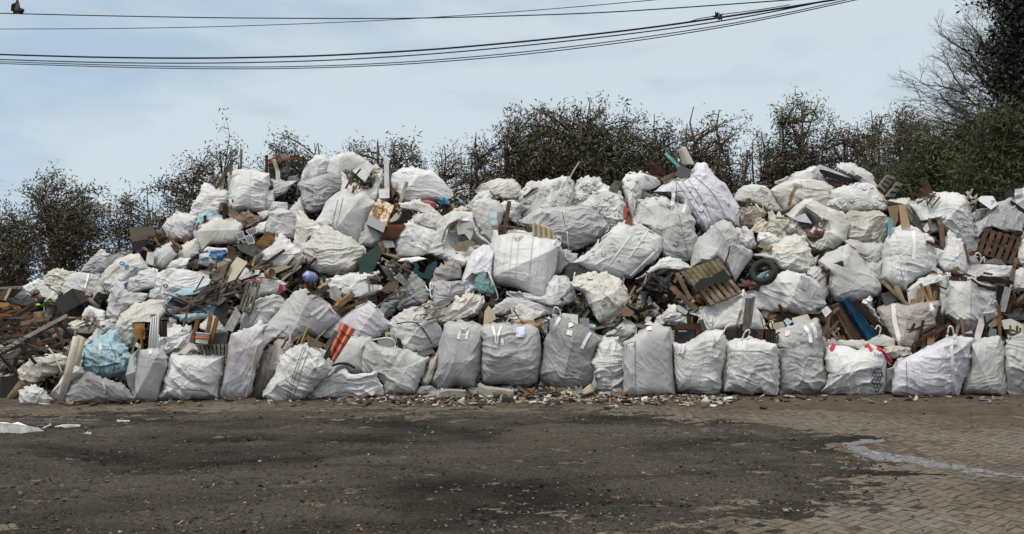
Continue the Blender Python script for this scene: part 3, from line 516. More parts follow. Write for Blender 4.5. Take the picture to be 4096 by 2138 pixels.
# ------------------------------------------------------------------ the bags (key | tile | outline / mouth | tone | options | label)
BAGDATA = '''
A4|A|120,385 190,310 310,250 400,270 460,360 480,420 400,520 330,520 240,420|W|Y=23.6 a=60|bright white bag just behind the stooping worker's back
A3|A|360,230 400,185 500,165 610,185 580,250 530,340 480,375 420,310 365,265|c|Y=23.0 w=1.5|cream torn bag with rags at its top, above the worker in the cap
A21|A|670,180 700,120 780,50 830,0 900,40 890,110 800,150 740,190|g|Y=18 w=1.3|limp grey bag at the heap's far left crest in front of the trees
A22|A|740,190 840,90 980,35 1020,60 920,130 830,205|D|Y=17.6 w=1.3 a=25|dark grey rumpled sacking lying behind the bag with blue scrawl
A2|A|530,330 560,240 620,190 700,180 800,215 850,280 830,350 740,370 700,375 600,350 540,370|w|Y=20.6|pale bag with two white tape strips, right above the black cabinet
A20|A|765,420 830,335 900,330 890,420 840,450|w|Y=16.9 w=.8|small pale bag end poking out right of the black cabinet
A1|A|830,240 900,140 1000,70 1080,35 1150,45 1225,155 1150,185 1060,230 1010,270 930,330 890,335 850,290|C|k=.2 a=30 w=.7|cream bag with blue scrawled marks on its left-leaning side
A5|A|905,340 960,220 1020,170 1100,190 1100,250 1040,280 1035,350 930,370|L|a=60|small lavender grey bag below the blue scrawled bag
A6|A|1030,290 1060,230 1140,170 1280,160 1310,220 1285,310 1180,335 1100,365 1040,350|W|a=10|plump white bag between the lavender bag and the torn open white one
A11|A|1220,400 1270,330 1340,295 1345,400 1260,425|g|a=40 w=.8|narrow grey bag squeezed left of the bag lettered IOONI
B3|B|110,800 170,730 260,685 340,700 410,720 385,800 370,890 290,925 210,925 150,880|W|a=-60|round white knotted bag on the left slope beside the light blue sheet
B4|B|360,880 390,770 440,690 510,665 600,710 630,735 500,755 420,840|B|a=50 dirt=.1|light blue sheet bag draped behind the boxy cream bag
B1|B|350,715 400,600 480,430 510,420 600,460 700,490 705,560 690,620 640,665 620,715 500,700 430,725|W|a=-12 tx=.25 k=.1|slanting white bag left of the upright one at the crest, planks in its mouth
B2|B|700,330 820,293 900,300 1055,338 1055,420 1042,560 1030,650 950,660 850,650 730,685 700,600 708,450|W|p=5 a=-10 k=.25 T=.34|upright square white bag with a tall post behind it on the left crest
B15|B|1030,500 1110,470 1115,570 1065,650 1028,625|w|a=20|sliver of pale bag just right of the upright square white bag
B14|B|1090,390 1190,398 1320,388 1260,450 1230,490 1110,540|w|a=30 w=1.2|grey white slumped bag with a red tag under the brick red bars
B17|B|1250,655 1350,550 1390,665 1330,690|w|a=-50|small pale flap of bag beneath the grey bag on the crest
B16|B|1065,660 1090,578 1225,585 1235,650 1170,665|w|a=0|pale bag rim holding broken brown boards below the crest
B5|B|395,850 440,800 580,728 720,743 812,790 805,870 770,935 540,955 430,1055 405,960|C|p=6.5 a=85 w=.36 k=.3 dirt=.35|boxy cream bag with crisp corners on the left slope
B6|B|228,1090 290,990 405,930 440,1045 350,1095 280,1105|C|a=70 w=.5|flat cream panel of bag leaning against the boxy cream bag
B7|B|20,1060 100,1000 190,945 245,1050 195,1110 120,1175 60,1155|w|a=60 w=.8|tent shaped pale bag left of the flat cream panel
B8|B|135,1165 200,1105 300,1088 385,1083 330,1145 270,1175 180,1185|W|a=25|low white bag lying below the tent shaped pale bag
B18|B|920,830 980,770 1055,752 1020,860 950,860|W|a=40|little white bag tucked behind the white plastic trays
B19|B|965,680 1065,650 1070,705 1000,755|w|a=15|grey flap of bag above the big slate grey bag on the left slope
B10|B|1005,860 1065,750 1100,680 1200,645 1335,680 1325,780 1300,900 1200,910 1130,880|g|a=-15 w=.9 k=.3|broad slate grey bag behind the rust brown board
B12|B|1265,980 1310,870 1310,740 1352,668 1440,740 1545,800 1545,870 1430,905 1405,960 1400,1065 1310,1045|C|a=-35 w=1.1|cream bag with a peaked corner left of the plump cream bag
B11|B|915,1115 1000,1030 1090,960 1170,883 1265,950 1395,1080 1385,1125 1290,1165 1170,1185 1080,1155 980,1145|W|p=4.5 a=35 w=.7 k=.2|square white bag tipped on its corner, above the striped red bag
B9|B|428,1135 450,1050 520,988 690,995 700,1060 735,1115 680,1155 560,1175 / 530,1060 560,1015 680,1010 690,1050 640,1095 570,1100|W|a=20 md=.2|open white bag with blue stripes and blue rags in its mouth
D1|D|5,385 30,300 80,220 150,170 220,173 270,225 240,300 238,330 170,355 100,385|W|a=15 w=.7|white bag at the left of the tall crest above the slumped grey bag
D2|D|238,310 265,200 340,153 460,153 585,210 545,280 470,310 405,320 395,380 360,395 280,345|W|p=6 k=.35 a=-30 w=.32|boxy white bag topping the crest beside the white drawer
D4|D|365,480 395,330 440,430 500,490 560,470 650,450 680,360 735,305 745,380 710,440 695,560 640,595 560,510 450,495|W|a=30 w=.7|torn white bag hanging open around a grey pallet at the crest
D3|D|0,430 100,375 240,328 312,350 370,400 362,480 300,520 262,580 200,635 100,655 25,620 8,520|G|a=-8 k=.25 tz=.15|slumped grey bag under the white bags of the tall crest
D7|D|820,395 840,330 930,288 1000,278 1110,310 1180,300 1265,390 1335,470 1348,520 1300,548 1200,552 1100,555 1000,595 900,565 850,480|W|a=-20 p=5 k=.3 w=.7|wide white bag alone against the trees, right of the white post
D11|D|905,600 1000,588 1060,568 1150,600 1275,700 1240,765 1150,695 1040,665 930,635|C|a=-28 w=1.2 T=.1|loose cream cloth hanging under the wide white bag
D10|D|980,745 1060,688 1150,695 1245,770 1225,840 1100,810 1000,790|w|a=-15|pale bag top below the loose cream cloth
D9|D|845,945 880,880 960,782 1000,778 1110,800 1235,850 1235,930 1185,1015 1100,1065 980,1065 890,1065 860,1005|W|a=-30 w=1.1|white bag right of the brown ribbed boards
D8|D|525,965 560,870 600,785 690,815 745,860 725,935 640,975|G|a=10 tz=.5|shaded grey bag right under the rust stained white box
D5|D|138,765 200,680 250,580 320,520 410,468 500,510 560,508 605,560 660,602 620,680 582,780 572,870 522,962 420,905 340,865 270,805 200,805|W|a=-62 w=.5 p=5 k=.3|large smooth white bag tilted left, beside the rust stained box
D6|D|52,975 100,890 240,805 320,855 440,900 500,960 552,980 560,1050 520,1130 490,1195 400,1210 290,1220 170,1220 88,1165 52,1065|C|a=2 w=1.2 dirt=.3|plump cream bag lying under the large smooth white bag
F2b|F|65,435 180,365 260,268 350,258 370,330 250,352 180,425|C|a=30 w=.9|cream bag shoulder left of the printed teal patch
F1|F|245,265 300,198 370,168 450,148 562,158 605,200 630,285 600,325 480,335 420,295 330,275|C|a=10|cream bag at the saddle of the skyline left of the tall pink stick
F3|F|445,375 560,345 650,378 700,400 645,470 665,565 600,565 530,505 470,435|W|a=-30 w=1.4 f=8|crumpled white bag behind the tall brown stake
F4|F|630,270 720,188 820,188 900,168 1010,138 1062,148 1095,200 1085,330 1065,425 960,435 850,475 700,535 645,545 645,470 685,375 635,345|W|a=62 w=1.0 f=26 k=.2|big flaking white bag under the tall pink stick
F5|F|1060,405 1090,250 1150,178 1322,133 1395,240 1300,285 1240,345 1100,385|W|a=-20 f=14|white peaked bag right of the tall pink stick
F7|F|645,545 760,468 870,438 950,418 1100,405 1250,405 1320,455 1405,560 1445,605 1340,675 1210,755 1080,790 980,765 880,695 780,605|G|a=4 w=1.3 k=.15 tz=.1|large grey slack bag behind the corrugated sheet
F6|F|1070,415 1100,378 1240,338 1300,278 1420,248 1525,288 1570,368 1565,480 1545,535 1450,605 1405,560 1330,465 1260,415|W|a=-10 w=1.2 f=30|white flaking bag folded over the large grey slack bag
F2|F|175,405 250,328 350,328 430,355 485,440 465,520 425,640 412,695 370,725 290,660 230,592 188,492|w|a=-20 w=1.3|crumpled white bag with a faded teal print
D12|D|1155,1035 1190,950 1230,880 1240,790 1290,715 1380,675 1540,685 1600,860 1730,965 1610,1060 1520,1130 1450,1172 1350,1125 1250,1065 / 1270,920 1290,850 1330,780 1400,745 1530,755 1590,890 1690,955 1575,1045 1480,1115 1360,1085 1290,1030|W|a=20 T=.28 md=.4|gaping white bag with its round mouth full of boxes and boards
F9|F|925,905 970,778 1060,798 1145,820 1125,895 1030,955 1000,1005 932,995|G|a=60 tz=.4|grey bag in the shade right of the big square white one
F10|F|1012,1005 1030,943 1080,918 1150,928 1235,985 1170,1055 1090,1080 1018,1055|K|a=40 dirt=.05|black rubbish sack right of the big square white bag
F11|F|1135,893 1200,840 1290,778 1350,690 1420,618 1520,558 1605,548 1745,584 1818,626 1890,666 1895,766 1828,870 1725,940 1635,1020 1525,1036 1400,1005 1250,965|W|a=-22 w=1.0 k=.1 f=22 p=4|broad pale bag with two white seams, under the white flaking bag
F14|F|105,1045 150,900 200,808 290,748 352,758 385,820 372,900 352,970 385,1060 405,1120 355,1195 220,1155 150,1195 118,1125 / 135,1050 205,985 290,988 345,985 385,1095 365,1170 285,1165 215,1125 165,1115|L|a=60 md=.25 T=.2|lavender white bag with teal cloth spilling from its mouth
F12|F|555,1175 700,1200 850,1200 900,1080 950,1018 1052,1048 1115,1130 1115,1185 1085,1255 1000,1295 900,1295 750,1245 600,1225|W|a=-35 w=1.1|white bag pressed beneath the big square white bag
F8|F|372,965 385,800 420,638 520,636 640,643 780,678 945,708 975,742 942,850 932,960 892,1080 862,1208 760,1185 600,1115 440,1085 378,1035|W|p=6 a=-8 w=.36 T=.4 k=.3 dirt=.2|big square white bag at the heap's middle with a corrugated sheet in its top
F13|G|1095,205 1160,128 1300,103 1420,128 1520,163 1590,260 1625,365 1525,435 1415,525 1350,550 1310,505 1250,375 1200,285 1150,245|C|a=-55 w=1.4 dirt=.55 f=14|dirty crinkled white bag hanging beside the black rubbish film
F15|G|0,440 70,318 180,298 300,308 315,365 252,465 100,525 0,555|C|a=40 w=1.3|cream rumpled cloth bag under the teal cloth
H1|H|203,395 240,338 300,328 420,333 522,390 532,425 450,475 390,485 380,565 330,605 320,720 292,745 240,565 213,455|W|a=80 w=.7 f=12|tall white bag left of the mouth of the big lavender bag
H2|H|360,580 480,578 600,558 640,600 780,622 805,700 845,740 835,830 865,885 855,960 835,1060 820,1085 700,1105 590,1085 540,1005 530,900 470,840 380,795 300,775 340,690|w|a=-18 w=1.0 k=.2 f=24|pale bag with ragged flaps below the big lavender bag's mouth
H3|H|500,492 580,428 650,388 790,368 830,298 870,248 942,253 975,310 1040,358 1125,430 1195,560 1255,640 1270,705 1235,795 1150,762 1080,762 1000,805 950,865 900,795 850,722 780,625 700,560 600,490|L|a=-38 w=.9 k=.12 T=.4 f=16|biggest lavender bag, ribbed and bulging, under the turquoise bar
H4|H|820,1165 830,1060 848,960 900,898 960,858 1040,780 1100,753 1165,770 1255,862 1235,960 1345,1010 1345,1060 1295,1145 1245,1235 1200,1280 1160,1205 1050,1092 930,1142|g|a=55 w=1.0 k=.25|grey white bag with a dark strap behind the broken panel pallet
H5|H|1215,835 1290,808 1375,860 1405,965 1340,1012 1250,972 1228,905|W|a=-60 T=.12|white loose flap between the strapped bag and the tyre
H6|H|335,1265 450,1190 540,1098 620,1078 735,1110 805,1172 720,1195 640,1185 500,1195 420,1240|W|a=15 w=1.2|flattened white bag roofing the hollow with black film
J8h|H|0,0 1,0 1,1|w|skip=1|x
PIA|J|92,455 110,388 180,328 260,308 372,325 442,400 485,480 525,552 400,555 330,515 240,475 170,465|C|a=18 w=.7 dirt=.2|off white bag lettered PIA on the right skyline
J2|J|475,292 560,258 650,218 780,158 832,148 855,200 852,272 780,278 640,283 520,308|W|a=25 w=.7|white bag on the right summit left of the black panel
J2b|J|1025,172 1060,133 1132,128 1200,163 1315,220 1335,280 1385,352 1300,335 1200,305 1180,250 1080,212|W|a=-40 w=.7|white bag on the right summit with a pallet just beyond it
J2c|J|850,215 880,255 930,300 1000,350 960,375 900,320 865,280|w|a=-40|folded white bag edge under the black panel
J1|J|415,362 520,300 640,278 770,266 872,288 935,340 945,422 890,505 800,485 700,465 600,535 530,562 480,475|C|a=-8 w=.7 k=.15 dirt=.5|creamy bag with a rust stain on the right summit
J3|J|900,505 950,430 955,368 1060,338 1190,303 1282,308 1385,350 1425,420 1465,512 1430,545 1330,545 1200,555 1080,555 1000,545|W|a=18 w=.9 f=26|white bag with a fringe of hanging tabs on the right summit
J6b|J|400,625 440,588 560,638 640,678 705,760 690,795 560,795 480,855 420,765 388,690|c|a=-40 w=1.8 T=.14|dirty cream rags left of the gaping bag on the right
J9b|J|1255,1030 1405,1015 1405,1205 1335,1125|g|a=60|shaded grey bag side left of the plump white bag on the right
J9|J|1080,825 1150,808 1250,848 1405,858 1415,950 1380,1025 1280,1025 1220,995 1150,935|w|a=-8 dirt=.6|mud stained rounded bag under the dirty crumpled one
J5|J|1065,605 1150,558 1240,568 1340,538 1425,580 1458,650 1452,760 1402,852 1300,858 1200,835 1100,795 1078,765 1120,690|c|a=30 w=1.7 dirt=.9|dirty crumpled cream bag below the fringed bag
J4|J|555,595 620,528 720,458 782,453 870,508 950,548 1052,558 1092,620 1118,700 1072,802 1000,862 900,903 790,908 720,832 650,755 600,695 588,625 / 615,615 665,550 720,508 800,560 865,610 930,635 935,720 900,800 840,815 800,880 735,795 685,720 645,670|C|a=-30 T=.3 md=.42 dirt=.3|gaping cream bag with a white cabinet inside on the right
J6|J|275,945 400,888 480,848 560,790 680,786 725,850 765,930 805,990 785,1072 720,1115 600,1095 500,1075 440,1005 330,965|C|a=-20 w=1.5 dirt=.6|stained cream bag crumpled above the tyre
J8|J|855,1005 950,938 1100,878 1182,960 1262,1040 1335,1130 1385,1232 1352,1305 1200,1350 1000,1350 928,1240 940,1130 880,1065|w|a=-32 w=.6 k=.15 dirt=.12|large smooth pale bag below the gaping cream bag
J10|J|735,1115 800,1058 872,1068 912,1170 935,1280 880,1325 850,1225 790,1155|w|a=30|small pale bag between the grey patched bag and the large smooth one
J7|K|165,275 330,258 340,218 440,128 560,88 700,118 780,148 852,220 888,270 884,380 842,455 700,465 550,435 420,435 300,405 260,335|W|a=-38 w=1.0 k=.4 p=4|white bag with a faded grey printed patch, right of the tyre
L10|L|1095,355 1150,308 1245,303 1225,372 1130,425|C|a=30|small cream bag left of the knotted grey bag
L9|L|345,232 430,223 540,213 575,260 605,330 665,420 642,465 560,345 470,275|C|a=-40 w=1.1|cream bag behind the flattened cardboard box
L3|L|565,262 640,218 770,178 960,178 1022,198 1075,270 1105,400 1145,530 1165,580 1145,645 1060,680 1000,605 930,565 880,500 830,445 800,385 660,415 620,335|W|p=5 a=-25 k=.4 w=.7 f=12|large boxy white bag with torn flaps at the top right
L5|L|1440,225 1480,178 1541,163 1610,168 1630,330 1600,425 1541,425 1525,335|W|a=80|white bag cut by the photo's right edge near the skyline
L4|L|1125,445 1220,358 1330,268 1430,223 1505,288 1545,380 1545,505 1400,515 1300,485 1200,495 1155,575|G|a=70 w=1.3|knotted grey bag gathered to a neck at the upper right
L11|L|645,435 710,418 795,440 805,505 730,525 670,485|W|a=10 w=1.4 T=.1|crushed white bag scrap between the stakes and the boxy bag
L2|L|735,705 790,675 850,680 890,535 965,570 1025,640 1065,740 1085,830 1062,895 960,895 860,885 800,815 765,765|W|a=-12|white bag with wooden stakes in its mouth, right of the plump white one
L1|L|285,935 298,740 338,580 400,485 520,476 600,498 745,580 755,660 765,760 775,835 690,885 600,935 540,985 500,1045 410,1005 305,955|W|a=-6 w=1.0 k=.1 T=.4 dirt=.12|plump white bag below the cardboard box on the right
L6|L|1070,805 1200,798 1350,813 1470,820 1455,915 1350,925 1200,905 1085,895|W|a=-3|long white bag lying under the dark pallet at right
L7|L|1515,645 1560,560 1630,540 1650,800 1560,835 1505,755|C|a=60|cream bag at the right edge beside the dark pallet
L8|L|1460,1005 1490,878 1560,848 1650,900 1650,1035 1480,1035|w|a=20|pale bag at the right edge below the long white one
M7|M|535,245 640,148 760,118 900,103 910,250 880,455 830,475 800,425 800,205 680,198 560,265|W|a=60 w=.8|white bag draped behind the boards in the streaked clear bag
M6|M|885,455 900,280 908,188 1000,158 1100,132 1175,180 1325,270 1305,400 1345,475 1230,525 1150,615 1050,605 960,545|w|a=-40 w=.7 p=4.5 k=.25 dirt=.15|tent shaped grey white bag right of the streaked clear bag
M5|M|270,425 400,368 500,398 600,388 795,362 805,420 772,565 640,645 562,785 440,745 380,665 298,525|b|a=-4 w=.8 dirt=.1|streaked see-through greyish bag full of brown boards
C10|C|75,695 150,638 250,588 372,563 405,620 385,700 485,810 300,835 190,805 120,845 75,795|W|a=30 w=1.8|crumpled white plastic sheeting above the front bag with wood in it
C11|C|440,575 530,500 585,488 695,630 540,640 455,600|W|a=-50 w=.8|white bag scrap behind the paint bucket
C1|C|35,205 60,108 150,63 300,68 480,93 535,108 530,200 480,232 440,262 260,262 170,305 120,355 75,330 90,232|W|a=-5 w=.9|white bag lettered IOONI above the torn blue bag
C2|C|800,155 860,48 960,108 1100,148 1195,200 1135,275 1000,305 930,355 895,305 868,195|W|a=-25 w=.7|white bag with dark pink stripes beside the blue bottle
C3|C|100,425 115,350 180,283 310,236 450,222 560,202 675,198 640,330 540,500 300,535 220,505 135,465 / 140,420 155,362 200,315 320,295 440,283 540,248 625,222 590,330 520,470 320,500 220,470|B|a=30 md=.35 T=.2 dirt=.15|torn light blue bag bursting with brown slats
C4|C|828,605 822,500 848,430 920,368 1010,313 1100,288 1185,330 1225,380 1130,455 1070,525 960,605 880,605|g|a=40 w=.9 tz=.1|round grey bag right of the torn blue bag's slats
C5|C|962,645 1080,538 1200,400 1290,288 1380,263 1525,328 1605,380 1688,480 1695,512 1560,605 1500,655 1400,645 1250,695 1100,695 1040,745 980,685|G|a=-34 p=4.5 k=.35 w=.7|long slate grey bag leaning diagonally left of the red roof sheet
A19|A|685,805 720,738 830,638 890,588 945,630 965,695 860,715 760,785|W|a=40 w=1.2|white wrinkled bag resting on top of the light blue sack
A7|A|850,605 880,500 905,400 930,338 1000,358 1150,353 1220,365 1195,430 1100,455 1000,535 950,615 890,625|g|a=-4 w=1.1|large grey bag with sagging folds right of the black cabinet
A8|A|955,645 1000,538 1100,468 1250,428 1335,428 1345,520 1305,595 1110,605 1110,705 1080,805 1000,765 965,725|C|a=25 w=.7 dirt=.4|cream white bag left of the torn light blue bag
A9|A|682,545 740,468 865,510 865,595 825,655 760,605 700,575|W|a=30 w=.6|small white bag printed with a dark molecule pattern
A10|A|565,612 640,573 740,598 805,630 805,675 730,695 640,685|c|a=5 w=1.2|low cream bag beside the overturned table frame
A12|A|145,1065 180,958 280,888 360,873 545,888 560,960 480,1035 360,1065 290,1115 220,1150|c|a=-25 w=1.1|limp beige bag under the metal table frames at lower left
A18|A|405,1195 480,1098 570,958 645,928 695,1020 570,1135 540,1235 470,1255|W|a=50 w=.6|pale smooth bag leaning against the cream tube
A13|A|150,1240 190,1168 290,1122 385,1188 445,1240 400,1280 180,1282|g|a=-40 w=1.5|collapsed grey white bag flat on the ground at lower left
A17|A|1035,1035 1070,898 1112,845 1135,960 1115,1200 1065,1135|g|a=80|narrow grey bag wedged between the blue sack and the square grey bag
A14|A|680,855 760,778 860,718 942,688 975,770 1035,830 1075,882 1045,1012 920,1060 790,1055 718,1015 686,962|B|a=-12 w=1.2 T=.34 dirt=.15|light blue tied sack near the left end of the front row
A15|A|530,1278 570,1128 640,1078 730,1018 840,1068 960,1108 1065,1168 1100,1232 980,1260 700,1280|D|a=-22 w=.9|dark grey bag slumped on the ground beneath the light blue sack
A16|A|1095,1262 1110,1180 1128,960 1138,818 1210,828 1312,828 1375,890 1385,960 1335,1105 1303,1245|G|a=85 w=.36 p=5.5|square flat grey bag with a white panel standing in it
E1|E|245,205 330,148 440,103 560,108 690,108 600,145 600,200 705,200 725,245 600,295 480,335 380,295 350,235 270,255|W|a=15 w=.8|white bag behind the loose grey boards at the heap's middle left
E2|E|785,318 860,248 950,218 1012,108 1062,148 1125,200 1165,290 1125,385 1000,405 900,425 850,375|D|a=35 w=1.0|dark grey bag under the heap of grey boards
D13|E|1170,200 1240,48 1330,-5 1440,40 1455,150 1330,165 1250,210|b|a=-30|brownish grey bag beside the teal crate
E10|E|1185,335 1195,198 1300,172 1445,162 1505,272 1440,305 1380,345 1270,395 1198,375|G|a=-10|grey bag with a hanging loop right of the dark grey one
E11|E|1100,392 1170,378 1240,430 1310,398 1400,318 1580,318 1580,455 1400,505 1280,565 1200,505|c|a=35 w=1.6|cream crumpled sheeting above the long grey front bag
E3|E|195,640 300,558 390,488 500,418 612,362 685,420 755,500 825,558 740,625 660,695 500,695 420,645 260,675|l|a=-25 k=.4 p=4.5 w=.7|grey mauve bag with a pointed edge above the red roof sheet
E4|E|825,555 900,478 1020,408 1105,428 1185,500 1255,590 1270,672 1235,745 1100,805 960,815 905,720 845,660|w|a=-15 w=.9|grey white bag with a thin black hose across it
E5|E|215,1050 300,898 350,798 430,688 625,698 595,780 570,860 575,985 480,1010 400,970 280,1030|w|a=70 w=.35 k=.1 dirt=.2|smooth white bag right beside the red roof sheet
E8|E|1065,1090 1140,950 1160,878 1235,828 1225,935 1185,1040 1140,1110|c|a=60 dirt=.9|soiled bag end squeezed behind the streaky front bag
E8b|E|1035,1165 1090,1108 1185,1108 1250,1160 1200,1195 1060,1195|D|a=0|dark flattened bag on the ground left of the concrete slab
E6|E|560,875 600,758 620,708 700,738 800,768 880,768 1000,818 1145,858 1125,960 1075,1065 1035,1185 900,1195 760,1195 740,1085 680,1005 568,985|w|a=-26 w=.9 dirt=.35|streaky white bag standing in front of the hose bag
E7|E|75,1190 150,1108 250,1028 330,978 402,943 450,988 570,993 662,998 722,1080 750,1152 742,1195 600,1205 300,1230 120,1235|W|a=10 w=1.4 dirt=.4|low crumpled white bag lying in front of the red roof sheet
C6|C|50,1235 90,1120 140,930 183,818 280,818 480,833 685,822 665,920 658,1010 623,1115 613,1230 400,1220 200,1245|W|a=-32 w=1.2 k=.15 T=.36|wide white front bag with a broken pallet and bucket on top
C7|C|620,1205 650,1050 678,900 698,755 735,640 830,615 980,548 1035,580 985,640 1030,720 1005,830 952,950 922,1105 882,1195 870,1232 700,1232|l|a=80 w=.7 dirt=1.0|tall soiled brown and white front bag with rags on top
C8|C|900,1185 940,1060 980,898 1050,788 1130,718 1235,708 1265,750 1205,835 1155,925 1130,1005 1052,1125 1000,1205 930,1215|b|a=75 w=.8|slim brownish grey front bag leaning right
C9|C|995,1215 1040,1098 1110,998 1158,880 1220,798 1350,738 1455,738 1535,778 1605,880 1615,955 1560,1025 1480,1095 1422,1185 1350,1245 1150,1240 1050,1228|W|a=-28 w=1.2|white front bag with thin green double stripes
E9|E|1155,1080 1208,960 1228,830 1268,680 1298,588 1338,553 1480,543 1592,570 1630,620 1640,700 1628,830 1612,965 1568,1130 1480,1145 1400,1105 1310,1145 1230,1145|G|a=82 w=.6 T=.38|long grey front bag with two white straps left of the tagged one
G1|G|385,425 430,368 540,308 700,338 850,378 955,420 885,465 700,435 560,425 480,475 400,468|g|a=-3 w=1.2 T=.12|flat folded grey sheets under the big square white bag
G5|G|520,505 600,438 700,413 800,438 875,490 885,560 865,655 810,595 700,545 590,535|C|a=40 w=2.0 T=.14 dirt=.7|cream paper rags heaped on the tagged grey bag
G4b|G|1245,1145 1300,1000 1345,1130 1335,1170|G|a=80|dark strip of bag between two bags at the front
G2|G|278,605 330,568 450,558 590,563 720,568 795,610 815,700 820,830 805,950 784,1075 700,1115 590,1125 500,1095 288,1085 272,950 287,780|G|a=12 w=1.0 T=.42|grey front bag with a pale blue label pouch
G3|G|790,965 828,850 848,680 888,640 888,540 930,478 990,488 1120,558 1260,618 1365,690 1315,775 1275,870 1305,970 1285,1075 1180,1145 1050,1150 940,1135 828,1075 795,1020|D|a=-40 w=1.0 T=.4|dark grey front bag leaning left with two white straps
G4|G|1280,905 1330,780 1330,728 1400,678 1470,688 1550,758 1595,850 1575,1000 1575,1165 1450,1170 1360,1155 1308,1055|W|a=2 w=1.1|white front bag right of the dark grey leaning bag
I5|I|55,655 150,578 220,508 325,558 335,645 240,685 190,745 145,690|g|a=40|pale grey bag behind the front row below the crinkled bag
I6|I|465,565 560,458 620,378 685,388 705,440 795,490 785,555 600,545 520,605|C|a=15 w=1.6 dirt=.6|cream rags and sacking above the black chest
I4|I|835,455 960,398 1100,378 1200,330 1292,262 1322,330 1385,390 1435,450 1495,595 1350,605 1150,605 1000,605 940,545 925,480|W|a=15 w=.8|white bag under the broken panel pallet
I1|I|217,905 233,738 330,668 430,578 520,588 628,598 640,730 645,880 665,1050 675,1195 560,1200 400,1195 280,1212 217,1175|g|a=-55 w=.5 p=6 k=.1|upright grey white front bag with a square outline
I2|I|645,805 640,718 720,738 800,718 900,648 1000,623 1122,608 1135,700 1140,860 1105,985 1095,1085 1082,1178 950,1202 850,1185 690,1155 662,1050 650,905|W|a=-10 w=1.0 T=.4|white front bag with a drooping loop below the black chest
I3|I|1093,1080 1100,1010 1130,870 1135,728 1220,708 1290,688 1342,678 1430,708 1583,738 1595,900 1595,1115 1572,1200 1490,1205 1450,1170 1320,1200 1190,1170 1092,1172|W|a=-22 w=1.0 T=.36 dirt=.1|white front bag with one upright loop above its rim
K3b|K|995,705 1130,718 1290,708 1332,678 1395,648 1505,690 1505,755 1300,745 1200,785 1050,745|C|a=10 w=.8|beige bag rim holding the stack of pallets
K3|K|868,695 1000,698 1045,742 940,738 900,805 878,765|g|a=20|grey bag edge between the tall grey bag and the red strapped one
K1|K|455,625 560,598 700,568 800,518 838,518 865,640 885,760 905,930 915,1085 860,1158 720,1188 480,1188 462,1000 465,800|G|a=-12 w=1.1 T=.36|tall grey front bag with white goods on top
M4|M|315,1150 328,950 420,930 440,868 545,858 475,890 418,970 402,1160|g|a=80|shaded grey bag between the red strapped bag and the lavender front bag
M4b|M|315,765 400,738 515,768 565,840 440,865 348,855|c|a=20 w=1.8 T=.14|cream rags behind the red strapped bag
K2|K|898,850 903,768 940,733 1100,748 1200,788 1290,738 1362,758 1435,790 1450,880 1440,1000 1425,1188 1280,1198 1120,1198 900,1188 838,1165 908,1095 905,950|W|a=12 w=1.1 T=.36 dirt=.05|white front bag with red straps and blue lettering
M1|M|398,1155 413,970 470,878 620,798 770,728 880,668 955,678 1085,698 1095,780 1085,950 1045,1010 1015,1105 995,1212 800,1212 570,1212 450,1188|L|a=5 w=.9 T=.38 dirt=.05|wide lavender front bag with broken chairs and boards on top
M2|M|1005,1178 1028,1010 1080,940 1090,718 1200,698 1362,678 1388,780 1405,950 1410,1135 1382,1198 1150,1192|w|a=40 w=.9 T=.34|greyish white front bag with a white plank standing in it
M3|M|1395,965 1408,780 1420,698 1560,678 1660,690 1670,900 1660,1175 1480,1198 1418,1125|w|a=-30 w=.9|white front bag cut off by the photo's right edge
'''
for ln in BAGDATA.strip().split('\n'):
    k_, t_, p_, tn_, o_, lb_ = ln.split('|')
    if 'skip' in o_: continue
    bag(k_, t_, p_, tn_, o_, lb_)
# ------------------------------------------------------------------ boards, boxes and other things in the heap
CO = dict(br=(.15, .10, .066), db=(.055, .038, .028), gr=(.21, .19, .165), lg=(.36, .345, .32), tan=(.36, .26, .16), wh=(.66, .66, .64), ob=(.27, .135, .055), cr=(.50, .455, .37), bk=(.018, .018, .02),
          dg=(.09, .09, .09), rd=(.30, .05, .035), rb=(.11, .05, .035), ye=(.45, .30, .08), gy=(.33, .33, .33), tq=(.13, .45, .40), wo=(.27, .20, .14))
ORD = ['leftmost', 'second from the left', 'third from the left', 'fourth from the left', 'fifth from the left', 'sixth from the left', 'seventh from the left', 'eighth from the left']
prj = np.random.RandomState(21)
def depth_at(mode, pts):
    off = 0.0
    if '+' in mode: mode, o_ = mode.split('+'); off = float(o_)
    if '-' in mode: mode, o_ = mode.split('-'); off = -float(o_)
    if mode == 'f':
        y = [zget(a, b, 2, 20) for a, b in pts]; g = [q for q in y if q is not None] or [float(ysurf(pts[0][1]))]
        return [(q if q is not None else float(np.median(g))) - .03 + off for q in y]
    if mode == 'm': return [float(ysurf(b)) + .12 + off for a, b in pts]
    if mode.startswith('Y'): return [float(mode[1:]) + off] * len(pts)
    return [BAGS[mode]['Y0'] + .02 + off] * len(pts)
def zline(p, q, Ya, Yb, w):
    t = np.linspace(0, 1, 24)[:, None]; e = np.array(p) + t * (np.array(q) - np.array(p)); Y = (Ya + t[:, 0] * (Yb - Ya))
    for s in (-.35, 0, .35):
        d = np.array(q) - np.array(p); n = np.array([-d[1], d[0]]) / (np.hypot(*d) + 1e-9) * w * s; zput(e[:, 0] + n[0], e[:, 1] + n[1], Y)
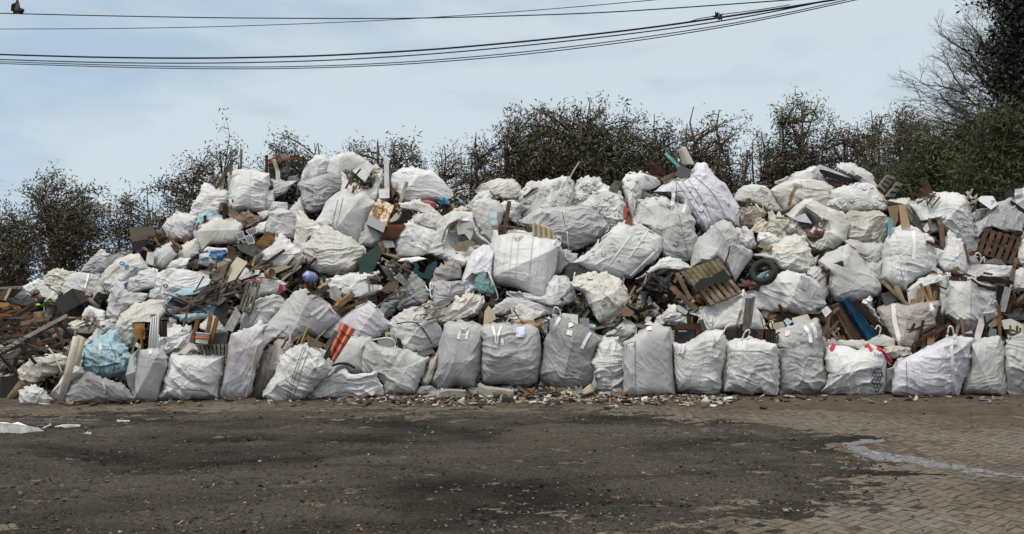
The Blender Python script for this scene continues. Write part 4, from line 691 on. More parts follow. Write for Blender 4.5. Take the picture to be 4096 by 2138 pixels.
def plank3(name, A, B, wd, th, m, color, parent=None, up=None):
    A, B = np.array(A), np.array(B); x = B - A; Ln = np.linalg.norm(x); x /= Ln; v = np.array([0, -1.0, 0]); v -= x * (v @ x); v /= np.linalg.norm(v); y = np.cross(v, x)
    n = 3; vs = []; r = prj.uniform
    for i in range(n + 1):
        t = i / n - .5
        for a, b in ((-1, -1), (1, -1), (1, 1), (-1, 1)):
            vs.append([t * Ln + (r(-.03, .03) * wd * 3 if i in (0, n) else 0), a * wd / 2 * (1 + r(-.05, .05)), b * th / 2 + r(-.004, .004)])
    f = [(3, 2, 1, 0), tuple(4 * n + k for k in (0, 1, 2, 3))]
    for i in range(n):
        for k in range(4): f.append((4 * i + k, 4 * i + (k + 1) % 4, 4 * i + 4 + (k + 1) % 4, 4 * i + 4 + k))
    me = bpy.data.meshes.new(name); me.from_pydata(vs, [], f); me.materials.append(MATS[m]); o = bpy.data.objects.new(name, me); COL.objects.link(o)
    M = Matrix(((x[0], y[0], v[0]), (x[1], y[1], v[1]), (x[2], y[2], v[2]))).to_4x4(); M.translation = Vector((A + B) / 2)
    if parent is not None: o.parent = parent; M.translation = Vector((A + B) / 2) - parent_world(parent)
    o.matrix_local = M
    o.color = tuple(color[:3]) + (color[3] if len(color) > 3 else .35,); return o
def plank(t, seg, mode, c, label=None, name='plank', cat='plank', m='wood', th=.03, group=None, parent=None, jit=.0):
    x1, y1, x2, y2, w = seg; p, q = px(t, [(x1, y1), (x2, y2)]); Ya, Yb = depth_at(mode, [p, q])
    j = prj.uniform(-jit, jit); Ya += j; Yb += j
    if abs(Ya - Yb) > .5: Ya = Yb = min(Ya, Yb) + .15
    w /= TILES[t][2]; Ym = (Ya + Yb) / 2; col = CO.get(c, c); col = tuple(np.array(col[:3]) * prj.uniform(.8, 1.2)) + tuple(col[3:])
    o = plank3(name, P3(*p, Ya), P3(*q, Yb), w * Ym / F, min(th, w * Ym / F * .8), m, col, parent); zline(p, q, Ya, Yb, w)
    if parent is None: tag(o, label, cat, group)
    return o
def cluster(row):
    t, mode, c, name, cat, group, label, segs = row.split('|'); m = 'wood'
    if ':' in c: c, m = c.split(':')
    sg = [tuple(float(v) for v in s.split(',')) for s in segs.split(';')]; k = len(sg)
    order = {i: r for r, i in enumerate(sorted(range(k), key=lambda i: sg[i][0] + sg[i][2]))}
    for i, s in enumerate(sg):
        lb = label if k == 1 or k > 8 else f'{label}, {ORD[order[i]]}'
        plank(t, s, mode, c, lb, name, cat, m, group=group if (k > 1 and group) else None, jit=.03)
def slab(t, poly, mode, th, m, c, name, label=None, cat=None, ext=(0, 0), tilt=(0, 0), parent=None, group=None, dirt=None, grid=None):
    p = px(t, parse(poly) if isinstance(poly, str) else poly); p = orient(p); ctr = p.mean(0); s = TILES[t][2]
    Yl = depth_at(mode, [tuple(q) for q in p]); Y0 = float(np.percentile(Yl, 30))
    Y = Y0 + tilt[0] * (p[:, 0] - ctr[0]) * Y0 / F - tilt[1] * (p[:, 1] - ctr[1]) * Y0 / F
    fr = P3(p[:, 0], p[:, 1], Y); bk = P3(p[:, 0] + ext[0] / s, p[:, 1] + ext[1] / s, Y + th); n = len(p)
    v = np.concatenate([fr, bk]); f = [tuple(range(n)), tuple(range(2 * n - 1, n - 1, -1))] + [(i, i + n, (i + 1) % n + n, (i + 1) % n) for i in range(n)]
    col = CO.get(c, c); col = tuple(col[:3]) + (dirt if dirt is not None else .35,)
    ce = v.mean(0); o = mesh_obj(name, v, f, m, parent, loc=ce, color=col)
    for a in np.linspace(0, 1, 9):
        e = ctr + (p - ctr) * a; e2 = np.concatenate([e + (np.roll(e, -1, 0) - e) * b for b in np.linspace(0, 1, 8)]); zput(e2[:, 0], e2[:, 1], np.full(len(e2), Y0))
    if parent is None: tag(o, label, cat, group)
    return o
def root(name, t, at, mode, label, cat, group=None):
    p = px(t, [at])[0]; Y = depth_at(mode, [tuple(p)])[0]; e = empty(name, P3(p[0], p[1], Y)); tag(e, label, cat, group); return e
def pallet(t, quad, mode, c, label, nb=6, tilt=(0, 0), name='pallet', across=False, thick=.12, group='wooden pallets in the heap'):
    q = px(t, parse(quad)); Yl = depth_at(mode, [tuple(a) for a in q]); Y0 = float(np.percentile(Yl, 30)); ctr = q.mean(0); s = []
    Yq = Y0 + tilt[0] * (q[:, 0] - ctr[0]) * Y0 / F - tilt[1] * (q[:, 1] - ctr[1]) * Y0 / F
    Q = P3(q[:, 0], q[:, 1], Yq); e = empty(name, Q.mean(0)); tag(e, label, 'pallet', group)
    n = np.cross(Q[1] - Q[0], Q[3] - Q[0]); n /= np.linalg.norm(n); n = -n if n[1] < 0 else n
    def pt(u, v, w): return (1 - u) * ((1 - v) * Q[0] + v * Q[3]) + u * ((1 - v) * Q[1] + v * Q[2]) + n * w
    def bar(nm, u0, u1, v0, v1, w0, w1, col):
        v = [pt(u0, v0, w0), pt(u1, v0, w0), pt(u1, v1, w0), pt(u0, v1, w0), pt(u0, v0, w1), pt(u1, v0, w1), pt(u1, v1, w1), pt(u0, v1, w1)]
        mesh_obj(nm, v, BOXF, 'wood', e, loc=np.mean(v, 0), color=col)
    col0 = np.array(CO.get(c, c)[:3]); g = .62 / nb
    for i in range(nb):
        u = (i + .19) / nb; bar('deck_board', u, u + g, 0, 1, 0, .022, tuple(col0 * prj.uniform(.75, 1.2)) + (.4,))
    for v0 in (.0, .45, .9): bar('stringer', .02, .98, v0, v0 + .1, .024, thick - .024, tuple(col0 * .8) + (.4,))
    for u in (.05, .45, .8): bar('base_board', u, u + .15, 0, 1, thick - .022, thick, tuple(col0 * .75) + (.4,))
    for a in np.linspace(0, 1, 12): zput(*((q[0] + (q[1] - q[0]) * a)[None] + np.linspace(0, 1, 12)[:, None] * ((q[3] + (q[2] - q[3]) * a) - (q[0] + (q[1] - q[0]) * a))[None]).T, np.full(12, Y0))
    return e
def ptube(t, pts, w, mode, m, c, name, label, cat, parent=None, n=8, k=None):
    p = px(t, parse(pts)); Yl = depth_at(mode, [tuple(a) for a in p]); Y0 = float(np.median(Yl)); 
    if k: p = smoothline(p, k)
    r = w / TILES[t][2] * Y0 / F / 2; o = tube(name, P3(p[:, 0], p[:, 1], Y0 - r), r, m, parent, tuple(CO.get(c, c)[:3]) + (.3,), n)
    if parent is None: tag(o, label, cat)
    return o
def rag(key, t, pts, c, label, name='rag', cat='rag', opt='w=1.7', group=None):
    TONE[key] = CO.get(c, c)[:3]; return bag(key, t, pts, key, 'T=.12 dirt=.2 ' + opt, label, name, cat, group)
def lathe(prof, n=20):
    v, f = [], []
    for r, z in prof:
        for j in range(n): a = 2 * math.pi * j / n; v.append((r * math.cos(a), r * math.sin(a), z))
    for i in range(len(prof) - 1):
        for j in range(n): f.append((i * n + j, i * n + (j + 1) % n, (i + 1) * n + (j + 1) % n, (i + 1) * n + j))
    return np.array(v), f
def turned(name, prof, n, m, color, t, at, mode, rot, scale, parent=None):
    """lathe profile placed with its axis turned by rot, centred on a photo point"""
    v, f = lathe(prof, n); p = px(t, [at])[0]; Y = depth_at(mode, [tuple(p)])[0]; Rm = np.array(rot.to_matrix()); v = v * scale @ Rm.T
    if parent is None: Y -= .0
    c = P3(p[0], p[1], Y); return mesh_obj(name, v + c, f, m, parent, loc=c, color=color, smooth=True), c
from mathutils import Euler

# --- rags, cloth and film
rag('tarp', 'A', '75,405 130,375 200,370 270,385 300,440 240,480 130,490 90,460', 'bk', 'black crumpled tarpaulin left of the stooping worker', 'tarpaulin', 'tarpaulin', 'Y=22.5 w=2')
rag('film', 'I', '405,150 460,108 560,140 660,80 655,200 645,330 565,375 440,295 405,230', 'bk', 'black plastic film crumpled in the hollow left of the broken panel pallet', 'plastic_film', 'plastic film', 'w=2.4 dY=.05 T=.16')
rag('teal', 'F', '222,1065 250,1005 332,975 342,1040 405,1120 392,1185 285,1175 210,1135', (.13, .25, .26), 'teal cloth spilling from the lavender white bag', opt='w=1.2 dY=-.12 a=75')
rag('pinkrag', 'D', '1082,572 1150,558 1212,590 1205,645 1130,625', (.35, .10, .13), 'dark pink garment lying under the wide white crest bag', 'garment', 'garment')
rag('bluecap', 'D', '1248,585 1290,553 1345,578 1345,608 1262,605', (.03, .17, .30), 'bright blue garment beside the dark pink one', 'garment', 'garment')
rag('slate', 'E', '695,435 738,358 840,348 865,440 805,503 740,492', (.16, .19, .20), 'heap of blue grey crumbled scraps in the hollow of the grey mauve bag', 'scrap_heap', 'scrap', 'w=3 dY=-.05')
rag('straw', 'G', '600,545 640,520 760,525 815,560 810,600 700,565', (.36, .20, .08), 'orange brown straw tangle on the rim of the tagged grey bag', 'straw', 'straw', 'w=2.4 T=.07 dY=-.1')
rag('roll', 'B', '1178,330 1200,270 1240,262 1258,310 1240,400 1195,400', 'bk', 'black plastic roll standing under the brick red bars', 'plastic_roll', 'plastic roll', 'w=1.2 a=80')
rag('greyfilm', 'B', '1215,400 1240,352 1320,340 1345,385 1330,402', 'dg', 'dark grey film scrap under the brick red bars', 'plastic_film', 'plastic film')
rag('creamrag', 'D', '640,385 660,250 690,238 735,300 720,350 680,350 660,392', 'cr', 'cream cloth hanging right of the white drawer on the crest', opt='w=1.4 dY=-.1')
rag('navy', 'D', '545,440 570,405 650,365 662,400 640,455 560,470', (.02, .03, .05), 'dark navy plastic bag beside the grey pallet at the crest', 'plastic_bag', 'plastic bag', 'w=2 dY=-.1')
rag('paper', 'D', '878,1110 920,1078 1060,1068 1135,1090 1000,1135', 'wh', 'white crushed paper above the dark teal crate', 'paper', 'paper', 'w=2')
rag('mulch', 'J', '878,248 940,255 1040,290 1125,330 1050,345 940,315', 'rb', 'brown rotten board debris under the black panel on the summit', 'debris', 'debris', 'w=2.2 dY=-.05')
rag('innermulch', 'J', '655,695 740,690 830,720 900,760 880,800 800,830 720,780', 'rb', 'red brown scraps inside the gaping cream bag', 'debris', 'debris', 'w=2.4 dY=-.12 T=.08')
rag('magenta', 'J', '850,680 880,650 930,660 930,720 880,710', (.25, .02, .08), 'magenta scrap of cloth inside the gaping cream bag', opt='dY=-.05')
rag('dome', 'L', '1205,810 1230,765 1300,748 1370,765 1410,812 1330,815', 'dg', 'dark grey dome shaped lid under the dark brown pallet', 'lid', 'lid', 'w=.3')
rag('bluestuff', 'M', '1362,455 1450,462 1540,425 1580,520 1500,565 1400,505', (.02, .022, .026), 'black plastic bag between white boards near the right edge', 'plastic_bag', 'plastic bag', 'w=2')
rag('twist', 'M', '112,355 190,293 218,330 205,400 275,480 285,525 190,445 150,400', 'wh', 'white twisted cloth right of the blue pallet', opt='w=1.6 dY=-.1')
rag('greyrag', 'C', '140,560 180,505 235,520 250,590 200,628 145,610', 'gy', 'grey rag hanging beside the white louvred panel', opt='w=1.6')
rag('lilac', 'A', '705,375 730,345 770,365 765,400 735,400', (.25, .13, .18), 'pink and purple scrap of film by the black cabinet', 'plastic_film', 'plastic film', 'grow=.8 w=1')
rag('bluerag', 'B', '535,1055 560,1010 640,1005 690,1040 640,1100 600,1085 575,1105', (.05, .18, .36), 'blue rags in the mouth of the blue striped bag', opt='w=2 dY=-.12')
rag('jrags', 'J', '120,640 150,560 220,470 300,500 380,560 340,640 260,690 160,690', 'cr', 'cream and brown paper rags left of the dirty cream rags', 'paper', 'paper', 'w=3 T=.2')
rag('jrags2', 'J', '200,740 260,660 340,600 420,640 460,760 380,800 290,760', 'cr', 'soiled sacking folded above the white flap', 'sacking', 'sacking', 'w=2.6 T=.2')
rag('wrap', 'J', '285,780 300,735 400,740 480,800 470,860 380,850 290,830', 'wh', 'white film wrapped parcel with dark print above the stained cream bag', 'parcel', 'parcel', 'w=1.2 T=.14 dY=-.1')
rag('btrash', 'B', '660,620 720,680 860,680 1000,700 1010,750 900,800 830,830 740,740', 'br', 'brown broken debris between the upright square bag and the boxy bag', 'debris', 'debris', 'w=3 T=.12')
rag('ktrash', 'K', '300,400 560,440 830,460 860,520 700,500 540,520 400,560 330,480', 'br', 'brown waste packed beneath the grey patched bag', 'debris', 'debris', 'w=3 T=.14 dY=.2')
rag('ftrash', 'F', '30,430 110,400 180,410 190,470 90,470 20,480', 'cr', 'cream scraps along the edge left of the teal printed bag', 'debris', 'debris', 'w=3')
rag('rubble', 'L', '985,1100 1230,960 1330,1000 1330,1040 1200,1000', 'br', 'brown splintered wood behind the tent shaped bag', 'debris', 'debris', 'w=3')
# --- single boards and clusters: tile | depth | colour | name | category | group | label | segments
CLUST = '''
B|B2+.15|gr|post|post||weathered grey post rising behind the upright square white bag|820,105,812,330,20
B|B1+.02|br|plank|plank||long brown plank leaning from the slanting white bag|752,200,585,470,22
B|B1+.06|cr|board|board|pale boards in the slanting white bag|pale board standing in the slanting white bag|735,240,722,340,22;656,335,640,470,30
B|B1+.1|gr|stick|stick||short grey stick at the left rim of the slanting white bag|555,352,512,430,16
B|B14+.25|rd:paint|metal_bar|metal bar|brick red bars on the left crest|brick red metal bar across the left crest|1060,218,1385,178,16;1060,208,1165,160,12
B|B14+.15|db|board|board|boards standing under the brick red bars|dark board standing under the brick red bars|1045,160,1045,345,22;1073,235,1092,390,20;1100,232,1125,390,20;1320,160,1345,250,26;1370,180,1380,250,18
B|B14+.1|cr|board|board||cream board standing below the brick red bars|1108,195,1142,300,32
B|f|gr|stick|stick||thin grey stick slanting across the debris under the upright square bag|738,560,862,880,13
B|f|lg|slat|slat|pale slats above the white trays|pale thin slat above the white plastic trays|870,800,985,730,13;880,775,965,735,12;895,745,945,920,7
B|f|db|board|board|dark boards under the upright square bag|dark board end under the upright square white bag|668,620,665,740,26;690,625,690,700,22
B|f|lg|board|board||pale curved strip on the slate grey bag|1085,785,1142,878,16
B|f|br|stick|stick||thin brown stick under the rust brown board|935,962,1085,988,9
B|f|ob|plank|plank||orange brown plank left of the flat cream panel|160,905,282,990,22
B|f|br|plank|plank|brown planks on the left slope|brown plank on the left slope below the round knotted bag|300,935,392,890,22;0,935,140,880,20;10,990,135,905,14;310,900,385,905,14
B|f|bk|beam|beam||black beam behind the blue striped bag|350,1115,435,1058,28
B|f|db|plank|plank|dark planks above the striped bag|dark plank in the debris right of the blue striped bag|542,1135,546,1260,28;895,1190,1005,1065,22;990,1160,1207,1012,24;1265,1312,1488,1085,20;825,1285,985,1230,18
B|f|tan|plank|plank||tan split plank standing over the torn blue bag|782,1072,678,1345,15
B|f|lg|slat|slat|pale slats beside the blue bottle|pale slat left of the blue bottle|1175,1240,1358,1148,15;1180,1285,1352,1162,12
A|A16+.03|ob|stick|stick||orange brown stake left of the white louvred panel|1166,640,1175,820,18
A|A16+.1|br|stick|stick||thin stick right of the white louvred panel|1336,590,1345,720,12
A|f|lg|beam|beam||pale timber lying along the woodpile's top left edge|0,318,190,310,22
A|Y20|cr|board|board||white painted lath at the far left behind the woodpile|42,418,86,322,18
A|f|ye|board|board||yellow brown broken board at the far left of the woodpile|25,492,168,478,20
C|C6+.02|ob|post|post|orange brown posts on the wide white front bag|orange brown post rising from the wide white front bag|432,502,374,725,34;546,478,508,660,34;604,492,534,752,34
C|f|rb|stick|stick||red brown stick across the torn blue bag|372,308,298,575,14
C|C9+.03|wh:paint|stick|stick||white upright batten behind the green striped bag|1262,558,1250,745,16
C|C9+.06|lg|stick|stick||pale thin stick behind the green striped bag|1195,695,1368,590,10
C|C9+.02|ye|stick|stick||yellow stick behind the green striped bag|1412,572,1343,760,13
C|C9+.04|br|stick|stick||brown stick crossing the yellow one|1376,648,1346,760,13
D|D4-.2|wh:paint|post|post||white square post standing on the crest|774,198,780,470,42
D|D4-.15|br|post|post||brown post right against the white square post|796,238,816,552,18
D|D7-.3|cr|post|post||yellowish post with a dark burnt tip on the crest|958,395,878,655,30
D|f|lg|plank|plank|grey boards heaped on the dark grey bag|pale grey board in the heap left of the teal crate|575,1098,868,1252,42;690,1192,842,1272,58;588,1275,722,1275,34;800,1048,925,1155,40;812,1140,905,1235,52;875,1235,975,1342,56
E|f|br|plank|plank|brown planks above the grey mauve bag|brown gutter shaped plank above the grey mauve bag|305,425,475,280,52;330,445,605,338,30;125,300,260,215,46
E|f|gr|stick|stick||long grey stick on the dark grey bag below the grey boards|672,412,915,228,16
E|f|gr|log|log||short grey log beside the red roof sheet|332,618,228,778,42
E|E6+.03|br|stick|stick||small brown stake at the rim of the streaky front bag|1042,778,1036,860,14
F|F8+.05|br|post|post||tall brown stake in the big square white bag|532,348,488,640,38
F|F8+.1|bk|stick|stick||black stick beside the tall brown stake|521,478,515,620,16
F|F8+.02|br|plank|plank|planks on the rim of the big square white bag|brown plank along the rim of the big square white bag|498,572,742,612,24;430,590,475,600,40
F|f|rb|stick|stick|dark sticks below the white flaking bag|dark red brown stick left of the white flaking bag|655,315,786,228,15;618,362,748,235,13
F|F4+.1|cr|stick|stick||tall pink stick standing on the skyline|1160,-10,1072,140,13
F|f|cr|board|board||pinkish wooden stub at the foot of the tall pink stick|1060,130,1078,188,24
G|G2+.05|db|stick|stick||dark thin stake between the two grey front bags|265,425,268,590,12
G|f|br|post|post||brown post stub under the big square white bag|1002,320,1016,442,27
G|f|tan|stick|stick||tan stick across the cream rumpled cloth|118,362,215,258,10
G|f|lg|plank|plank||pale green plank slanting above the dark leaning bag|1245,608,1472,560,18
G|f|dg|plank|plank||dark plank rising behind the pale green one|1365,635,1558,512,22
I|f|br|plank|plank|planks in the hollow by the broken pallet|brown plank in the hollow left of the broken panel pallet|640,222,872,432,46;690,100,812,340,38;662,180,700,130,24
I|f|tan|plank|plank||yellowish timber under the black film|592,298,502,380,30
I|f|gr|plank|plank||grey wooden beam behind the square outlined bag|322,560,455,582,34
I|f|br|plank|plank||brown lath left of the black film|442,108,378,218,24
I|I3+.06|gr|post|post|tall grey posts behind the looped bag|tall grey brown post behind the bag with one upright loop|1334,322,1302,615,56;1380,308,1338,590,24
I|I2+.1|db|post|post||dark post behind the black chest|795,488,802,580,36
I|I3+.12|dg|post|post||greenish black post right of the black chest|905,515,935,620,40
H|H3-.1|tq:paint|metal_bar|metal bar||turquoise metal bar jutting out at the top|585,143,712,268,26
H|H3+.05|rb|board|board|dark boards left of the turquoise bar|dark brown board left of the turquoise bar|442,215,585,338,36;452,282,540,355,22;620,258,670,302,28
H|H3+.02|gr|stick|stick||thin grey stick left of the turquoise bar|378,312,565,372,11
H|H3-.02|br|plank|plank||brown plank hugging the turquoise bar|640,172,722,248,18
K|f|br|stick|stick|brown sticks below the grey patched bag|brown stick hanging below the grey patched bag|485,378,542,505,22;560,418,602,515,10
J|f|rb|plank|plank|dark red brown planks on the smooth bag|dark red brown plank lying on the large smooth pale bag|868,1075,1060,1018,48;930,1072,918,1215,24
J|f|br|plank|plank||brown board edge below the tyre|120,1210,345,1222,26
J|f|tan|plank|plank||small tan board in the dirty cream rags|455,610,590,615,20
J|f|tan|plank|plank||pinkish board in the soiled sacking above the tyre|305,850,415,885,44
L|f|br|stick|stick|sticks at the right skyline|brown stick standing at the right skyline|535,110,588,222,15;642,128,695,175,20;580,172,625,185,24
L|f|wh:paint|plank|plank||white plank leaning at the upper right skyline|1055,152,1132,262,22
L|f|db|beam|beam||dark pole jutting from the right edge|1448,240,1580,335,26
L|L2+.03|wo|stake|stake|stakes in the white bag right of the plump one|tan wooden stake in the bag right of the plump white one|725,390,716,560,24;822,448,846,670,40;802,402,816,470,22
L|f|br|plank|plank|brown planks across the plump bag's rim|brown plank crossing the rim between the two right bags|698,598,845,665,24;600,492,698,452,18;528,398,818,612,13
L|f|rb|stick|stick||red brown stick leaning left of the long white bag|1035,622,1078,788,16
L|L4+.05|gr|board|board|boards behind the dark brown pallet|board end standing behind the dark brown pallet|1342,440,1330,520,38;1400,438,1390,525,28;1482,436,1475,535,40
L|f|db|plank|plank|dark planks above the tent shaped bag|dark plank lying above the tent shaped bag|1150,932,1465,962,42;902,930,1055,932,38;1160,990,1325,1032,28
L|f|br|stake|stake||brown stake leaning at the right edge|1502,750,1448,955,24
L|f|br|plank|plank||small brown board beside the plump white bag's foot|918,880,985,835,40
M|f|bk|board|board||black board standing near the right edge|1362,212,1322,425,58
M|f|gy:paint|board|board||grey white board standing near the right edge|1424,225,1372,445,54
M|f|db|board|board|dark boards at the right edge|dark board leaning at the right edge|1465,305,1412,450,40;1560,290,1480,400,30
M|M2+.02|ob|stake|stake||orange brown pole in the greyish white front bag|1344,380,1352,720,22
M|M2+.05|wh:paint|plank|plank||wide white plank in the greyish white front bag|1192,512,1132,740,54
M|M2+.08|br|stick|stick||brown batten left of the wide white plank|1152,508,1118,690,13
M|M2+.04|bk:plastic|stick|pipe||black pipe right of the wide white plank|1214,478,1240,690,15
M|M3+.03|br|post|post|frame posts in the bag at the right edge|brown frame post in the bag cut by the right edge|1446,565,1440,720,14;1508,572,1503,720,14;1538,590,1520,700,12
M|M1+.06|db|furniture_post|furniture part|broken furniture in the lavender front bag|dark furniture leg in the wide lavender bag|666,518,634,690,22;816,388,790,520,22;612,760,650,655,13;568,735,592,830,12
M|M1+.03|rb|plank|plank|red brown planks in the lavender front bag|red brown plank in the wide lavender bag|690,690,862,575,24;640,700,775,600,18
M|M1+.05|wo|stake|stake|stakes at the right of the lavender front bag|tan stake at the right end of the wide lavender bag|1002,495,1030,680,22;985,555,952,680,20
M|M5+.03|tan|plank|plank||long tan plank leaning left in the streaked clear bag|298,172,545,400,30
M|M5+.06|tan|stake|stake|stakes in the streaked clear bag|wooden stake in the streaked clear bag|642,232,640,420,58;640,188,718,380,22;704,208,745,390,34;772,255,755,400,30;576,330,575,420,38
M|M5+.05|gy:paint|stick|rod||thin grey metal rod above the streaked clear bag|463,72,512,240,9
'''
for r_ in CLUST.strip().split('\n'): cluster(r_)
# slats of the torn blue bag, of the woodpile at far left, and other drifts of loose laths
def drift(n, t, box, ang, ln, w, mode, cols, name, cat, group, label, jit=.12, seed=0):
    rs = np.random.RandomState(seed)
    for i in range(n):
        x, y = rs.uniform(box[0], box[2]), rs.uniform(box[1], box[3]); a = R(ang[0] + rs.normal(0, ang[1])); l_ = rs.uniform(*ln); dx, dy = .5 * l_ * math.cos(a), -.5 * l_ * math.sin(a)
        plank(t, (x - dx, y - dy, x + dx, y + dy, rs.uniform(*w)), mode, cols[rs.randint(len(cols))], label, name, cat, th=.02, group=group, jit=jit)
drift(30, 'C', (200, 310, 520, 470), (-14, 13), (180, 330), (9, 20), 'C3-.06', ['br', 'db', 'db', 'gr', 'rb'], 'slat', 'slat', 'slats bursting from the torn light blue bag', 'dark brown slat bursting from the mouth of the torn light blue bag', seed=5)
drift(16, 'C', (470, 200, 760, 330), (24, 9), (200, 340), (12, 24), 'f', ['br', 'db', 'gr', 'gr'], 'slat', 'slat', 'slats right of the torn light blue bag', 'weathered slat sloping up right of the torn light blue bag', seed=6)
drift(46, 'A', (10, 560, 470, 860), (8, 16), (160, 420), (12, 26), 'f', ['db', 'db', 'br', 'rb', 'dg', 'gr'], 'slat', 'slat', 'slats in the woodpile at far left', 'thin dark slat in the collapsed woodpile by the metal table frames', seed=7, jit=.2)
drift(14, 'A', (10, 470, 270, 570), (4, 14), (100, 220), (12, 22), 'Y17', ['db', 'br', 'ob', 'gr'], 'slat', 'slat', 'slats on top of the woodpile at far left', 'short slat on the woodpile top in front of the black tarpaulin', seed=8, jit=.3)
drift(12, 'B', (0, 880, 130, 960), (20, 22), (70, 150), (8, 16), 'f', ['br', 'gr', 'db'], 'lath', 'lath', 'laths on the left slope', 'thin lath among debris left of the round knotted bag', seed=9)
drift(14, 'B', (900, 1130, 1350, 1330), (28, 18), (90, 200), (10, 22), 'f', ['br', 'db', 'tan', 'gr'], 'lath', 'lath', 'laths above the round grey bag', 'broken lath in the debris around the blue bottle', seed=10)
drift(10, 'E', (100, 170, 480, 330), (30, 20), (70, 160), (12, 24), 'f', ['br', 'db', 'tan'], 'lath', 'lath', 'laths left of the grey boards', 'broken lath in the debris above the long slate grey bag', seed=11)
drift(12, 'K', (880, 380, 1020, 650), (60, 25), (100, 220), (14, 28), 'f', ['br', 'db', 'gr'], 'lath', 'lath', 'laths beside the pallets', 'weathered lath beside the pallets above the red strapped bag', seed=12)
drift(12, 'I', (200, 150, 420, 480), (40, 40), (60, 150), (10, 20), 'f', ['br', 'db', 'lg', 'tan'], 'lath', 'lath', 'laths right of the crinkled bag', 'broken lath in the hollow right of the dirty crinkled bag', seed=13)
drift(10, 'M', (540, 560, 880, 740), (35, 30), (60, 140), (10, 22), 'M1+.1', ['br', 'db', 'rb'], 'lath', 'lath', 'laths in the lavender front bag', 'broken lath heaped on the wide lavender front bag', seed=14)
drift(8, 'L', (780, 860, 1330, 1010), (-8, 20), (60, 150), (10, 24), 'f', ['br', 'db', 'tan'], 'lath', 'lath', 'laths above the tent shaped bag', 'broken lath in the debris above the tent shaped bag', seed=15)
drift(8, 'D', (720, 540, 980, 780), (50, 30), (50, 120), (10, 20), 'f', ['br', 'db', 'ob'], 'lath', 'lath', 'laths by the rust stained box', 'broken lath in the dark gap right of the rust stained box', seed=16)
drift(12, 'E', (1080, 380, 1300, 560), (30, 22), (70, 180), (8, 18), 'f', ['tan', 'br', 'lg', 'gr'], 'lath', 'lath', 'laths over the cream sheeting', 'thin lath lying over the cream crumpled sheeting above the long front bag', seed=31)
drift(12, 'G', (300, 440, 900, 580), (5, 30), (60, 150), (8, 18), 'f+.04', ['tan', 'br', 'cr', 'db'], 'splinter', 'splinter', 'splinters over the tagged grey bag', 'wood splinter sticking up from the tagged grey front bag', seed=32)
drift(9, 'I', (30, 500, 240, 690), (25, 25), (60, 150), (8, 18), 'f', ['dg', 'br', 'lg', 'gr'], 'splinter', 'splinter', 'splinters right of the dark leaning bag', 'wood splinter in the gap right of the dark grey leaning bag', seed=33)
drift(12, 'C', (1180, 620, 1560, 780), (50, 22), (60, 160), (7, 16), 'C9+.08', ['tan', 'br', 'lg', 'ob'], 'splinter', 'splinter', 'splinters behind the green striped bag', 'wood splinter poking up behind the green striped bag', seed=34)
drift(12, 'F', (0, 500, 230, 860), (45, 40), (60, 130), (7, 18), 'D12-.2', ['lg', 'br', 'cr', 'gr'], 'strip', 'strip', 'strips inside the gaping white bag', 'thin strip among the boxes inside the gaping white bag', seed=35)
drift(12, 'J', (120, 470, 420, 700), (20, 35), (50, 120), (6, 15), 'f', ['tan', 'br', 'db', 'cr'], 'splinter', 'splinter', 'splinters in the paper rags', 'wood splinter among the cream and brown paper rags', seed=36)
drift(10, 'L', (560, 170, 800, 250), (30, 35), (50, 120), (8, 18), 'f', ['br', 'db', 'rb'], 'splinter', 'splinter', 'splinters on the right skyline', 'wood splinter on the skyline beside the dark red brown board', seed=37)
drift(10, 'L', (1060, 150, 1200, 300), (50, 35), (50, 120), (8, 18), 'f', ['br', 'db', 'cr'], 'splinter', 'splinter', 'splinters beside the clean white box', 'wood splinter heaped left of the clean white box', seed=38)
drift(14, 'K', (20, 480, 460, 700), (70, 25), (60, 160), (8, 20), 'I3+.1', ['br', 'db', 'gr', 'tan'], 'splinter', 'splinter', 'splinters in the looped white bag', 'wood splinter standing in the bag with one upright loop', seed=39)
drift(10, 'D', (430, 300, 700, 480), (40, 40), (50, 130), (7, 16), 'f', ['br', 'db', 'lg', 'ob'], 'splinter', 'splinter', 'splinters in the torn crest bag', 'wood splinter in the mouth of the torn crest bag', seed=40)
drift(12, 'E', (560, 100, 980, 330), (-15, 35), (60, 160), (10, 24), 'f', ['lg', 'br', 'gr', 'db'], 'splinter', 'splinter', 'splinters around the grey boards', 'wood splinter in the heap of pale grey boards', seed=41)
drift(10, 'A', (620, 560, 830, 640), (20, 40), (60, 150), (8, 18), 'f', ['br', 'db', 'gr', 'tan'], 'splinter', 'splinter', 'splinters left of the large sagging bag', 'wood splinter on the low cream bag below the tipped black cabinet', seed=42)
drift(26, 'A', (-20, 640, 330, 930), (14, 26), (110, 300), (6, 13), 'Y12.0', ['rb', 'db', 'br', 'dg'], 'bar', 'bar', 'thin bars among the table frames', 'thin rusty bar tangled among the table frames at far left', seed=51, jit=.25)
drift(14, 'C', (430, 120, 760, 300), (38, 20), (110, 240), (6, 14), 'f', ['br', 'db', 'gr', 'rb'], 'stick', 'stick', 'sticks above the torn light blue bag', 'thin stick in the tangle above the torn light blue bag', seed=52)
drift(10, 'B', (640, 1060, 980, 1200), (45, 25), (80, 190), (7, 16), 'f', ['br', 'db', 'tan', 'gr'], 'stick', 'stick', 'sticks below the white tipped bag', 'splintered stick left of the white bag tipped on its corner', seed=53)
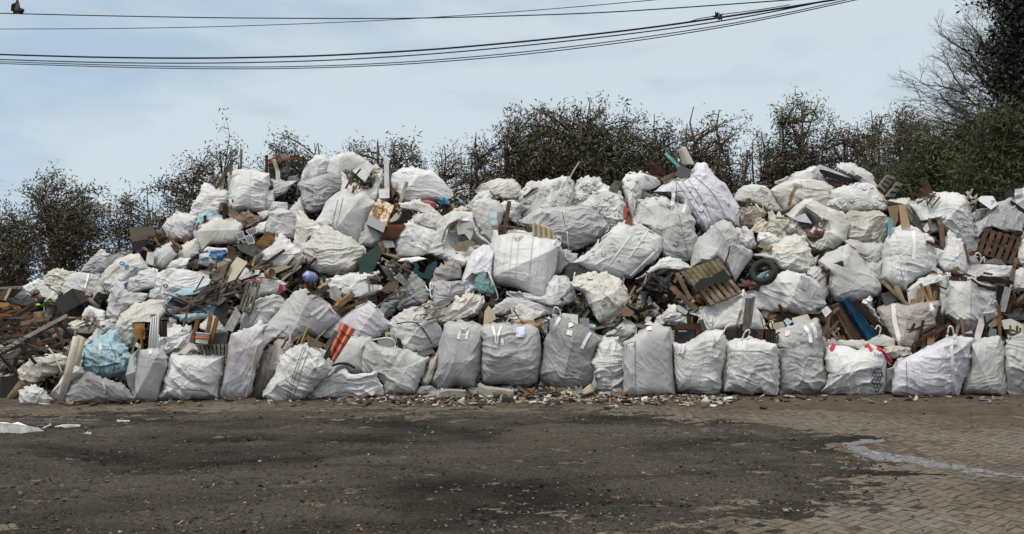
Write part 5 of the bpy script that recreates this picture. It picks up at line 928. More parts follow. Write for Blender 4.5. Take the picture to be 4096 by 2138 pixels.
# --- panels, boxes
S_ = '''
B|538,395 592,400 592,450 538,440|B1+.12|.15|plastic|.02,.03,.08|box|box|navy blue box in the slanting white bag
B|1125,295 1166,298 1166,395 1128,395|B14+.06|.1|paint|.6,.6,.58|panel|panel|white panel standing under the brick red bars
B|1160,150 1215,140 1258,185 1170,195|B14+.3|.06|paint|.2,.2,.19|panel|panel|grey sheet lying on the brick red bars
B|930,968 1050,840 1122,910 1012,1002|f|.05|wood|.27,.14,.06|board|board|rust brown board on the left slope below the slate grey bag
B|478,705 506,695 508,755 482,765|f|.04|wood|.05,.04,.035|board|board|small dark board standing before the light blue sheet
B|398,830 430,758 450,775 418,830|f|.04|wood|.2,.18,.16|board|board|small grey board left of the boxy cream bag's top
B|895,922 912,908 942,945 926,962|f|.03|paint|.68,.68,.68|card|card|small white card left of the rust brown board
B|185,962 272,1000 256,1030 174,992|f|.08|paint|.05,.05,.05|panel|panel|dark grey panel beside the tent shaped pale bag
B|690,960 765,1000 772,1105 700,1085|f|.05|wood|.12,.085,.06|board|board|dark brown board right of the blue striped bag
B|770,962 920,955 1015,1020 930,1075 800,1015|f|.06|concrete|.14,.135,.12|board|board|mossy grey board under the rust brown board
B|565,1200 705,1118 645,1315 556,1275|f|.05|wood|.21,.17,.13|board|board|wide brown board above the torn light blue bag
B|720,1152 782,1070 875,1122 762,1275 655,1318|f|.05|paint|.55,.5,.36|board|board|cream peeling board above the torn light blue bag
B|600,1130 640,1115 705,1125 690,1170 605,1172|f|.1|paint|.58,.52,.26|foam_block|foam block|pale yellow foam block by the blue striped bag
B|1000,1160 1110,1168 1200,1148 1272,1158 1135,1218|f|.03|paint|.34,.26,.17|cardboard|cardboard|tan cardboard sheet above the brown bucket
B|942,1188 988,1190 972,1232 940,1228|f|.02|paint|.6,.6,.58|card|card|white card left of the brown bucket
T|1385,702 1650,690 1682,800 1420,862|m|.35|paint|.15,.125,.08|seat_base|furniture|old brown upholstered seat base on the left slope skyline
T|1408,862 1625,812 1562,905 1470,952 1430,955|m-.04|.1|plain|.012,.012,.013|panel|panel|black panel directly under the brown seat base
A|1205,105 1220,18 1282,25 1266,132|f|.05|paint|.6,.6,.59|panel|panel|small white panel left of the tent shaped pale bag
A|1110,612 1196,608 1198,740 1114,735|A16+.06|.04|wood|.33,.17,.05|door_panel|panel|orange brown door panel left of the white louvred panel
A|1242,538 1290,530 1290,580 1244,585|A16+.1|.05|wood|.4,.28,.16|block|block|tan wooden block on top of the white louvred panel
A|1320,600 1382,590 1384,720 1320,722|A16+.14|.05|plain|.04,.04,.042|panel|panel|dark panel right of the white louvred panel
A|1078,872 1120,718 1138,728 1096,865|A16-.1|.03|plain|.10,.14,.07|sheet|sheet|dull green strip left of the square flat grey bag
A|1114,795 1130,765 1168,790 1162,825|A16-.02|.06|paint|.62,.62,.6|carton|carton|small white carton in the square flat grey bag
A|0,1050 140,1040 205,1130 50,1278 0,1268|Y12.1|.2|rubber|.02,.02,.02|mat|mat|black mesh mat at the lower left edge
A|0,342 72,326 46,420 0,416|Y20.2|.06|wood|.14,.09,.055|board|board|brown panel at the far left edge behind the woodpile
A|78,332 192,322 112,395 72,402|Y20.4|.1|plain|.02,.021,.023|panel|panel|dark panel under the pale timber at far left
A|0,436 60,438 102,462 0,480|Y18|.1|paint|.33,.16,.04|board|board|orange board at the far left edge of the woodpile
A|150,508 250,514 282,560 190,578 150,556|Y18.5|.2|paint|.10,.10,.10|box|box|dark grey box end left of the worker's hand
C|570,442 642,330 722,392 652,592|f|.06|plain|.03,.032,.035|panel|panel|black panel right of the torn blue bag's slats
C|655,602 772,400 818,470 740,622|f|.12|concrete|.32,.32,.31|block|block|speckled grey block leaning right of the black panel
C|598,392 622,290 692,322 640,372|f|.08|concrete|.26,.25,.23|block|block|grey plaster lump above the black panel
C|552,490 585,486 585,650 540,648|C6+.1|.05|paint|.6,.6,.57|board|board|white wedge board between the orange brown posts
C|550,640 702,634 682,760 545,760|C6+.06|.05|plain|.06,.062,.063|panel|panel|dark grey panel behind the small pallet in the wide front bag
C|248,812 372,723 408,740 318,826|C6-.1|.08|paint|.62,.58,.46|foam_block|foam block|cream foam chunk on the wide white front bag
C|1400,645 1575,740 1520,775 1418,742|f|.06|concrete|.17,.12,.085|slab|slab|brown flat stone behind the green striped bag
C|630,1190 642,1180 662,1186 658,1218 634,1216|Y12.1|.04|plastic|.4,.02,.05|wrapper|wrapper|small red wrapper at the foot of the soiled brown bag
D|468,302 602,208 666,258 582,402|D4-.25|.25|paint|.63,.64,.64|drawer|drawer|white drawer on the crest beside the boxy bag
D|704,466 802,460 802,545 708,548|D4-.25|.1|paint|.62,.62,.61|block|block|white block at the foot of the white square post
D|815,460 866,460 832,552|D4-.22|.05|wood|.2,.1,.06|board|board|brown wedge right of the brown post
D|778,776 850,690 905,638 914,668 872,742|f|.04|paint|.55,.53,.45|board|board|pale oval board right of the rust stained box
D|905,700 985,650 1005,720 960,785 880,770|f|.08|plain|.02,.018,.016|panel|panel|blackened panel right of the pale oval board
D|735,928 836,921 850,986 764,992|f|.03|paint|.7,.7,.7|sign|sign|white blank sign plate below the brown ribbed boards
D|702,935 738,935 765,1032 720,1020|f|.05|wood|.3,.2,.13|board|board|brown board left of the white blank sign plate
D|525,1092 700,960 738,1030 642,1222 530,1228|f+.06|.25|plastic|.012,.04,.025|bin|bin|dark green plastic bin under the plump cream bag
D|1015,1192 1050,1108 1062,1200 1112,1222 1142,1150 1218,1104 1232,1140 1168,1272 1028,1258|f|.28|plastic|.012,.06,.075|crate|crate|broken dark teal crate at the middle of the heap
E|722,252 792,178 884,168 884,230 792,282|f|.15|wood|.17,.13,.1|box|box|brown wooden box end on the dark grey bag
E|300,395 368,298 382,330 330,395|f|.03|plastic|.42,.24,.03|scrap|scrap|yellow plastic scrap above the grey mauve bag
E|262,240 330,220 382,270 330,350 270,320|f|.06|paint|.5,.49,.46|panel|panel|crumpled pale panel left of the brown gutter shaped plank
E|690,702 842,658 862,762 718,765|E6+.02|.06|paint|.3,.31,.31|monitor|monitor|grey monitor back in the streaky front bag
E|865,668 902,690 938,805 880,782|E6-.02|.08|plain|.02,.02,.02|screen|screen|black screen frame right of the grey monitor
E|1000,832 1190,778 1202,812 1080,855|E6-.05|.05|plain|.13,.135,.14|beam|beam|dark grey flat beam at the right rim of the streaky front bag
E|210,850 235,792 278,785 280,830 240,870|f-.05|.1|wood|.08,.06,.045|stump|stump|dark wooden stump at the green striped bag's right shoulder
F|430,642 435,558 478,560 478,645|F8+.04|.08|wood|.16,.1,.06|block|block|brown wooden block at the left rim of the big square white bag
F|500,645 540,603 602,614 602,650|F8+.03|.04|paint|.62,.61,.57|card|card|white torn card in the big square white bag's mouth
F|612,362 660,320 692,345 640,384|f|.04|paint|.38,.38,.37|panel|panel|grey panel under the dark red brown sticks
F|1408,242 1482,158 1556,180 1492,275|F6+.35|.06|wood|.16,.15,.135|board|board|weathered grey board in the gap left of the tall white bag
F|0,595 10,530 70,508 92,540 20,605|D12-.12|.05|wood|.34,.22,.11|board|board|tan curved board inside the gaping white bag
F|60,560 205,528 205,640 182,702 130,640 70,650|D12-.22|.04|paint|.6,.6,.58|sheet|sheet|white bent sheet inside the gaping white bag
F|-55,690 40,720 82,780 0,805 -60,770|D12-.14|.1|paint|.42,.41,.38|block|block|grey block inside the gaping white bag
F|10,842 70,718 182,690 232,722 100,862|D12-.18|.06|wood|.33,.26,.2|board|board|beige stained board inside the gaping white bag
G|298,570 310,440 345,388 402,460 412,512 392,560|G2+.1|.06|paint|.48,.4,.27|board|board|cream brown broken board behind the tagged grey bag
G|298,578 400,515 490,488 542,500 542,570 400,575|G2+.02|.15|plastic|.014,.014,.018|tray|tray|black plastic tray lying in the tagged grey bag
G|1005,455 1148,470 1148,560 1005,492|G3+.05|.06|paint|.62,.6,.53|board|board|cream white board behind the dark grey leaning bag
G|1150,562 1160,500 1245,500 1252,595|G3+.1|.05|paint|.25,.25,.25|panel|panel|grey panel right of the cream white board
G|1500,455 1572,408 1575,482 1520,486|f|.1|paint|.22,.14,.09|cardboard|cardboard|brown cardboard piece under the black film
I|170,445 230,390 312,450 272,485 190,485|f|.1|paint|.21,.13,.085|cardboard|cardboard|brown cardboard box flap right of the crinkled bag
I|460,372 486,354 537,410 502,462 475,442|f|.1|paint|.6,.66,.72|foam_block|foam block|pale blue foam box corner below the black film
I|680,402 706,380 792,440 770,472 700,432|f|.1|paint|.62,.64,.67|foam_block|foam block|white foam box right of the pale blue one
I|398,530 420,488 465,490 440,548|f|.05|paint|.6,.6,.6|card|card|white card left of the cream rags
I|1120,608 1228,604 1228,735 1128,745|I3+.05|.2|wood|.045,.04,.035|crate|crate|dark wooden crate end left in the looped white bag
I|1240,625 1262,555 1300,548 1330,600 1400,600 1400,700 1250,712|I3+.03|.2|plain|.018,.018,.02|box|box|black rounded box in the looped white bag
I|1412,595 1468,600 1462,720 1416,715|I3+.04|.1|wood|.13,.085,.055|block|block|brown block right of the black rounded box
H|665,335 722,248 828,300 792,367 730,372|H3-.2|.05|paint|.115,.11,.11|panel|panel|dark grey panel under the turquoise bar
H|540,372 662,308 684,350 580,425|H3-.05|.05|wood|.22,.16,.1|board|board|brown broken board left of the dark grey panel
H|70,470 140,383 208,405 150,505|f|.06|wood|.17,.155,.135|board|board|grey weathered board left of the tall white bag
H|212,620 240,618 242,720 202,742 190,700|f+.1|.1|plastic|.35,.04,.02|container|container|red plastic container in the gap beside the tall white bag
H|220,762 260,703 298,750 272,805|f|.1|paint|.25,.1,.05|container|container|rusty brown pot below the red container
H|388,548 394,478 466,520 472,565|f|.05|wood|.24,.22,.18|board|board|small grey brown board in the pale ragged bag's mouth
J|838,188 880,178 1202,280 1182,322 900,242|J2-.35|.08|plain|.014,.016,.016|panel|panel|long black panel on the right summit
J|808,165 850,130 1195,272 1170,282 880,180|J2-.3|.06|paint|.5,.53,.52|panel|panel|long pale panel lying over the black one
J|1140,242 1182,222 1232,245 1202,278|f|.1|plain|.06,.05,.045|box|box|dark box in the right summit white bag
J|598,612 715,568 782,662 650,640|J4-.2|.3|paint|.55,.56,.57|cabinet|cabinet|white cabinet lying inside the gaping cream bag
J|760,735 795,688 922,740 905,782 840,772|J4-.27|.06|paint|.58,.57,.54|panel|panel|white panel lying in front inside the gaping cream bag
J|190,1175 205,1165 222,1172 226,1210 190,1208|f|.06|plastic|.45,.02,.02|cup|cup|small red cup under the tyre
J|180,500 195,432 236,435 232,490 195,515|f|.06|wood|.12,.1,.07|board|board|dark brown board above the cream paper rags
K|600,500 740,463 772,525 690,565 610,545|K1+.05|.2|paint|.6,.57,.47|appliance|appliance|yellowed white appliance on the tall grey front bag
K|425,578 440,545 520,530 538,572 500,610 430,610|K1+.04|.15|paint|.52,.47,.3|carton|carton|yellowish carton on the tall grey front bag
K|525,522 560,500 608,530 560,570|K1+.08|.12|plastic|.42,.52,.62|box|box|pale blue box between yellowish carton and appliance
K|395,565 405,518 437,530 420,610|K1+.1|.05|paint|.62,.62,.6|card|card|white pointed card left of the yellowish carton
K|862,432 915,388 958,440 902,495|f|.04|paint|.7,.7,.7|card|card|clean white card left of the leaning pallets
L|625,42 706,46 758,168 690,165|f+.1|.05|wood|.09,.045,.03|board|board|dark red brown board upright on the right skyline
L|1145,222 1186,190 1290,190 1338,265 1272,312|f|.25|paint|.68,.69,.69|box|box|clean white box at the upper right
L|1395,165 1420,140 1482,145 1485,200 1400,205|f|.1|plain|.025,.025,.028|box|box|black box on the skyline near the right edge
L|1485,130 1548,122 1560,160 1490,165|f|.08|paint|.5,.52,.54|crate|crate|pale plastic crate on the skyline at the right edge
L|354,372 397,412 382,522 344,555|f|.05|paint|.09,.29,.31|board|board|turquoise board beside the cardboard box
L|660,482 702,428 724,490 690,520|f|.05|paint|.62,.62,.6|board|board|white board scrap behind the tan stakes
M|288,282 400,250 424,340 322,395|M5+.1|.1|paint|.075,.073,.075|cardboard|cardboard|dark grey carton in the streaked clear bag
M|400,212 450,208 505,345 440,330|M5+.12|.04|paint|.33,.3,.18|panel|panel|yellowish clear panel in the streaked clear bag
M|520,272 632,190 655,250 605,400 540,400|M5+.12|.04|paint|.66,.66,.66|board|board|white spotted board in the streaked clear bag
M|710,210 802,228 797,400 760,400|M5+.14|.06|plain|.03,.028,.028|panel|panel|black panel at the right in the streaked clear bag
M|770,492 852,480 862,600 790,650|M1+.1|.12|wood|.07,.05,.038|block|block|dark wooden seat block on the wide lavender bag
M|652,650 696,640 692,760 655,790|M1+.04|.1|wood|.17,.1,.06|box|box|brown box side on the wide lavender bag
M|700,672 772,650 766,745 702,760|M1+.02|.1|wood|.22,.15,.1|box|box|light brown box side on the wide lavender bag
M|1000,640 1122,638 1110,720 1010,710|M1+.08|.12|wood|.05,.035,.028|box|box|dark box at the right end of the wide lavender bag
M|980,652 1100,608 1112,640 1000,660|M1+.12|.03|paint|.6,.6,.57|sheet|sheet|white sheet behind the wide lavender bag
M|1240,562 1322,500 1344,560 1272,590|M2+.1|.06|paint|.24,.16,.1|cardboard|cardboard|brown cardboard behind the orange brown pole
M|1250,640 1262,590 1322,600 1325,700 1255,700|M2+.05|.08|gloss|.16,.22,.22|glass_pane|glass|murky greenish glass pane in the greyish white front bag
M|1370,520 1450,505 1568,560 1568,640 1460,600 1390,600|f|.08|paint|.55,.53,.45|board|board|cream dirty board behind the bag at the right edge
'''
for r_ in S_.strip().split('\n'):
    t_n, po, mo_, th_, m_n, c_s, nm, ct, lb = r_.split('|')
    slab(t_n, po, mo_, float(th_), m_n, tuple(float(v) for v in c_s.split(',')), nm, lb, ct, tilt=(prj.uniform(-.3, .3), prj.uniform(-.1, .3)))
for i, (po, lb) in enumerate([('765,862 836,838 852,905 790,922', 'white plastic tray at the left of three trays'), ('855,836 950,798 962,852 892,882', 'white plastic tray at the right of three trays'), ('838,886 915,874 942,942 882,962', 'white plastic tray lowest of three trays')]):
    e = root('tray', 'B', parse(po)[0], 'f', lb, 'tray', 'white plastic trays on the left slope'); q = np.array(parse(po)); c_ = q.mean(0)
    slab('B', po, 'f', .02, 'plastic', (.36, .36, .36), 'base', parent=e, dirt=.1)
    for j in range(4):
        a, b = q[j], q[(j + 1) % 4]; a2, b2 = c_ + (a - c_) * .84, c_ + (b - c_) * .84; slab('B', [tuple(a), tuple(b), tuple(b2), tuple(a2)], 'f-.04', .05, 'plastic', (.66, .67, .67), 'rim', parent=e, dirt=.1)
# --- pallets
pallet('C', '870,172 988,200 905,452 785,425', 'f', 'gr', 'grey slatted pallet end beside the pink striped bag', 4, tilt=(.2, .2))
pallet('C', '402,738 706,735 692,860 468,862', 'C6+.01', 'gr', 'small broken pallet standing in the wide white front bag', 8)
pallet('D', '402,280 552,345 522,475 438,412', 'D4-.1', 'gr', 'grey pallet caught in the torn crest bag', 5, tilt=(.3, .2))
pallet('L', '268,112 358,-4 428,20 312,165', 'f', 'gr', 'upper grey pallet tilted on the right skyline', 4, tilt=(.2, 0))
pallet('L', '332,205 452,58 488,76 402,208', 'f', 'gr', 'lower grey pallet tilted on the right skyline', 3, tilt=(.2, 0))
pallet('L', '1212,478 1568,568 1472,805 1142,692', 'f-.05', (.10, .06, .042), 'large dark brown pallet lying slanted near the right edge', 6, tilt=(0, .4))
pallet('I', '1478,598 1580,600 1580,760 1478,745', 'I3+.05', 'db', 'dark pallet end standing in the looped white bag', 4)
pallet('K', '958,392 1042,358 1292,692 1132,705', 'K3b+.12', 'br', 'brown pallet leaning left of the blue one', 7, tilt=(.3, .2))
pallet('K', '1062,345 1116,313 1366,650 1290,702', 'K3b+.04', (.016, .080, .165), 'blue painted pallet leaning among brown pallets', 8, tilt=(.3, .2))
pallet('K', '1128,352 1184,343 1492,632 1452,690', 'K3b+.08', 'db', 'dark brown pallet leaning right of the blue one', 8, tilt=(.3, .2))
e = pallet('I', '868,240 1152,105 1288,265 985,388', 'f-.1', (.30, .22, .16), 'broken pallet carrying a plank panel and black felt', 6, tilt=(.1, .35))
slab('I', '720,85 1065,-42 1175,118 868,250', 'f-.05', .05, 'wood', (.23, .19, .12), 'plank_panel', parent=e, tilt=(.1, .35))
for k_ in range(1, 8):
    a0 = np.array((720, 85)) + (np.array((1065, -42)) - np.array((720, 85))) * k_ / 8; a1 = np.array((868, 250)) + (np.array((1175, 118)) - np.array((868, 250))) * k_ / 8
    plank('I', (a0[0], a0[1], a1[0], a1[1], 5), 'f+.01', 'db', parent=e, name='joint_strip', th=.01)
slab('I', '838,215 900,150 1000,130 1108,58 1182,152 1010,195 880,258', 'f-.03', .02, 'plain', (.022, .022, .024), 'roofing_felt', parent=e, tilt=(.1, .35))
# --- white louvred panel, ribbed boards, corrugated and roof sheets
def sheet_quad(t, quad, mode, nu, nv, fn, th, m, col, name, label, cat, tilt=(0, 0), parent=None):
    q = px(t, parse(quad)); Yl = depth_at(mode, [tuple(a) for a in q]); Y0 = float(np.percentile(Yl, 30)); ctr = q.mean(0)
    u, v = np.meshgrid(np.linspace(0, 1, nu), np.linspace(0, 1, nv)); U = u[..., None]; Vv = v[..., None]
    p = (1 - U) * ((1 - Vv) * q[0] + Vv * q[3]) + U * ((1 - Vv) * q[1] + Vv * q[2]); Y = Y0 + tilt[0] * (p[..., 0] - ctr[0]) * Y0 / F - tilt[1] * (p[..., 1] - ctr[1]) * Y0 / F - fn(u, v)
    fr = P3(p[..., 0], p[..., 1], Y).reshape(-1, 3); bk = fr + np.array([0, th, 0]); n = len(fr); i = np.arange(nv - 1)[:, None] * nu + np.arange(nu - 1)[None]; f = np.stack([i, i + 1, i + nu + 1, i + nu], -1).reshape(-1, 4)
    ed = []
    for a in range(nu - 1): ed += [(a, a + n, a + 1 + n, a + 1), ((nv - 1) * nu + a, (nv - 1) * nu + a + 1, (nv - 1) * nu + a + 1 + n, (nv - 1) * nu + a + n)]
    for a in range(nv - 1): ed += [(a * nu, (a + 1) * nu, (a + 1) * nu + n, a * nu + n), (a * nu + nu - 1, a * nu + nu - 1 + n, (a + 1) * nu + nu - 1 + n, (a + 1) * nu + nu - 1)]
    o = mesh_obj(name, np.concatenate([fr, bk]), np.concatenate([f, f[:, ::-1] + n, np.array(ed)]), m, parent, loc=fr.mean(0), color=col); zput(p[..., 0], p[..., 1], Y)
    if parent is None: tag(o, label, cat)
    return o
sheet_quad('A', '1248,562 1314,535 1302,850 1222,845', 'A16+.02', 33, 3, lambda u, v: .015 * (np.sin(u * 22) > 0), .03, 'paint', (.64, .65, .65, .1), 'louvred_panel', 'tall white ribbed panel standing in the square flat grey bag', 'panel')
sheet_quad('F', '740,528 928,598 934,720 738,660', 'F8-.05', 41, 9, lambda u, v: .035 * np.sin(u * 26), .012, 'paint', (.52, .44, .31, .25), 'corrugated_sheet', 'cream corrugated sheet in the big square white bag', 'roof sheet')
sheet_quad('E', '366,533 498,602 300,912 262,800', 'f-.16', 41, 61, lambda u, v: .05 * np.abs(np.sin(u * 2 * math.pi)) + .03 * ((v * 4) % 1), .012, 'plastic', (.40, .075, .035, .2), 'roof_sheet', 'brick red stepped roof sheet leaning between front bags', 'roof sheet', tilt=(.2, .2))
sheet_quad('D', '788,785 946,783 852,932 716,912', 'f', 61, 5, lambda u, v: .018 * (np.sin(u * 62) > .2), .04, 'wood', (.17, .075, .04, .2), 'ribbed_board', 'brown ribbed board under the pale oval board', 'board', tilt=(0, .2))
sheet_quad('H', '700,113 768,84 850,245 742,245', 'H3-.1', 17, 13, lambda u, v: .10 * np.sin(u * math.pi), .02, 'paint', (.50, .46, .38, .3), 'curved_panel', 'cream curved panel topping the right hand peak', 'panel')
# cardboard box, rust stained box, cabinet, chest
e = root('cardboard_box', 'L', (450, 480), 'f', 'flattened brown cardboard box above the plump white bag', 'cardboard box')
slab('L', '345,285 441,270 442,400 402,480 380,420', 'f', .02, 'paint', (.33, .22, .12), 'side_panel', parent=e, tilt=(.5, 0), dirt=.2); slab('L', '442,270 506,265 552,472 470,485', 'f-.03', .02, 'paint', (.42, .3, .18), 'front_panel', parent=e, tilt=(-.3, 0), dirt=.15); slab('L', '510,272 572,390 562,425 520,330', 'f', .02, 'paint', (.22, .14, .075), 'flap', parent=e, dirt=.2)
e = root('metal_box', 'D', (700, 850), 'f-.1', 'white metal box with a rust stained lid', 'metal box')
slab('D', '620,690 700,548 846,610 772,778', 'f-.14', .02, 'rusted', (.62, .6, .53), 'rusted_lid', parent=e, tilt=(0, .5)); slab('D', '592,778 620,692 772,780 747,855', 'f-.12', .3, 'paint', (.5, .51, .51), 'side_panel', parent=e, dirt=.1)
e = root('cabinet', 'A', (600, 540), 'Y16.7', 'black cabinet tipped over right of the worker', 'cabinet')
slab('A', '455,415 600,318 672,446 490,542', 'Y16.5', .05, 'plain', (.042, .042, .038), 'side_panel', parent=e, tilt=(.35, .2)); slab('A', '600,318 702,345 748,412 672,446', 'Y16.6', .05, 'plain', (.05, .05, .045), 'top_panel', parent=e, tilt=(.5, .3)); slab('A', '492,545 672,450 722,490 690,562 560,580', 'Y16.7', .3, 'plain', (.016, .016, .017), 'underside', parent=e)  # last slab is the underside, coloured darker than side and top
e = root('chest', 'I', (770, 700), 'I2+.05', 'black chest with white letters up its side behind the drooping loop bag', 'chest')
slab('I', '660,590 872,596 872,740 680,760', 'I2+.07', .2, 'gloss', (.012, .016, .018), 'door', parent=e); slab('I', '664,560 898,543 895,600 664,604', 'I2+.04', .25, 'wood', (.085, .036, .022), 'lid', parent=e); slab('I', '862,600 894,600 890,690 862,690', 'I2+.04', .25, 'wood', (.13, .06, .04), 'corner_post', parent=e)
sp_ = slab('I', '622,605 636,562 664,560 676,720 640,700', 'I2+.02', .25, 'plain', (.015, .015, .016), 'side_panel', parent=e)
Yc_ = BAGS['I2']['Y0'] + .03; a_, b_ = px('I', [(668, 705), (666, 612)]); lettering(sp_, 'AVEGI', a_[0], a_[1], b_[0], b_[1], 9, (.7, .7, .7, 1), lambda x, y: Yc_)
slab('I', '700,612 782,612 776,622 704,624', 'I2+.02', .03, 'plain', (.34, .27, .2), 'handle', parent=e)
e = root('carton', 'F', (140, 880), 'D12-.22', 'cream box with teal writing inside the gaping white bag', 'box')
bx_ = slab('F', '70,882 165,780 212,808 140,890', 'D12-.27', .12, 'paint', (.46, .44, .33), 'front_face', parent=e, dirt=.2); slab('F', '165,780 180,752 214,772 212,808', 'D12-.25', .1, 'paint', (.66, .64, .54), 'end_face', parent=e, dirt=.1)
Yb_ = BAGS['D12']['Y0'] - .27; a_, b_ = px('F', [(118, 882), (168, 818)]); lettering(bx_, 'anulo', a_[0], a_[1], b_[0], b_[1], 9, (.05, .22, .2, 1), lambda x, y: Yb_)
# --- round things
ptube('A', '636,722 508,1262', 60, 'Y11.55', 'paint', 'cr', 'cardboard_tube', 'thick cream tube leaning left of the light blue sack', 'tube', n=14)
ptube('A', '684,735 600,1105', 44, 'Y11.8', 'paint', (.42, .36, .26), 'cardboard_tube', 'thinner beige tube just right of the thick cream tube', 'tube', n=12)
ptube('A', '188,1100 55,1280', 68, 'Y12', 'bark', (.22, .16, .11), 'log', 'brown log propped at the lower left corner of the heap', 'log', n=12)
ptube('A', '382,792 450,872 516,1022', 13, 'f', 'plastic', 'wh', 'pipe', 'thin white pipe bent over the limp beige bag', 'pipe', k=14)
ptube('A', '735,405 818,482', 32, 'f', 'paint', 'br', 'roll', 'brown roll below the black cabinet\'s right corner', 'roll', n=12)
ptube('E', '288,928 350,905 430,910 492,948', 22, 'f', 'rubber', 'bk', 'pipe', 'short black curved pipe below the red roof sheet', 'pipe', k=16)
ptube('E', '868,552 960,534 1040,540 1092,582 1142,652 1182,730', 11, 'f', 'rubber', 'dg', 'hose', 'thin dark hose arching over the grey white bag', 'hose', k=24)
ptube('F', '1440,575 1430,620 1385,640 1345,680 1338,770', 14, 'f', 'rubber', 'bk', 'strap', 'black strap knotted at the left tip of the broad pale bag', 'strap', k=16)
ptube('H', '1165,975 1150,1050 1118,1140', 13, 'f', 'plain', (.02, .05, .035), 'strap', 'dark green strap across the grey white bag', 'strap', k=14)
ptube('L', '1275,232 1330,235 1275,262 1330,268 1280,290', 7, 'f', 'plain', 'dg', 'wire_hook', 'bent wire hook in front of the clean white box', 'wire')
ptube('J', '335,430 342,520 356,610', 7, 'f', 'fabric', 'wh', 'cord', 'white cord hanging over the cream paper rags', 'cord', k=12)
# tyre
e = root('tyre', 'J', (350, 1195), 'f', 'black car tyre lying on its side with blue cloth inside', 'tyre')
prof = [(.60, -.26), (.68, -.31), (.80, -.34), (.93, -.32), (1.0, -.24), (1.0, .24), (.93, .32), (.80, .34), (.68, .31), (.60, .26), (.60, -.26)]
p_ = px('J', [(348, 1098)])[0]; Yt = (zget(*p_, 10, 10) or 14) - .22; rt = Euler((R(68), R(8), R(-38)), 'XYZ')
v_, f_ = lathe(prof, 40); sc_ = 118 / 2.2414 * Yt / F; v_ = v_ * sc_ @ np.array(rt.to_matrix()).T + P3(p_[0], p_[1], Yt)
mesh_obj('tread', v_, f_, 'rubber', e, loc=v_.mean(0), smooth=True)
zput(*np.array([(p_[0] + 50 * math.cos(a), p_[1] + 45 * math.sin(a)) for a in np.linspace(0, 6.28, 60)]).T, np.full(60, Yt - .15))
rag('tyrerag', 'J', '255,1150 290,1125 350,1090 392,1080 380,1130 330,1165 280,1180', (.12, .27, .30), 'pale blue cloth stuffed in the black tyre', opt='w=2 dY=-.12')
# buckets, bottle
e = root('paint_bucket', 'C', (465, 735), 'C6-.05', 'white paint bucket with orange print between orange brown posts', 'bucket')
prof = [(.0, 0), (.84, 0), (.86, .05), (.95, 1.45), (1.02, 1.46), (1.02, 1.56), (.93, 1.58), (.90, 1.5), (.80, .1), (0, .08)]
k_ = 60 / 2.2414 * BAGS['C6']['Y0'] / F
turned('body', prof, 24, 'paint', (.66, .68, .68, .15), 'C', (462, 728), 'C6-.12', Euler((R(-6), R(6), 0)), k_, e); turned('band', [(.955, .62), (.99, .62), (1.0, .95), (.965, .95)], 24, 'plain', (.5, .14, .04, 1), 'C', (462, 728), 'C6-.12', Euler((R(-6), R(6), 0)), k_, e)
e = root('bucket', 'C', (1085, 145), 'f', 'brown bucket on its side with a pale open mouth', 'bucket'); Yq = zget(*px('C', [(1080, 105)])[0], 3, 20) or 13.5
turned('body', [(0, 0), (.8, 0), (1, 1.5), (.92, 1.5), (.75, .1), (0, .1)], 24, 'paint', (.27, .17, .09, .3), 'C', (1048, 108), 'f-.05', Euler((R(80), R(8), R(60))), 44 / 2.2414 * Yq / F, e)
e = root('water_bottle', 'C', (1450, 190), 'f', 'translucent blue water bottle lying on its side', 'bottle'); rb_ = Euler((R(78), R(-6), R(-38)))
turned('body', [(0, 0), (.92, 0), (1, .06), (1, .55), (.95, .6), (1, .66), (1, 1.2), (.94, 1.26), (1, 1.32), (.98, 1.6), (.6, 1.85), (.38, 1.95), (.38, 2.15), (0, 2.15)], 28, 'gloss', (.24, .30, .58, 1), 'C', (1466, 142), 'f-.12', rb_, 54 / 2.2414 * 13.4 / F, e)
turned('base_ring', [(.55, -.02), (.8, -.05), (.8, 0), (.5, .01)], 28, 'gloss', (.42, .46, .72, 1), 'C', (1466, 142), 'f-.12', rb_, 54 / 2.2414 * 13.4 / F, e)
turned('blue_pot', [(0, 0), (.8, 0), (1, 1.2), (.9, 1.2), (0, .1)], 20, 'plastic', (.17, .32, .38, .2), 'G', (1270, 598), 'f-.05', Euler((R(30), 0, R(20))), 30 / 2.2414 * 13 / F)[0]
tag(bpy.data.objects['blue_pot'], 'small blue pot behind the dark grey leaning bag', 'pot')
# --- table frames at far left
e = root('table_frame', 'A', (320, 860), 'Y12.2', 'overturned table frame with a pale top edge at far left', 'table', 'overturned table frames')
for nm, sg, c in (('top_edge', (10, 838, 552, 545, 30), 'lg'), ('side_rail', (182, 612, 424, 560, 34), 'wo'), ('leg', (480, 590, 606, 738, 22), 'bk'), ('leg', (330, 682, 425, 795, 20), 'bk'), ('leg', (415, 560, 440, 600, 22), 'bk'), ('crossbar', (606, 735, 235, 862, 15), 'dg'), ('slat', (214, 610, 312, 795, 22), 'rb'), ('slat', (318, 592, 412, 772, 22), 'rb'), ('slat', (440, 612, 532, 782, 22), 'rb')):
    plank('A', sg, 'Y12.2', c, parent=e, name=nm, th=.04)
e = root('table_frame', 'A', (140, 1040), 'Y11.8', 'black steel table frame below the pale topped one', 'table', 'overturned table frames')
for nm, sg, c in (('top_rail', (-40, 885, 180, 788, 18), 'bk'), ('leg', (178, 790, 296, 945, 20), 'bk'), ('leg', (0, 872, 142, 1045, 16), 'bk')): plank('A', sg, 'Y11.8', c, parent=e, name=nm, m='plain', th=.04)
slab('A', '-20,895 172,806 120,890 -20,965', 'Y11.85', .03, 'paint', (.2, .19, .18), 'tabletop', parent=e)
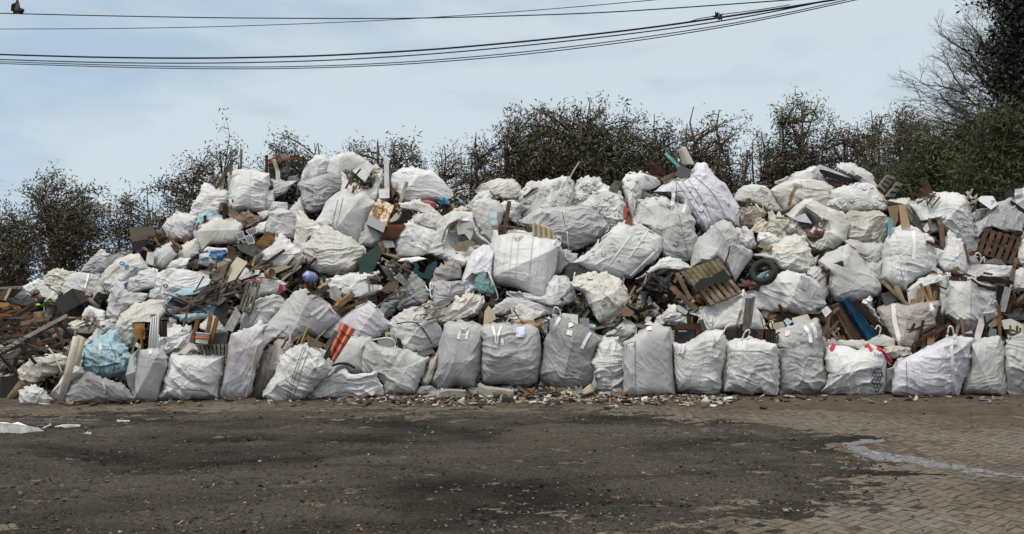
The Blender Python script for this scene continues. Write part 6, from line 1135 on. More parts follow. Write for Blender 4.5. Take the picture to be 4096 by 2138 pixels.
# --- concrete and foam on the ground
def block(t, poly, ext, hgt, m, col, name, label, cat, Y=None, group=None):
    p = px(t, parse(poly)); return slab(t, poly, f'Y{Y}', hgt, m, col, name, label, cat, ext=ext, group=group)
block('G', '248,1100 300,1130 560,1160 575,1190 300,1195 250,1170', (20, -22), .3, 'concrete', (.36, .345, .30), 'kerb_block', 'long concrete block on the ground before the tagged grey bag', 'concrete block', 12.05)
block('E', '1250,1170 1330,1150 1480,1160 1478,1215 1260,1210', (10, -18), .3, 'concrete', (.30, .275, .23), 'concrete_slab', 'low concrete slab left of the long concrete block', 'concrete slab', 11.9)
block('G', '460,1210 565,1215 562,1255 475,1250', (6, -14), .16, 'plastic', (.035, .037, .04), 'tray', 'black tray on the ground under the long concrete block', 'tray', 11.55)
plank('G', (1518, 1190, 1572, 1208, 10), 'Y11.9', 'ye', 'yellow stick on the ground before the white bag', 'stick', 'stick')
def foam(poly, hgt, label, yb, name='foam_block'):
    p = np.array(parse(poly)); Y = yground(yb); bk = yground(yb - hgt * .6); rs = np.random.RandomState(int(p[0, 0]) + 900)
    n = len(p); v = []
    for k, (yy, s) in enumerate(((Y, 1.0), (Y + .12, .97), (Y + .3, .9))):
        c = p.mean(0); q = c + (p - c) * s + rs.normal(0, 2.0, p.shape); v.append(P3(q[:, 0], q[:, 1] - k * 1.0, np.full(n, yy)))
    v = np.concatenate(v); f = [tuple(range(n))[::-1], tuple(range(2 * n, 3 * n))] + [(k * n + i, k * n + (i + 1) % n, (k + 1) * n + (i + 1) % n, (k + 1) * n + i) for k in (0, 1) for i in range(n)]
    tag(mesh_obj(name, v, f, 'concrete', color=(.74, .74, .72, 1)), label, 'foam block', 'white foam pieces on the dirt')
foam('-60,1700 -20,1690 20,1692 45,1696 72,1697 110,1704 150,1712 178,1728 150,1734 120,1735 40,1738 -60,1742', 40, 'big broken white foam slab at the left edge of the dirt', 1739)
foam('164,1716 182,1704 202,1697 204,1704 180,1714', 14, 'short white foam stick next to the big foam slab', 1716)
foam('218,1707 250,1702 318,1698 322,1707 350,1709 346,1716 320,1714 240,1714', 14, 'long white foam stick right of the short one', 1715)
foam('468,1681 520,1684 518,1691 468,1690', 10, 'white foam piece farthest right on the dirt', 1691)
foam('318,1740 345,1730 366,1733 366,1741 335,1741', 10, 'white foam piece nearest the camera', 1742)
# --- loops, straps, seams, prints
loop('F8', 'F', '575,640 580,680 600,685 625,665 655,650'); loop('F8', 'F', '935,735 960,680 990,665 1000,700 975,760')
for x in (560, 620, 742): seam('F8', 'F', f'{x},660 {x - 18},860 {x - 40},1085', 2, (.50, .51, .51, .1))
for x in (905,): seam('F8', 'F', f'{x},715 {x - 30},950 {x - 55},1190', 2.5, (.50, .51, .51, .1))
seam('H3', 'H', '790,380 860,470 960,640 1010,760'); seam('H3', 'H', '735,390 800,480 880,600 965,720'); seam('H3', 'H', '850,350 1000,480 1100,640 1130,750'); seam('H3', 'H', '690,400 760,500 850,650 950,810')
seam('H2', 'H', '680,380 700,640 730,820 770,960 790,1060', 3); loop('H2', 'H', '590,560 600,600 640,620 660,590'); strap('H2', 'H', '650,450 660,520 650,610', 14); strap('H2', 'H', '770,520 770,600 740,680', 12)
for a, b in (('280,870', '90,1130'), ('430,840', '260,1080')):
    strap('F11', 'H', a + ' ' + b, 6, (.74, .74, .72, .1))
strap('F11', 'H', '520,1000 270,1240', 6, (.74, .74, .72, .1))
seam('F7', 'F', '1005,440 1030,560 1060,640 970,640', 3); loop('F7', 'F', '1050,620 1060,760 1075,880 1085,790'); loop('F9', 'F', '1030,800 1040,870 1075,880', dY=.03)
for d in (0, 22, 60): seam('C9', 'C', f'{1375 + d},755 {1300 + d},960 {1225 + d},1215', 1.8, (.05, .09, .08, .1))
seam('C4', 'C', '1120,345 1010,400 960,480 900,570', 2.5); strap('C5', 'C', '1560,390 1440,470', 12, (.55, .55, .55, .1)); strap('C5', 'E', '260,400 150,510', 12, (.5, .5, .5, .1)); loop('C5', 'E', '255,385 300,440 325,470 300,495')
strap('E9', 'G', '95,605 72,690', 12, (.66, .66, .66, .1)); strap('E9', 'G', '158,605 145,690', 12, (.66, .66, .66, .1)); loop('E9', 'G', '80,550 100,600 150,605 140,555', dY=.03); seam('E9', 'E', '1490,1000 1560,900 1590,720', 1.6, (.25, .25, .25, .1))
strap('G2', 'G', '380,568 400,640 418,700', 9); strap('G2', 'G', '465,565 440,620 425,690', 9); strap('G2', 'G', '465,650 468,748', 13, (.6, .6, .6, .1)); loop('G2', 'G', '412,640 405,720 425,742 430,650', dY=.04)
patch('G2', 'G', '592,580 670,578 667,672 590,668', (.50, .58, .66, .1)); patch('G3', 'G', '1062,545 1098,538 1112,565 1064,587', (.62, .63, .63, .1)); patch('G3', 'G', '1050,605 1104,615 1092,660 1040,648', (.55, .55, .53, .3)); patch('I1', 'I', '418,580 460,568 466,605 420,612', (.7, .7, .68, .1))
strap('G3', 'G', '985,492 950,555 918,628', 13, (.64, .64, .64, .1)); strap('G3', 'G', '1258,632 1215,700 1180,775', 13, (.6, .6, .6, .1)); loop('G3', 'G', '925,480 932,398 975,410 1000,490'); strap('G3', 'G', '1250,625 1310,660 1380,710', 8)
seam('I1', 'I', '318,700 315,900 320,1180', 2.2, (.22, .22, .22, .1)); seam('I1', 'I', '622,610 632,760 640,1000', 2.2, (.3, .3, .3, .1)); loop('I1', 'I', '235,760 240,725 320,712 300,765', (.12, .12, .12, .1), .006)
strap('I2', 'I', '705,735 712,815', 9); strap('I2', 'I', '762,738 740,820', 9); loop('I2', 'I', '700,740 715,815 735,830 765,740', dY=.03); loop('I2', 'I', '1110,620 1130,580 1180,550', dY=.02)
loop('I3', 'I', '1270,700 1300,620 1345,595 1340,640 1325,690'); seam('I3', 'I', '1140,790 1300,795 1580,790', 2, (.42, .42, .42, .1)); seam('I3', 'I', '1280,700 1270,900 1280,1180', 3.5, (.5, .5, .5, .1))
loop('I4', 'I', '935,460 940,500 970,545 1005,540 990,480')
strap('K1', 'K', '715,570 760,640 770,720', 14); strap('K1', 'K', '775,545 805,600 820,680', 14); patch('K1', 'K', '540,612 580,612 585,655 540,660', (.6, .6, .58, .3)); loop('K1', 'K', '470,745 490,725 535,740 530,790 480,780', (.5, .47, .42, .3), .008)
RED = (.42, .025, .05, .05)
strap('K2', 'K', '985,738 955,792', 22, RED); strap('K2', 'K', '1268,742 1312,798', 20, RED); strap('K2', 'K', '1362,768 1385,795', 18, RED); loop('K2', 'K', '1385,772 1420,800 1460,850 1502,905 1470,890 1430,830', RED, .02)
BL = (.05, .055, .17, 1)
kd = lambda x, y: bsurf('K2', x, y)
lettering(BAGS['K2']['o'], 'SASU', 3494, 1421, 3540, 1434, 13, BL, kd); lettering(BAGS['K2']['o'], 'Aditivos', 3508, 1446, 3540, 1456, 6, (.2, .2, .3, 1), kd)
def molecule(key, cx_, cy_, sx, sy, rot, spec, col, r):
    """ball and bond pattern printed on the cloth, one part"""
    vv, ff = [], []
    pts = {}
    for (i, j) in spec:
        for k in range(6):
            a = R(60 * k + 30); x = i * 1.732 + (j % 2) * .866 + math.cos(a); y = j * 1.5 + math.sin(a); pts[(round(x, 2), round(y, 2))] = 1
    P = np.array(list(pts)); Q = P * np.array([sx, sy]); ca_, sa_ = math.cos(rot), math.sin(rot); Q = np.stack([cx_ + ca_ * Q[:, 0] - sa_ * Q[:, 1], cy_ + sa_ * Q[:, 0] + ca_ * Q[:, 1]], 1)
    def add(poly):
        n0 = len(vv); vv.extend([P3(a, b, np.array(bsurf(key, a, b) - .016)) for a, b in poly]); ff.append(tuple(range(n0, n0 + len(poly))))
    for a, b in Q: add([(a + r * math.cos(t), b + r * math.sin(t)) for t in np.linspace(0, 2 * math.pi, 8, endpoint=False)])
    for i in range(len(P)):
        for j in range(i):
            if abs(np.hypot(*(P[i] - P[j])) - 1) < .05:
                d = Q[j] - Q[i]; n = np.array([-d[1], d[0]]) / (np.hypot(*d) + 1e-9) * r * .35; add([tuple(Q[i] + n), tuple(Q[j] + n), tuple(Q[j] - n), tuple(Q[i] - n)])
    mesh_obj('molecule_print', np.array(vv), ff, 'plain', BAGS[key]['o'], color=col)
molecule('K2', 3506, 1484, 7.5, 10, .05, [(0, 0), (1, 0), (0, 1), (1, 1), (-1, 1), (0, 2), (1, 2), (0, 3), (-1, 3), (0, 4), (1, 4), (0, 5)], (.03, .035, .09, 1), 2.6)
molecule('A9', 359, 1258, 6.0, 6.0, -.25, [(0, 0), (1, 0), (0, 1), (-1, 1), (-1, 2)], (.08, .085, .11, 1), 1.5)
pd_ = lambda x, y: bsurf('PIA', x, y)
lettering(BAGS['PIA']['o'], 'PIA', 3051, 778, 3074, 775, 9, (.05, .06, .06, 1), pd_); patch('PIA', 'J', '318,335 345,330 330,355 318,362', (.16, .36, .30, .1), 'green_print')
cdp = lambda x, y: bsurf('C1', x, y)
lettering(BAGS['C1']['o'], 'IOONI', 666, 1165, 702, 1171, 9, (.08, .09, .09, 1), cdp); ribbon('C1', 'recycling_mark', '118,205 145,190 160,208 140,232 120,222 118,205', 2.6, (.06, .06, .06, .1), 'C', off=.014)
BLU = (.05, .20, .38, .1)
for p_s, w in (('990,105 1010,98 1020,120 995,125 988,108', 4), ('1020,100 1028,135 1042,162 1065,125 1050,128 1035,140', 6), ('1075,182 1100,175 1108,150 1120,140 1108,165 1140,142', 4)): ribbon('A1', 'blue_scrawl', p_s, w, BLU, 'A', off=.014, n=18)
strap('A2', 'A', '735,190 715,270 700,320', 8, (.75, .75, .74, .05)); ribbon('F2', 'teal_print', '370,432 372,500 378,570', 44, (.36, .47, .50, .5), 'F', off=.010)
ribbon('J7', 'grey_print', '725,135 705,180 690,240', 42, (.26, .28, .29, .4), 'K', off=.012); seam('J7', 'K', '345,225 560,300 860,440', 2, (.25, .25, .25, .1)); seam('J7', 'K', '300,260 520,350 830,450', 2, (.25, .25, .25, .1))
ribbon('J1', 'rust_stain', '640,330 600,400 575,500', 12, (.28, .15, .05, .9), 'J', off=.01); seam('J1', 'J', '620,325 760,350 935,370', 2.4, (.28, .26, .2, .1))
loop('J4', 'J', '870,620 840,680 860,700 885,640', dY=.06); loop('D12', 'D', '1320,830 1310,900 1290,940', dY=.05); loop('E10', 'E', '1170,180 1165,250 1180,340 1195,300', dY=.05); loop('E10', 'E', '1125,210 1150,260 1190,240 1180,190', dY=.04)
loop('F14', 'F', '200,985 240,1000 300,960 280,940', dY=.05); loop('F14', 'F', '345,985 400,1110 440,1230 400,1240', dY=.06); loop('F12', 'G', '1120,90 1100,200 1110,260 1130,330', dY=.05)
loop('M1', 'M', '880,670 895,565 925,570 945,680'); seam('M1', 'M', '515,890 518,1010 522,1190', 2.2, (.2, .2, .22, .1)); strap('M1', 'M', '915,690 925,900 935,1190', 14, (.56, .56, .60, .1)); seam('M1', 'M', '930,690 935,900 935,1190', 2, (.25, .25, .27, .1))
strap('M5', 'M', '400,375 405,520 470,760', 18, (.62, .62, .6, .2)); strap('M5', 'M', '725,370 760,470', 18, (.7, .7, .7, .1)); strap('L1', 'L', '575,500 590,620 580,760', 14, (.7, .7, .7, .1)); strap('L1', 'L', '740,830 800,860 830,885', 16, (.72, .72, .72, .1))
seam('M6', 'M', '1100,140 1095,350 1090,600', 2.4, (.3, .3, .3, .1)); loop('M6', 'M', '1280,380 1320,335 1325,380 1340,450', (.4, .38, .34, .3)); loop('L6', 'L', '1120,790 1140,690 1185,720 1180,790'); loop('L6', 'L', '1175,790 1210,730 1215,790', dY=.02)
strap('A14', 'A', '835,775 825,840 810,898', 12, (.6, .6, .55, .3)); seam('A14', 'A', '760,900 830,960 820,1045', 2, (.06, .09, .1, .1)); seam('A14', 'A', '900,760 960,880 930,1040', 2, (.06, .09, .1, .1)); patch('A14', 'A', '978,862 1012,860 1010,875 980,878', (.04, .07, .08, .1), 'dark_tag')
strap('A14', 'A', '700,850 690,920 680,980', 4, (.05, .06, .06, .1)); seam('D5', 'D', '340,560 290,770', 2); seam('D5', 'D', '385,540 350,700 320,800', 2); seam('D3', 'D', '105,430 110,540', 2, (.2, .2, .2, .1)); seam('B2', 'B', '905,310 890,480 880,650', 4, (.5, .5, .5, .1))
strap('C2', 'C', '955,150 925,195', 18, (.26, .05, .10, .2)); strap('C2', 'C', '1000,140 985,180 950,200', 14, (.4, .12, .18, .2)); strap('C2', 'C', '1180,200 1150,270', 26, (.36, .03, .09, .2)); strap('B9', 'B', '455,1040 520,1020', 8, (.05, .15, .33, .2)); strap('B9', 'B', '455,1100 520,1080', 9, (.05, .15, .33, .2)); strap('B9', 'B', '600,1110 612,1165', 7, (.05, .15, .33, .2))
loop('A16', 'A', '1140,830 1105,880 1110,960 1130,900', (.6, .58, .55, .3)); strap('A16', 'A', '1242,825 1245,865', 14, (.62, .62, .62, .1)); seam('A16', 'A', '1140,850 1128,1000 1105,1250', 2, (.25, .25, .25, .1)); loop('A15', 'A', '850,1100 870,1150 880,1190 860,1180', (.35, .34, .33, .3)); seam('C7', 'C', '960,740 920,900 865,1190', 3.5, (.62, .62, .6, .2)); loop('E4', 'E', '1020,512 1038,470 1078,460 1082,510 1042,538')
seam('E6', 'E', '745,900 740,1080', 3, (.6, .6, .56, .2)); seam('E6', 'E', '790,760 775,900', 3, (.6, .6, .56, .2)); seam('C8', 'C', '1090,800 1040,950 1000,1180', 2, (.2, .18, .17, .2)); seam('C4', 'C', '940,380 1000,350 1080,320', 2)
loop('E6', 'E', '615,705 690,690 800,670 865,720 850,770', (.7, .68, .62, .3), .012); loop('K3b', 'K', '1350,600 1370,560 1400,590 1380,660', dY=.04); loop('J2', 'J', '830,215 860,195 890,220 880,250', dY=.05); loop('J2b', 'J', '1090,215 1140,180 1160,210', dY=.03)
# ------------------------------------------------------------------ loose rubbish wherever the mound still shows, litter and grit on the ground
def frags(name, pts, size, mats, probs, seed, kind_label, cat, flat=.5, up=False):
    rs = np.random.RandomState(seed); n = len(pts); e = rs.normal(size=(n, 3)); 
    if up: e[:, 2] *= .25
    e /= np.linalg.norm(e, axis=1)[:, None]; g = rs.normal(size=(n, 3)); 
    if up: g[:, 2] *= .25
    g -= e * (e * g).sum(1)[:, None]; g /= np.linalg.norm(g, axis=1)[:, None]; h = np.cross(e, g)
    a = rs.uniform(size[0], size[1], n) * rs.choice([1, 1, 1.6], n); b = a * rs.uniform(.15, .8, n); c = np.minimum(a, .12) * rs.uniform(.03, .14, n)
    sg = [(-1, -1, -1), (1, -1, -1), (1, 1, -1), (-1, 1, -1), (-1, -1, 1), (1, -1, 1), (1, 1, 1), (-1, 1, 1)]
    v = np.stack([pts + (e * (a * (s[0] * rs.uniform(.7, 1.15, n)))[:, None] + g * (b * (s[1] * rs.uniform(.6, 1.2, n)))[:, None] + h * (c * s[2])[:, None]) * .5 for s in sg], 1).reshape(-1, 3)
    f = (np.arange(n)[:, None, None] * 8 + np.array(BOXF)[None]).reshape(-1, 4); mi = np.repeat(rs.choice(len(mats), n, p=probs), 6)
    o = mesh_obj(name, v, f, None, loc=pts.mean(0), mats=mats, mi=mi); return tag(o, kind_label, cat, kind='stuff')
def m_frag(c0, c1):
    def f(nt, b):
        g = N(nt, 'ShaderNodeNewGeometry'); r = ramp(nt, [(0, c0), (1, c1)], g.outputs['Random Per Island']); t = N(nt, 'ShaderNodeTexCoord'); n = N(nt, 'ShaderNodeTexNoise', i_Scale=14, i_Detail=4.0); L(nt, t.outputs['Object'], n.inputs['Vector'])
        k = ramp(nt, [(.3, (.55, .55, .55)), (.7, (1.1, 1.1, 1.1))], n.outputs[0]); L(nt, mixc(nt, 1.0, r.outputs[0], k.outputs[0], 'MULTIPLY'), b.inputs['Base Color'])
    return f
for nm_, a_, b_ in (('frag_brown', (.07, .045, .03), (.24, .16, .10)), ('frag_dark', (.015, .014, .014), (.07, .06, .05)), ('frag_grey', (.14, .135, .13), (.36, .35, .33)), ('frag_white', (.42, .41, .38), (.68, .68, .66)), ('frag_cream', (.30, .25, .17), (.55, .49, .38)), ('frag_rust', (.08, .035, .02), (.20, .085, .05))): mat(nm_, .8, .15, m_frag(a_, b_))
FM = ['frag_brown', 'frag_dark', 'frag_grey', 'frag_white', 'frag_cream', 'frag_rust']
vis = (np.abs(zbuf - zmound) < .02) & (zbuf < 900); iy, ix = np.nonzero(vis); rs_ = np.random.RandomState(77); sel = rs_.choice(len(iy), min(5200, len(iy)), replace=False)
sx_ = (ix[sel] - 30 + rs_.rand(len(sel))) * ZS; sy_ = (iy[sel] + rs_.rand(len(sel))) * ZS; Yv = zbuf[iy[sel], ix[sel]] - rs_.uniform(0, .14, len(sel)); ok_ = sy_ < 1575
frags('loose_rubbish', P3(sx_, sy_, Yv)[ok_], (.07, .34), FM, [.26, .17, .17, .17, .17, .06], 78, 'loose broken wood, rags and scraps filling the gaps between the bags', 'rubbish')
rs_ = np.random.RandomState(79); n_ = 1500; lx = np.concatenate([rs_.uniform(1350, 2950, n_), rs_.uniform(150, 4096, 420)]); ly = np.concatenate([1588 + np.abs(rs_.normal(12, 13, n_)), 1590 + np.abs(rs_.normal(0, 16, 420))]); ly = np.where(lx < 1000, ly + 12, ly)
q_ = np.stack([(lx - CX) * yground(ly) / F, yground(ly), .015 + .02 * rs_.rand(len(lx))], 1)
frags('litter', q_, (.02, .10), FM, [.26, .18, .18, .14, .16, .08], 80, 'strip of small chips and litter along the foot of the heap', 'litter', up=True)
lx = rs_.uniform(1750, 2500, 420); ly = 1560 + rs_.rand(420) * 40; hz_ = .10 * np.exp(-((lx - 2150) / 260) ** 2) * (1 - (ly - 1560) / 50)
q_ = np.stack([(lx - CX) * yground(ly) / F, yground(ly), .03 + hz_], 1); frags('rubble', q_, (.05, .2), FM, [.25, .12, .25, .18, .14, .06], 81, 'low rubble bank under the grey front bags', 'rubble', up=True)
n_ = 14000; gy = 1655 + 560 * rs_.rand(n_) ** 1.25; gx_ = rs_.uniform(-100, 4196, n_); P_ = np.stack([(gx_ - CX) * yground(gy) / F, yground(gy)], 1); sd_ = sdist(P_, dirt_poly); k_ = (sd_ > -.25) | (rs_.rand(n_) < .12); P_ = P_[k_]
q_ = np.concatenate([P_, np.full((len(P_), 1), .022)], 1); frags('grit', q_, (.006, .024), ['frag_brown', 'frag_dark', 'frag_grey', 'frag_white'], [.40, .52, .08, .0], 82, 'grit and tiny chips scattered over the black dirt', 'grit', up=True)

# ------------------------------------------------------------------ trees
def leaves(rs, ctrs, per, spread, ln, wd, droop):
    n = len(ctrs) * per; c = np.repeat(ctrs, per, 0) + rs.normal(size=(n, 3)) * spread
    d = rs.normal(size=(n, 3)); d[:, 2] -= droop; d /= np.linalg.norm(d, axis=1)[:, None]; s = np.cross(d, rs.normal(size=(n, 3))); s /= np.linalg.norm(s, axis=1)[:, None]
    l_ = rs.uniform(.6, 1.3, n)[:, None] * ln; w = rs.uniform(.7, 1.3, n)[:, None] * wd
    v = np.stack([c, c + d * l_ * .45 + s * w / 2, c + d * l_, c + d * l_ * .45 - s * w / 2], 1).reshape(-1, 3); return v, np.arange(n * 4).reshape(-1, 4)
def bez(a, b, c, n): t = np.linspace(0, 1, n)[:, None]; return (1 - t) ** 2 * a + 2 * t * (1 - t) * b + t * t * c
def tree(x, top, hw, Y, label, mixm, seed, nbr=60, per=12, stems=4, ln=.155, wd=.042, spread=.13, low=.25, name='tree', cat='tree', group='trees behind the heap', bark=(.10, .085, .07), base=None, twig=3, droop=.6, flat=.7):
    rs = np.random.RandomState(seed); H = EYE - (top - HZ) * Y / F; X = (x - CX) * Y / F; Rw = hw * Y / F; b0 = np.array([X if base is None else (base - CX) * Y / F, Y, -.05])
    root_ = empty(name, b0); tag(root_, label, cat, group); tv, tf = [], []
    def add(p, r0, r1, n=5):
        v, f = tube_vf(p, np.linspace(r0, r1, len(p)), n, base=sum(len(q) for q in tv)); tv.append(v); tf.extend(f)
    ph_ = rs.uniform(0, 6.28, 3)
    def crown_pt():
        while True:
            u = rs.normal(size=3); u /= np.linalg.norm(u); t = math.atan2(u[2], u[0]); lim = .86 + .11 * math.sin(3 * t + ph_[0]) + .08 * math.sin(5 * t + ph_[1]) + .07 * math.sin(9 * t + ph_[2]); rad = rs.rand() ** .5 * lim * (1.08 if rs.rand() < .08 else 1)
            p = np.array([X + u[0] * Rw * rad * 1.12, Y + u[1] * Rw * flat * rad, H * (low + (1 - low) * .5) + u[2] * H * (1 - low) * .5 * rad])
            return p
    sts = []
    for s in range(stems):
        a = rs.uniform(0, 6.28); tip = np.array([X + math.cos(a) * Rw * .45, Y + math.sin(a) * Rw * .35, H * rs.uniform(.75, .97)]); mid = b0 + (tip - b0) * .5 + np.array([math.cos(a) * Rw * .25, 0, H * .08]) + rs.normal(size=3) * .12 * Rw
        p = bez(b0 + rs.normal(size=3) * np.array([.15, .15, 0]), mid, tip, 12); p[1:-1] += rs.normal(size=(10, 3)) * .02 * H * .3; r = .016 * H / math.sqrt(stems) * 1.4; add(p, r * 1.2, r * .18); sts.append((p, r))
    ends = []
    for k in range(nbr):
        p, r = sts[rs.randint(stems)]; i = rs.randint(3, 11); e = crown_pt(); j = int(np.argmin(np.abs(p[:, 2] - (e[2] - .35 * np.linalg.norm(e[:2] - p[6, :2]))))); i = min(max(j, 3), 10)
        q = bez(p[i], p[i] + (e - p[i]) * .5 + np.array([0, 0, .10 * np.linalg.norm(e - p[i])]) + rs.normal(size=3) * .06, e, 7); add(q, r * .40, .011, 4); ends += [e, q[5], q[4] * .5 + q[5] * .5 + rs.normal(size=3) * .05]
        for t in range(twig):
            o_ = q[rs.randint(3, 7)]; d = rs.normal(size=3) * .28; d[2] = abs(d[2]) * .9 + .05; w_ = np.stack([o_, o_ + d * .5 + rs.normal(size=3) * .03, o_ + d]); add(w_, .010, .005, 3); ends.append(w_[-1])
    mesh_obj('trunk', np.concatenate(tv), tf, 'bark', root_, loc=b0, color=bark, smooth=True)
    if per:
        E = np.array(ends); v, f = leaves(rs, E, per, spread, ln, wd, droop); cl = rs.choice(len(mixm), len(E), p=[m[1] for m in mixm]); mi = np.repeat(cl, per); oth = rs.rand(len(mi)) < .22; mi[oth] = rs.choice(len(mixm), oth.sum(), p=[m[1] for m in mixm])
        mesh_obj('crown', v, f, None, root_, loc=b0, mats=[m[0] for m in mixm], mi=mi)
    return root_
GB = [('leaf_green', .45), ('leaf_brown', .45), ('leaf_tan', .10)]; BR = [('leaf_green', .22), ('leaf_brown', .60), ('leaf_tan', .18)]; GR = [('leaf_green', .72), ('leaf_brown', .24), ('leaf_tan', .04)]; TN = [('leaf_green', .12), ('leaf_brown', .44), ('leaf_tan', .44)]
TR = [  # x, top, half width, depth, mix, branches, leaves per tip, label
 (55, 800, 170, 30, GB, 80, 12, 'green brown tree at the far left edge of the photo'),
 (290, 690, 215, 29, GB, 150, 13, 'broad dark tree with russet pods, second from the left edge'),
 (545, 735, 130, 31, GB, 70, 9, 'thin see-through tree left of where the heap begins to rise'),
 (770, 590, 150, 30, BR, 90, 12, 'russet leaning tree behind the slanting white bag'),
 (940, 560, 130, 29, GR, 80, 12, 'green tree behind the upright square white bag'),
 (1180, 490, 165, 30, GR, 110, 13, 'green tree behind the brick red bars'),
 (1320, 525, 90, 31, BR, 60, 10, 'small russet tree behind the boxy white crest bag'),
 (1470, 515, 110, 30, BR, 80, 11, 'russet tree behind the white square post'),
 (1625, 495, 105, 29, GB, 85, 12, 'tree rising behind the wide white crest bag'),
 (1800, 540, 120, 31, TN, 80, 7, 'thin tan leaved tree left of the tall central trees'),
 (1960, 470, 130, 30, GB, 95, 10, 'tree with a green top left of the tallest central tree'),
 (2120, 385, 170, 29, GB, 150, 13, 'left one of the dense tall central trees'),
 (2260, 355, 190, 28, GB, 190, 14, 'tallest and densest of the central trees'),
 (2430, 375, 190, 28, GR, 190, 14, 'dense dark tree behind the tall pink stick'),
 (2590, 425, 150, 29, GB, 130, 13, 'dense tree behind the turquoise bar'),
 (2820, 385, 150, 29, BR, 120, 11, 'tree behind the biggest lavender bag with a bare bough at right'),
 (2960, 520, 110, 31, TN, 60, 6, 'sparse thin tree in the gap of sky right of the lavender bag'),
 (3090, 480, 110, 30, GB, 75, 9, 'thin tree behind the bag lettered PIA'),
 (3190, 355, 145, 29, GB, 130, 13, 'tall tree with a green bulge behind the right summit'),
 (3350, 395, 120, 30, BR, 90, 10, 'airy russet tree behind the long black panel'),
 (3490, 395, 110, 31, BR, 85, 10, 'airy tree just left of the tan dry one'),
 (3620, 375, 140, 29, TN, 120, 11, 'dry tan leaved tree left of the bare branches')]
for i, (x, tp_, hw, Yd, mx_m, nb_, pr_, lb) in enumerate(TR): tree(x, tp_, hw * 1.2, Yd, lb, mx_m, 300 + i, int(nb_ * 1.35), max(6, pr_ - 1), stems=3 + i % 3, spread=.13)
for i, (x, tp_, hw, Yd, lb) in enumerate([(60, 1090, 170, 33, 'low green bush at the foot of the leftmost tree'), (330, 1100, 150, 33, 'low green bush under the broad dark tree'), (600, 1070, 160, 34, 'low green bush behind the brown seat base')]):
    tree(x, tp_, hw, Yd, lb, GR, 340 + i, 90, 14, stems=5, low=.05, name='bush', cat='bush', group='low bushes behind the heap', ln=.2, wd=.07)
OL = [('leaf_olive', .8), ('leaf_green', .2)]; DK = [('leaf_dark', 1.0)]
tree(3560, 590, 190, 23, 'low olive shrub behind the lower grey pallet', OL, 350, 150, 22, stems=5, low=.1, name='shrub', cat='shrub', group='olive shrubs at right', ln=.17, wd=.022, spread=.16, droop=.1)
tree(3800, 400, 250, 22, 'big olive shrub with whippy twigs left of the largest olive shrub', OL, 351, 330, 22, stems=6, low=.1, name='shrub', cat='shrub', group='olive shrubs at right', ln=.17, wd=.022, spread=.16, droop=.1)
tree(4060, 330, 280, 19.6, 'largest olive shrub filling the right edge under the dark tree', OL, 352, 430, 22, stems=6, low=.1, name='shrub', cat='shrub', group='olive shrubs at right', ln=.17, wd=.022, spread=.16, droop=.1)
tree(4105, -300, 160, 20.2, 'dark leaved tree at the upper right edge', DK, 353, 260, 16, stems=4, low=.42, ln=.12, wd=.06, spread=.13, group='trees at right')
def bare_tree(label, seed):
    rs = np.random.RandomState(seed); Y = 22.5; p0 = P3(4220, 760, np.array(Y)); b0 = np.array([p0[0] + .3, Y, -.05]); e = empty('bare_tree', b0); tag(e, label, 'tree', 'trees at right'); tv, tf = [], []; cnt = [0]
    def add(p, r0, r1, n): v, f = tube_vf(p, np.linspace(r0, r1, len(p)), n, base=cnt[0]); cnt[0] += len(v); tv.append(v); tf.extend(f)
    def grow(o, d, ln, r, lev):
        k = 6; p = [o]; dd = d / np.linalg.norm(d)
        for i in range(k): dd = dd + rs.normal(size=3) * .16 + np.array([-.05, 0, .03]); dd /= np.linalg.norm(dd); p.append(p[-1] + dd * ln / k)
        p = np.array(p); add(p, r, r * .5, 5 if lev < 2 else 3)
        if lev >= 4: return
        for i in range([7, 6, 5, 4][lev]):
            j = rs.randint(2, k + 1); t = p[j] - p[j - 1]; t /= np.linalg.norm(t); nd = t + rs.normal(size=3) * np.array([.55, .5, .55]); grow(p[j], nd, ln * rs.uniform(.40, .62), r * .5, lev + 1)
    for (x, y), tgt in (((4200, 640), (3880, 470)), ((4190, 600), (3840, 340)), ((4190, 540), (3900, 200)), ((4200, 470), (3980, 60)), ((4190, 660), (3900, 560)), ((4195, 570), (3850, 280)), ((4200, 500), (3910, 120)), ((4200, 620), (3850, 420)), ((4190, 520), (3880, 250)), ((4190, 690), (3830, 520)), ((4195, 610), (3800, 450)), ((4190, 560), (3830, 310)), ((4200, 520), (3870, 180)), ((4200, 450), (3940, 80)), ((4190, 640), (3850, 500)), ((4190, 580), (3810, 380)), ((4200, 480), (3930, 20))):
        o = P3(x, y, np.array(Y)); t = P3(tgt[0], tgt[1], np.array(Y - rs.uniform(-.5, .8))); grow(o, t - o, np.linalg.norm(t - o) * .8, .04, 0)
    add(np.array([b0, b0 + [0, 0, 2.5], P3(4200, 640, np.array(Y)), P3(4190, 430, np.array(Y)), P3(4160, 100, np.array(Y))]), .16, .06, 8)
    mesh_obj('branches', np.concatenate(tv), tf, 'bark', e, loc=b0, color=(.115, .10, .088), smooth=True)
bare_tree('leafless tree with fine grey twigs reaching in from the right', 61)

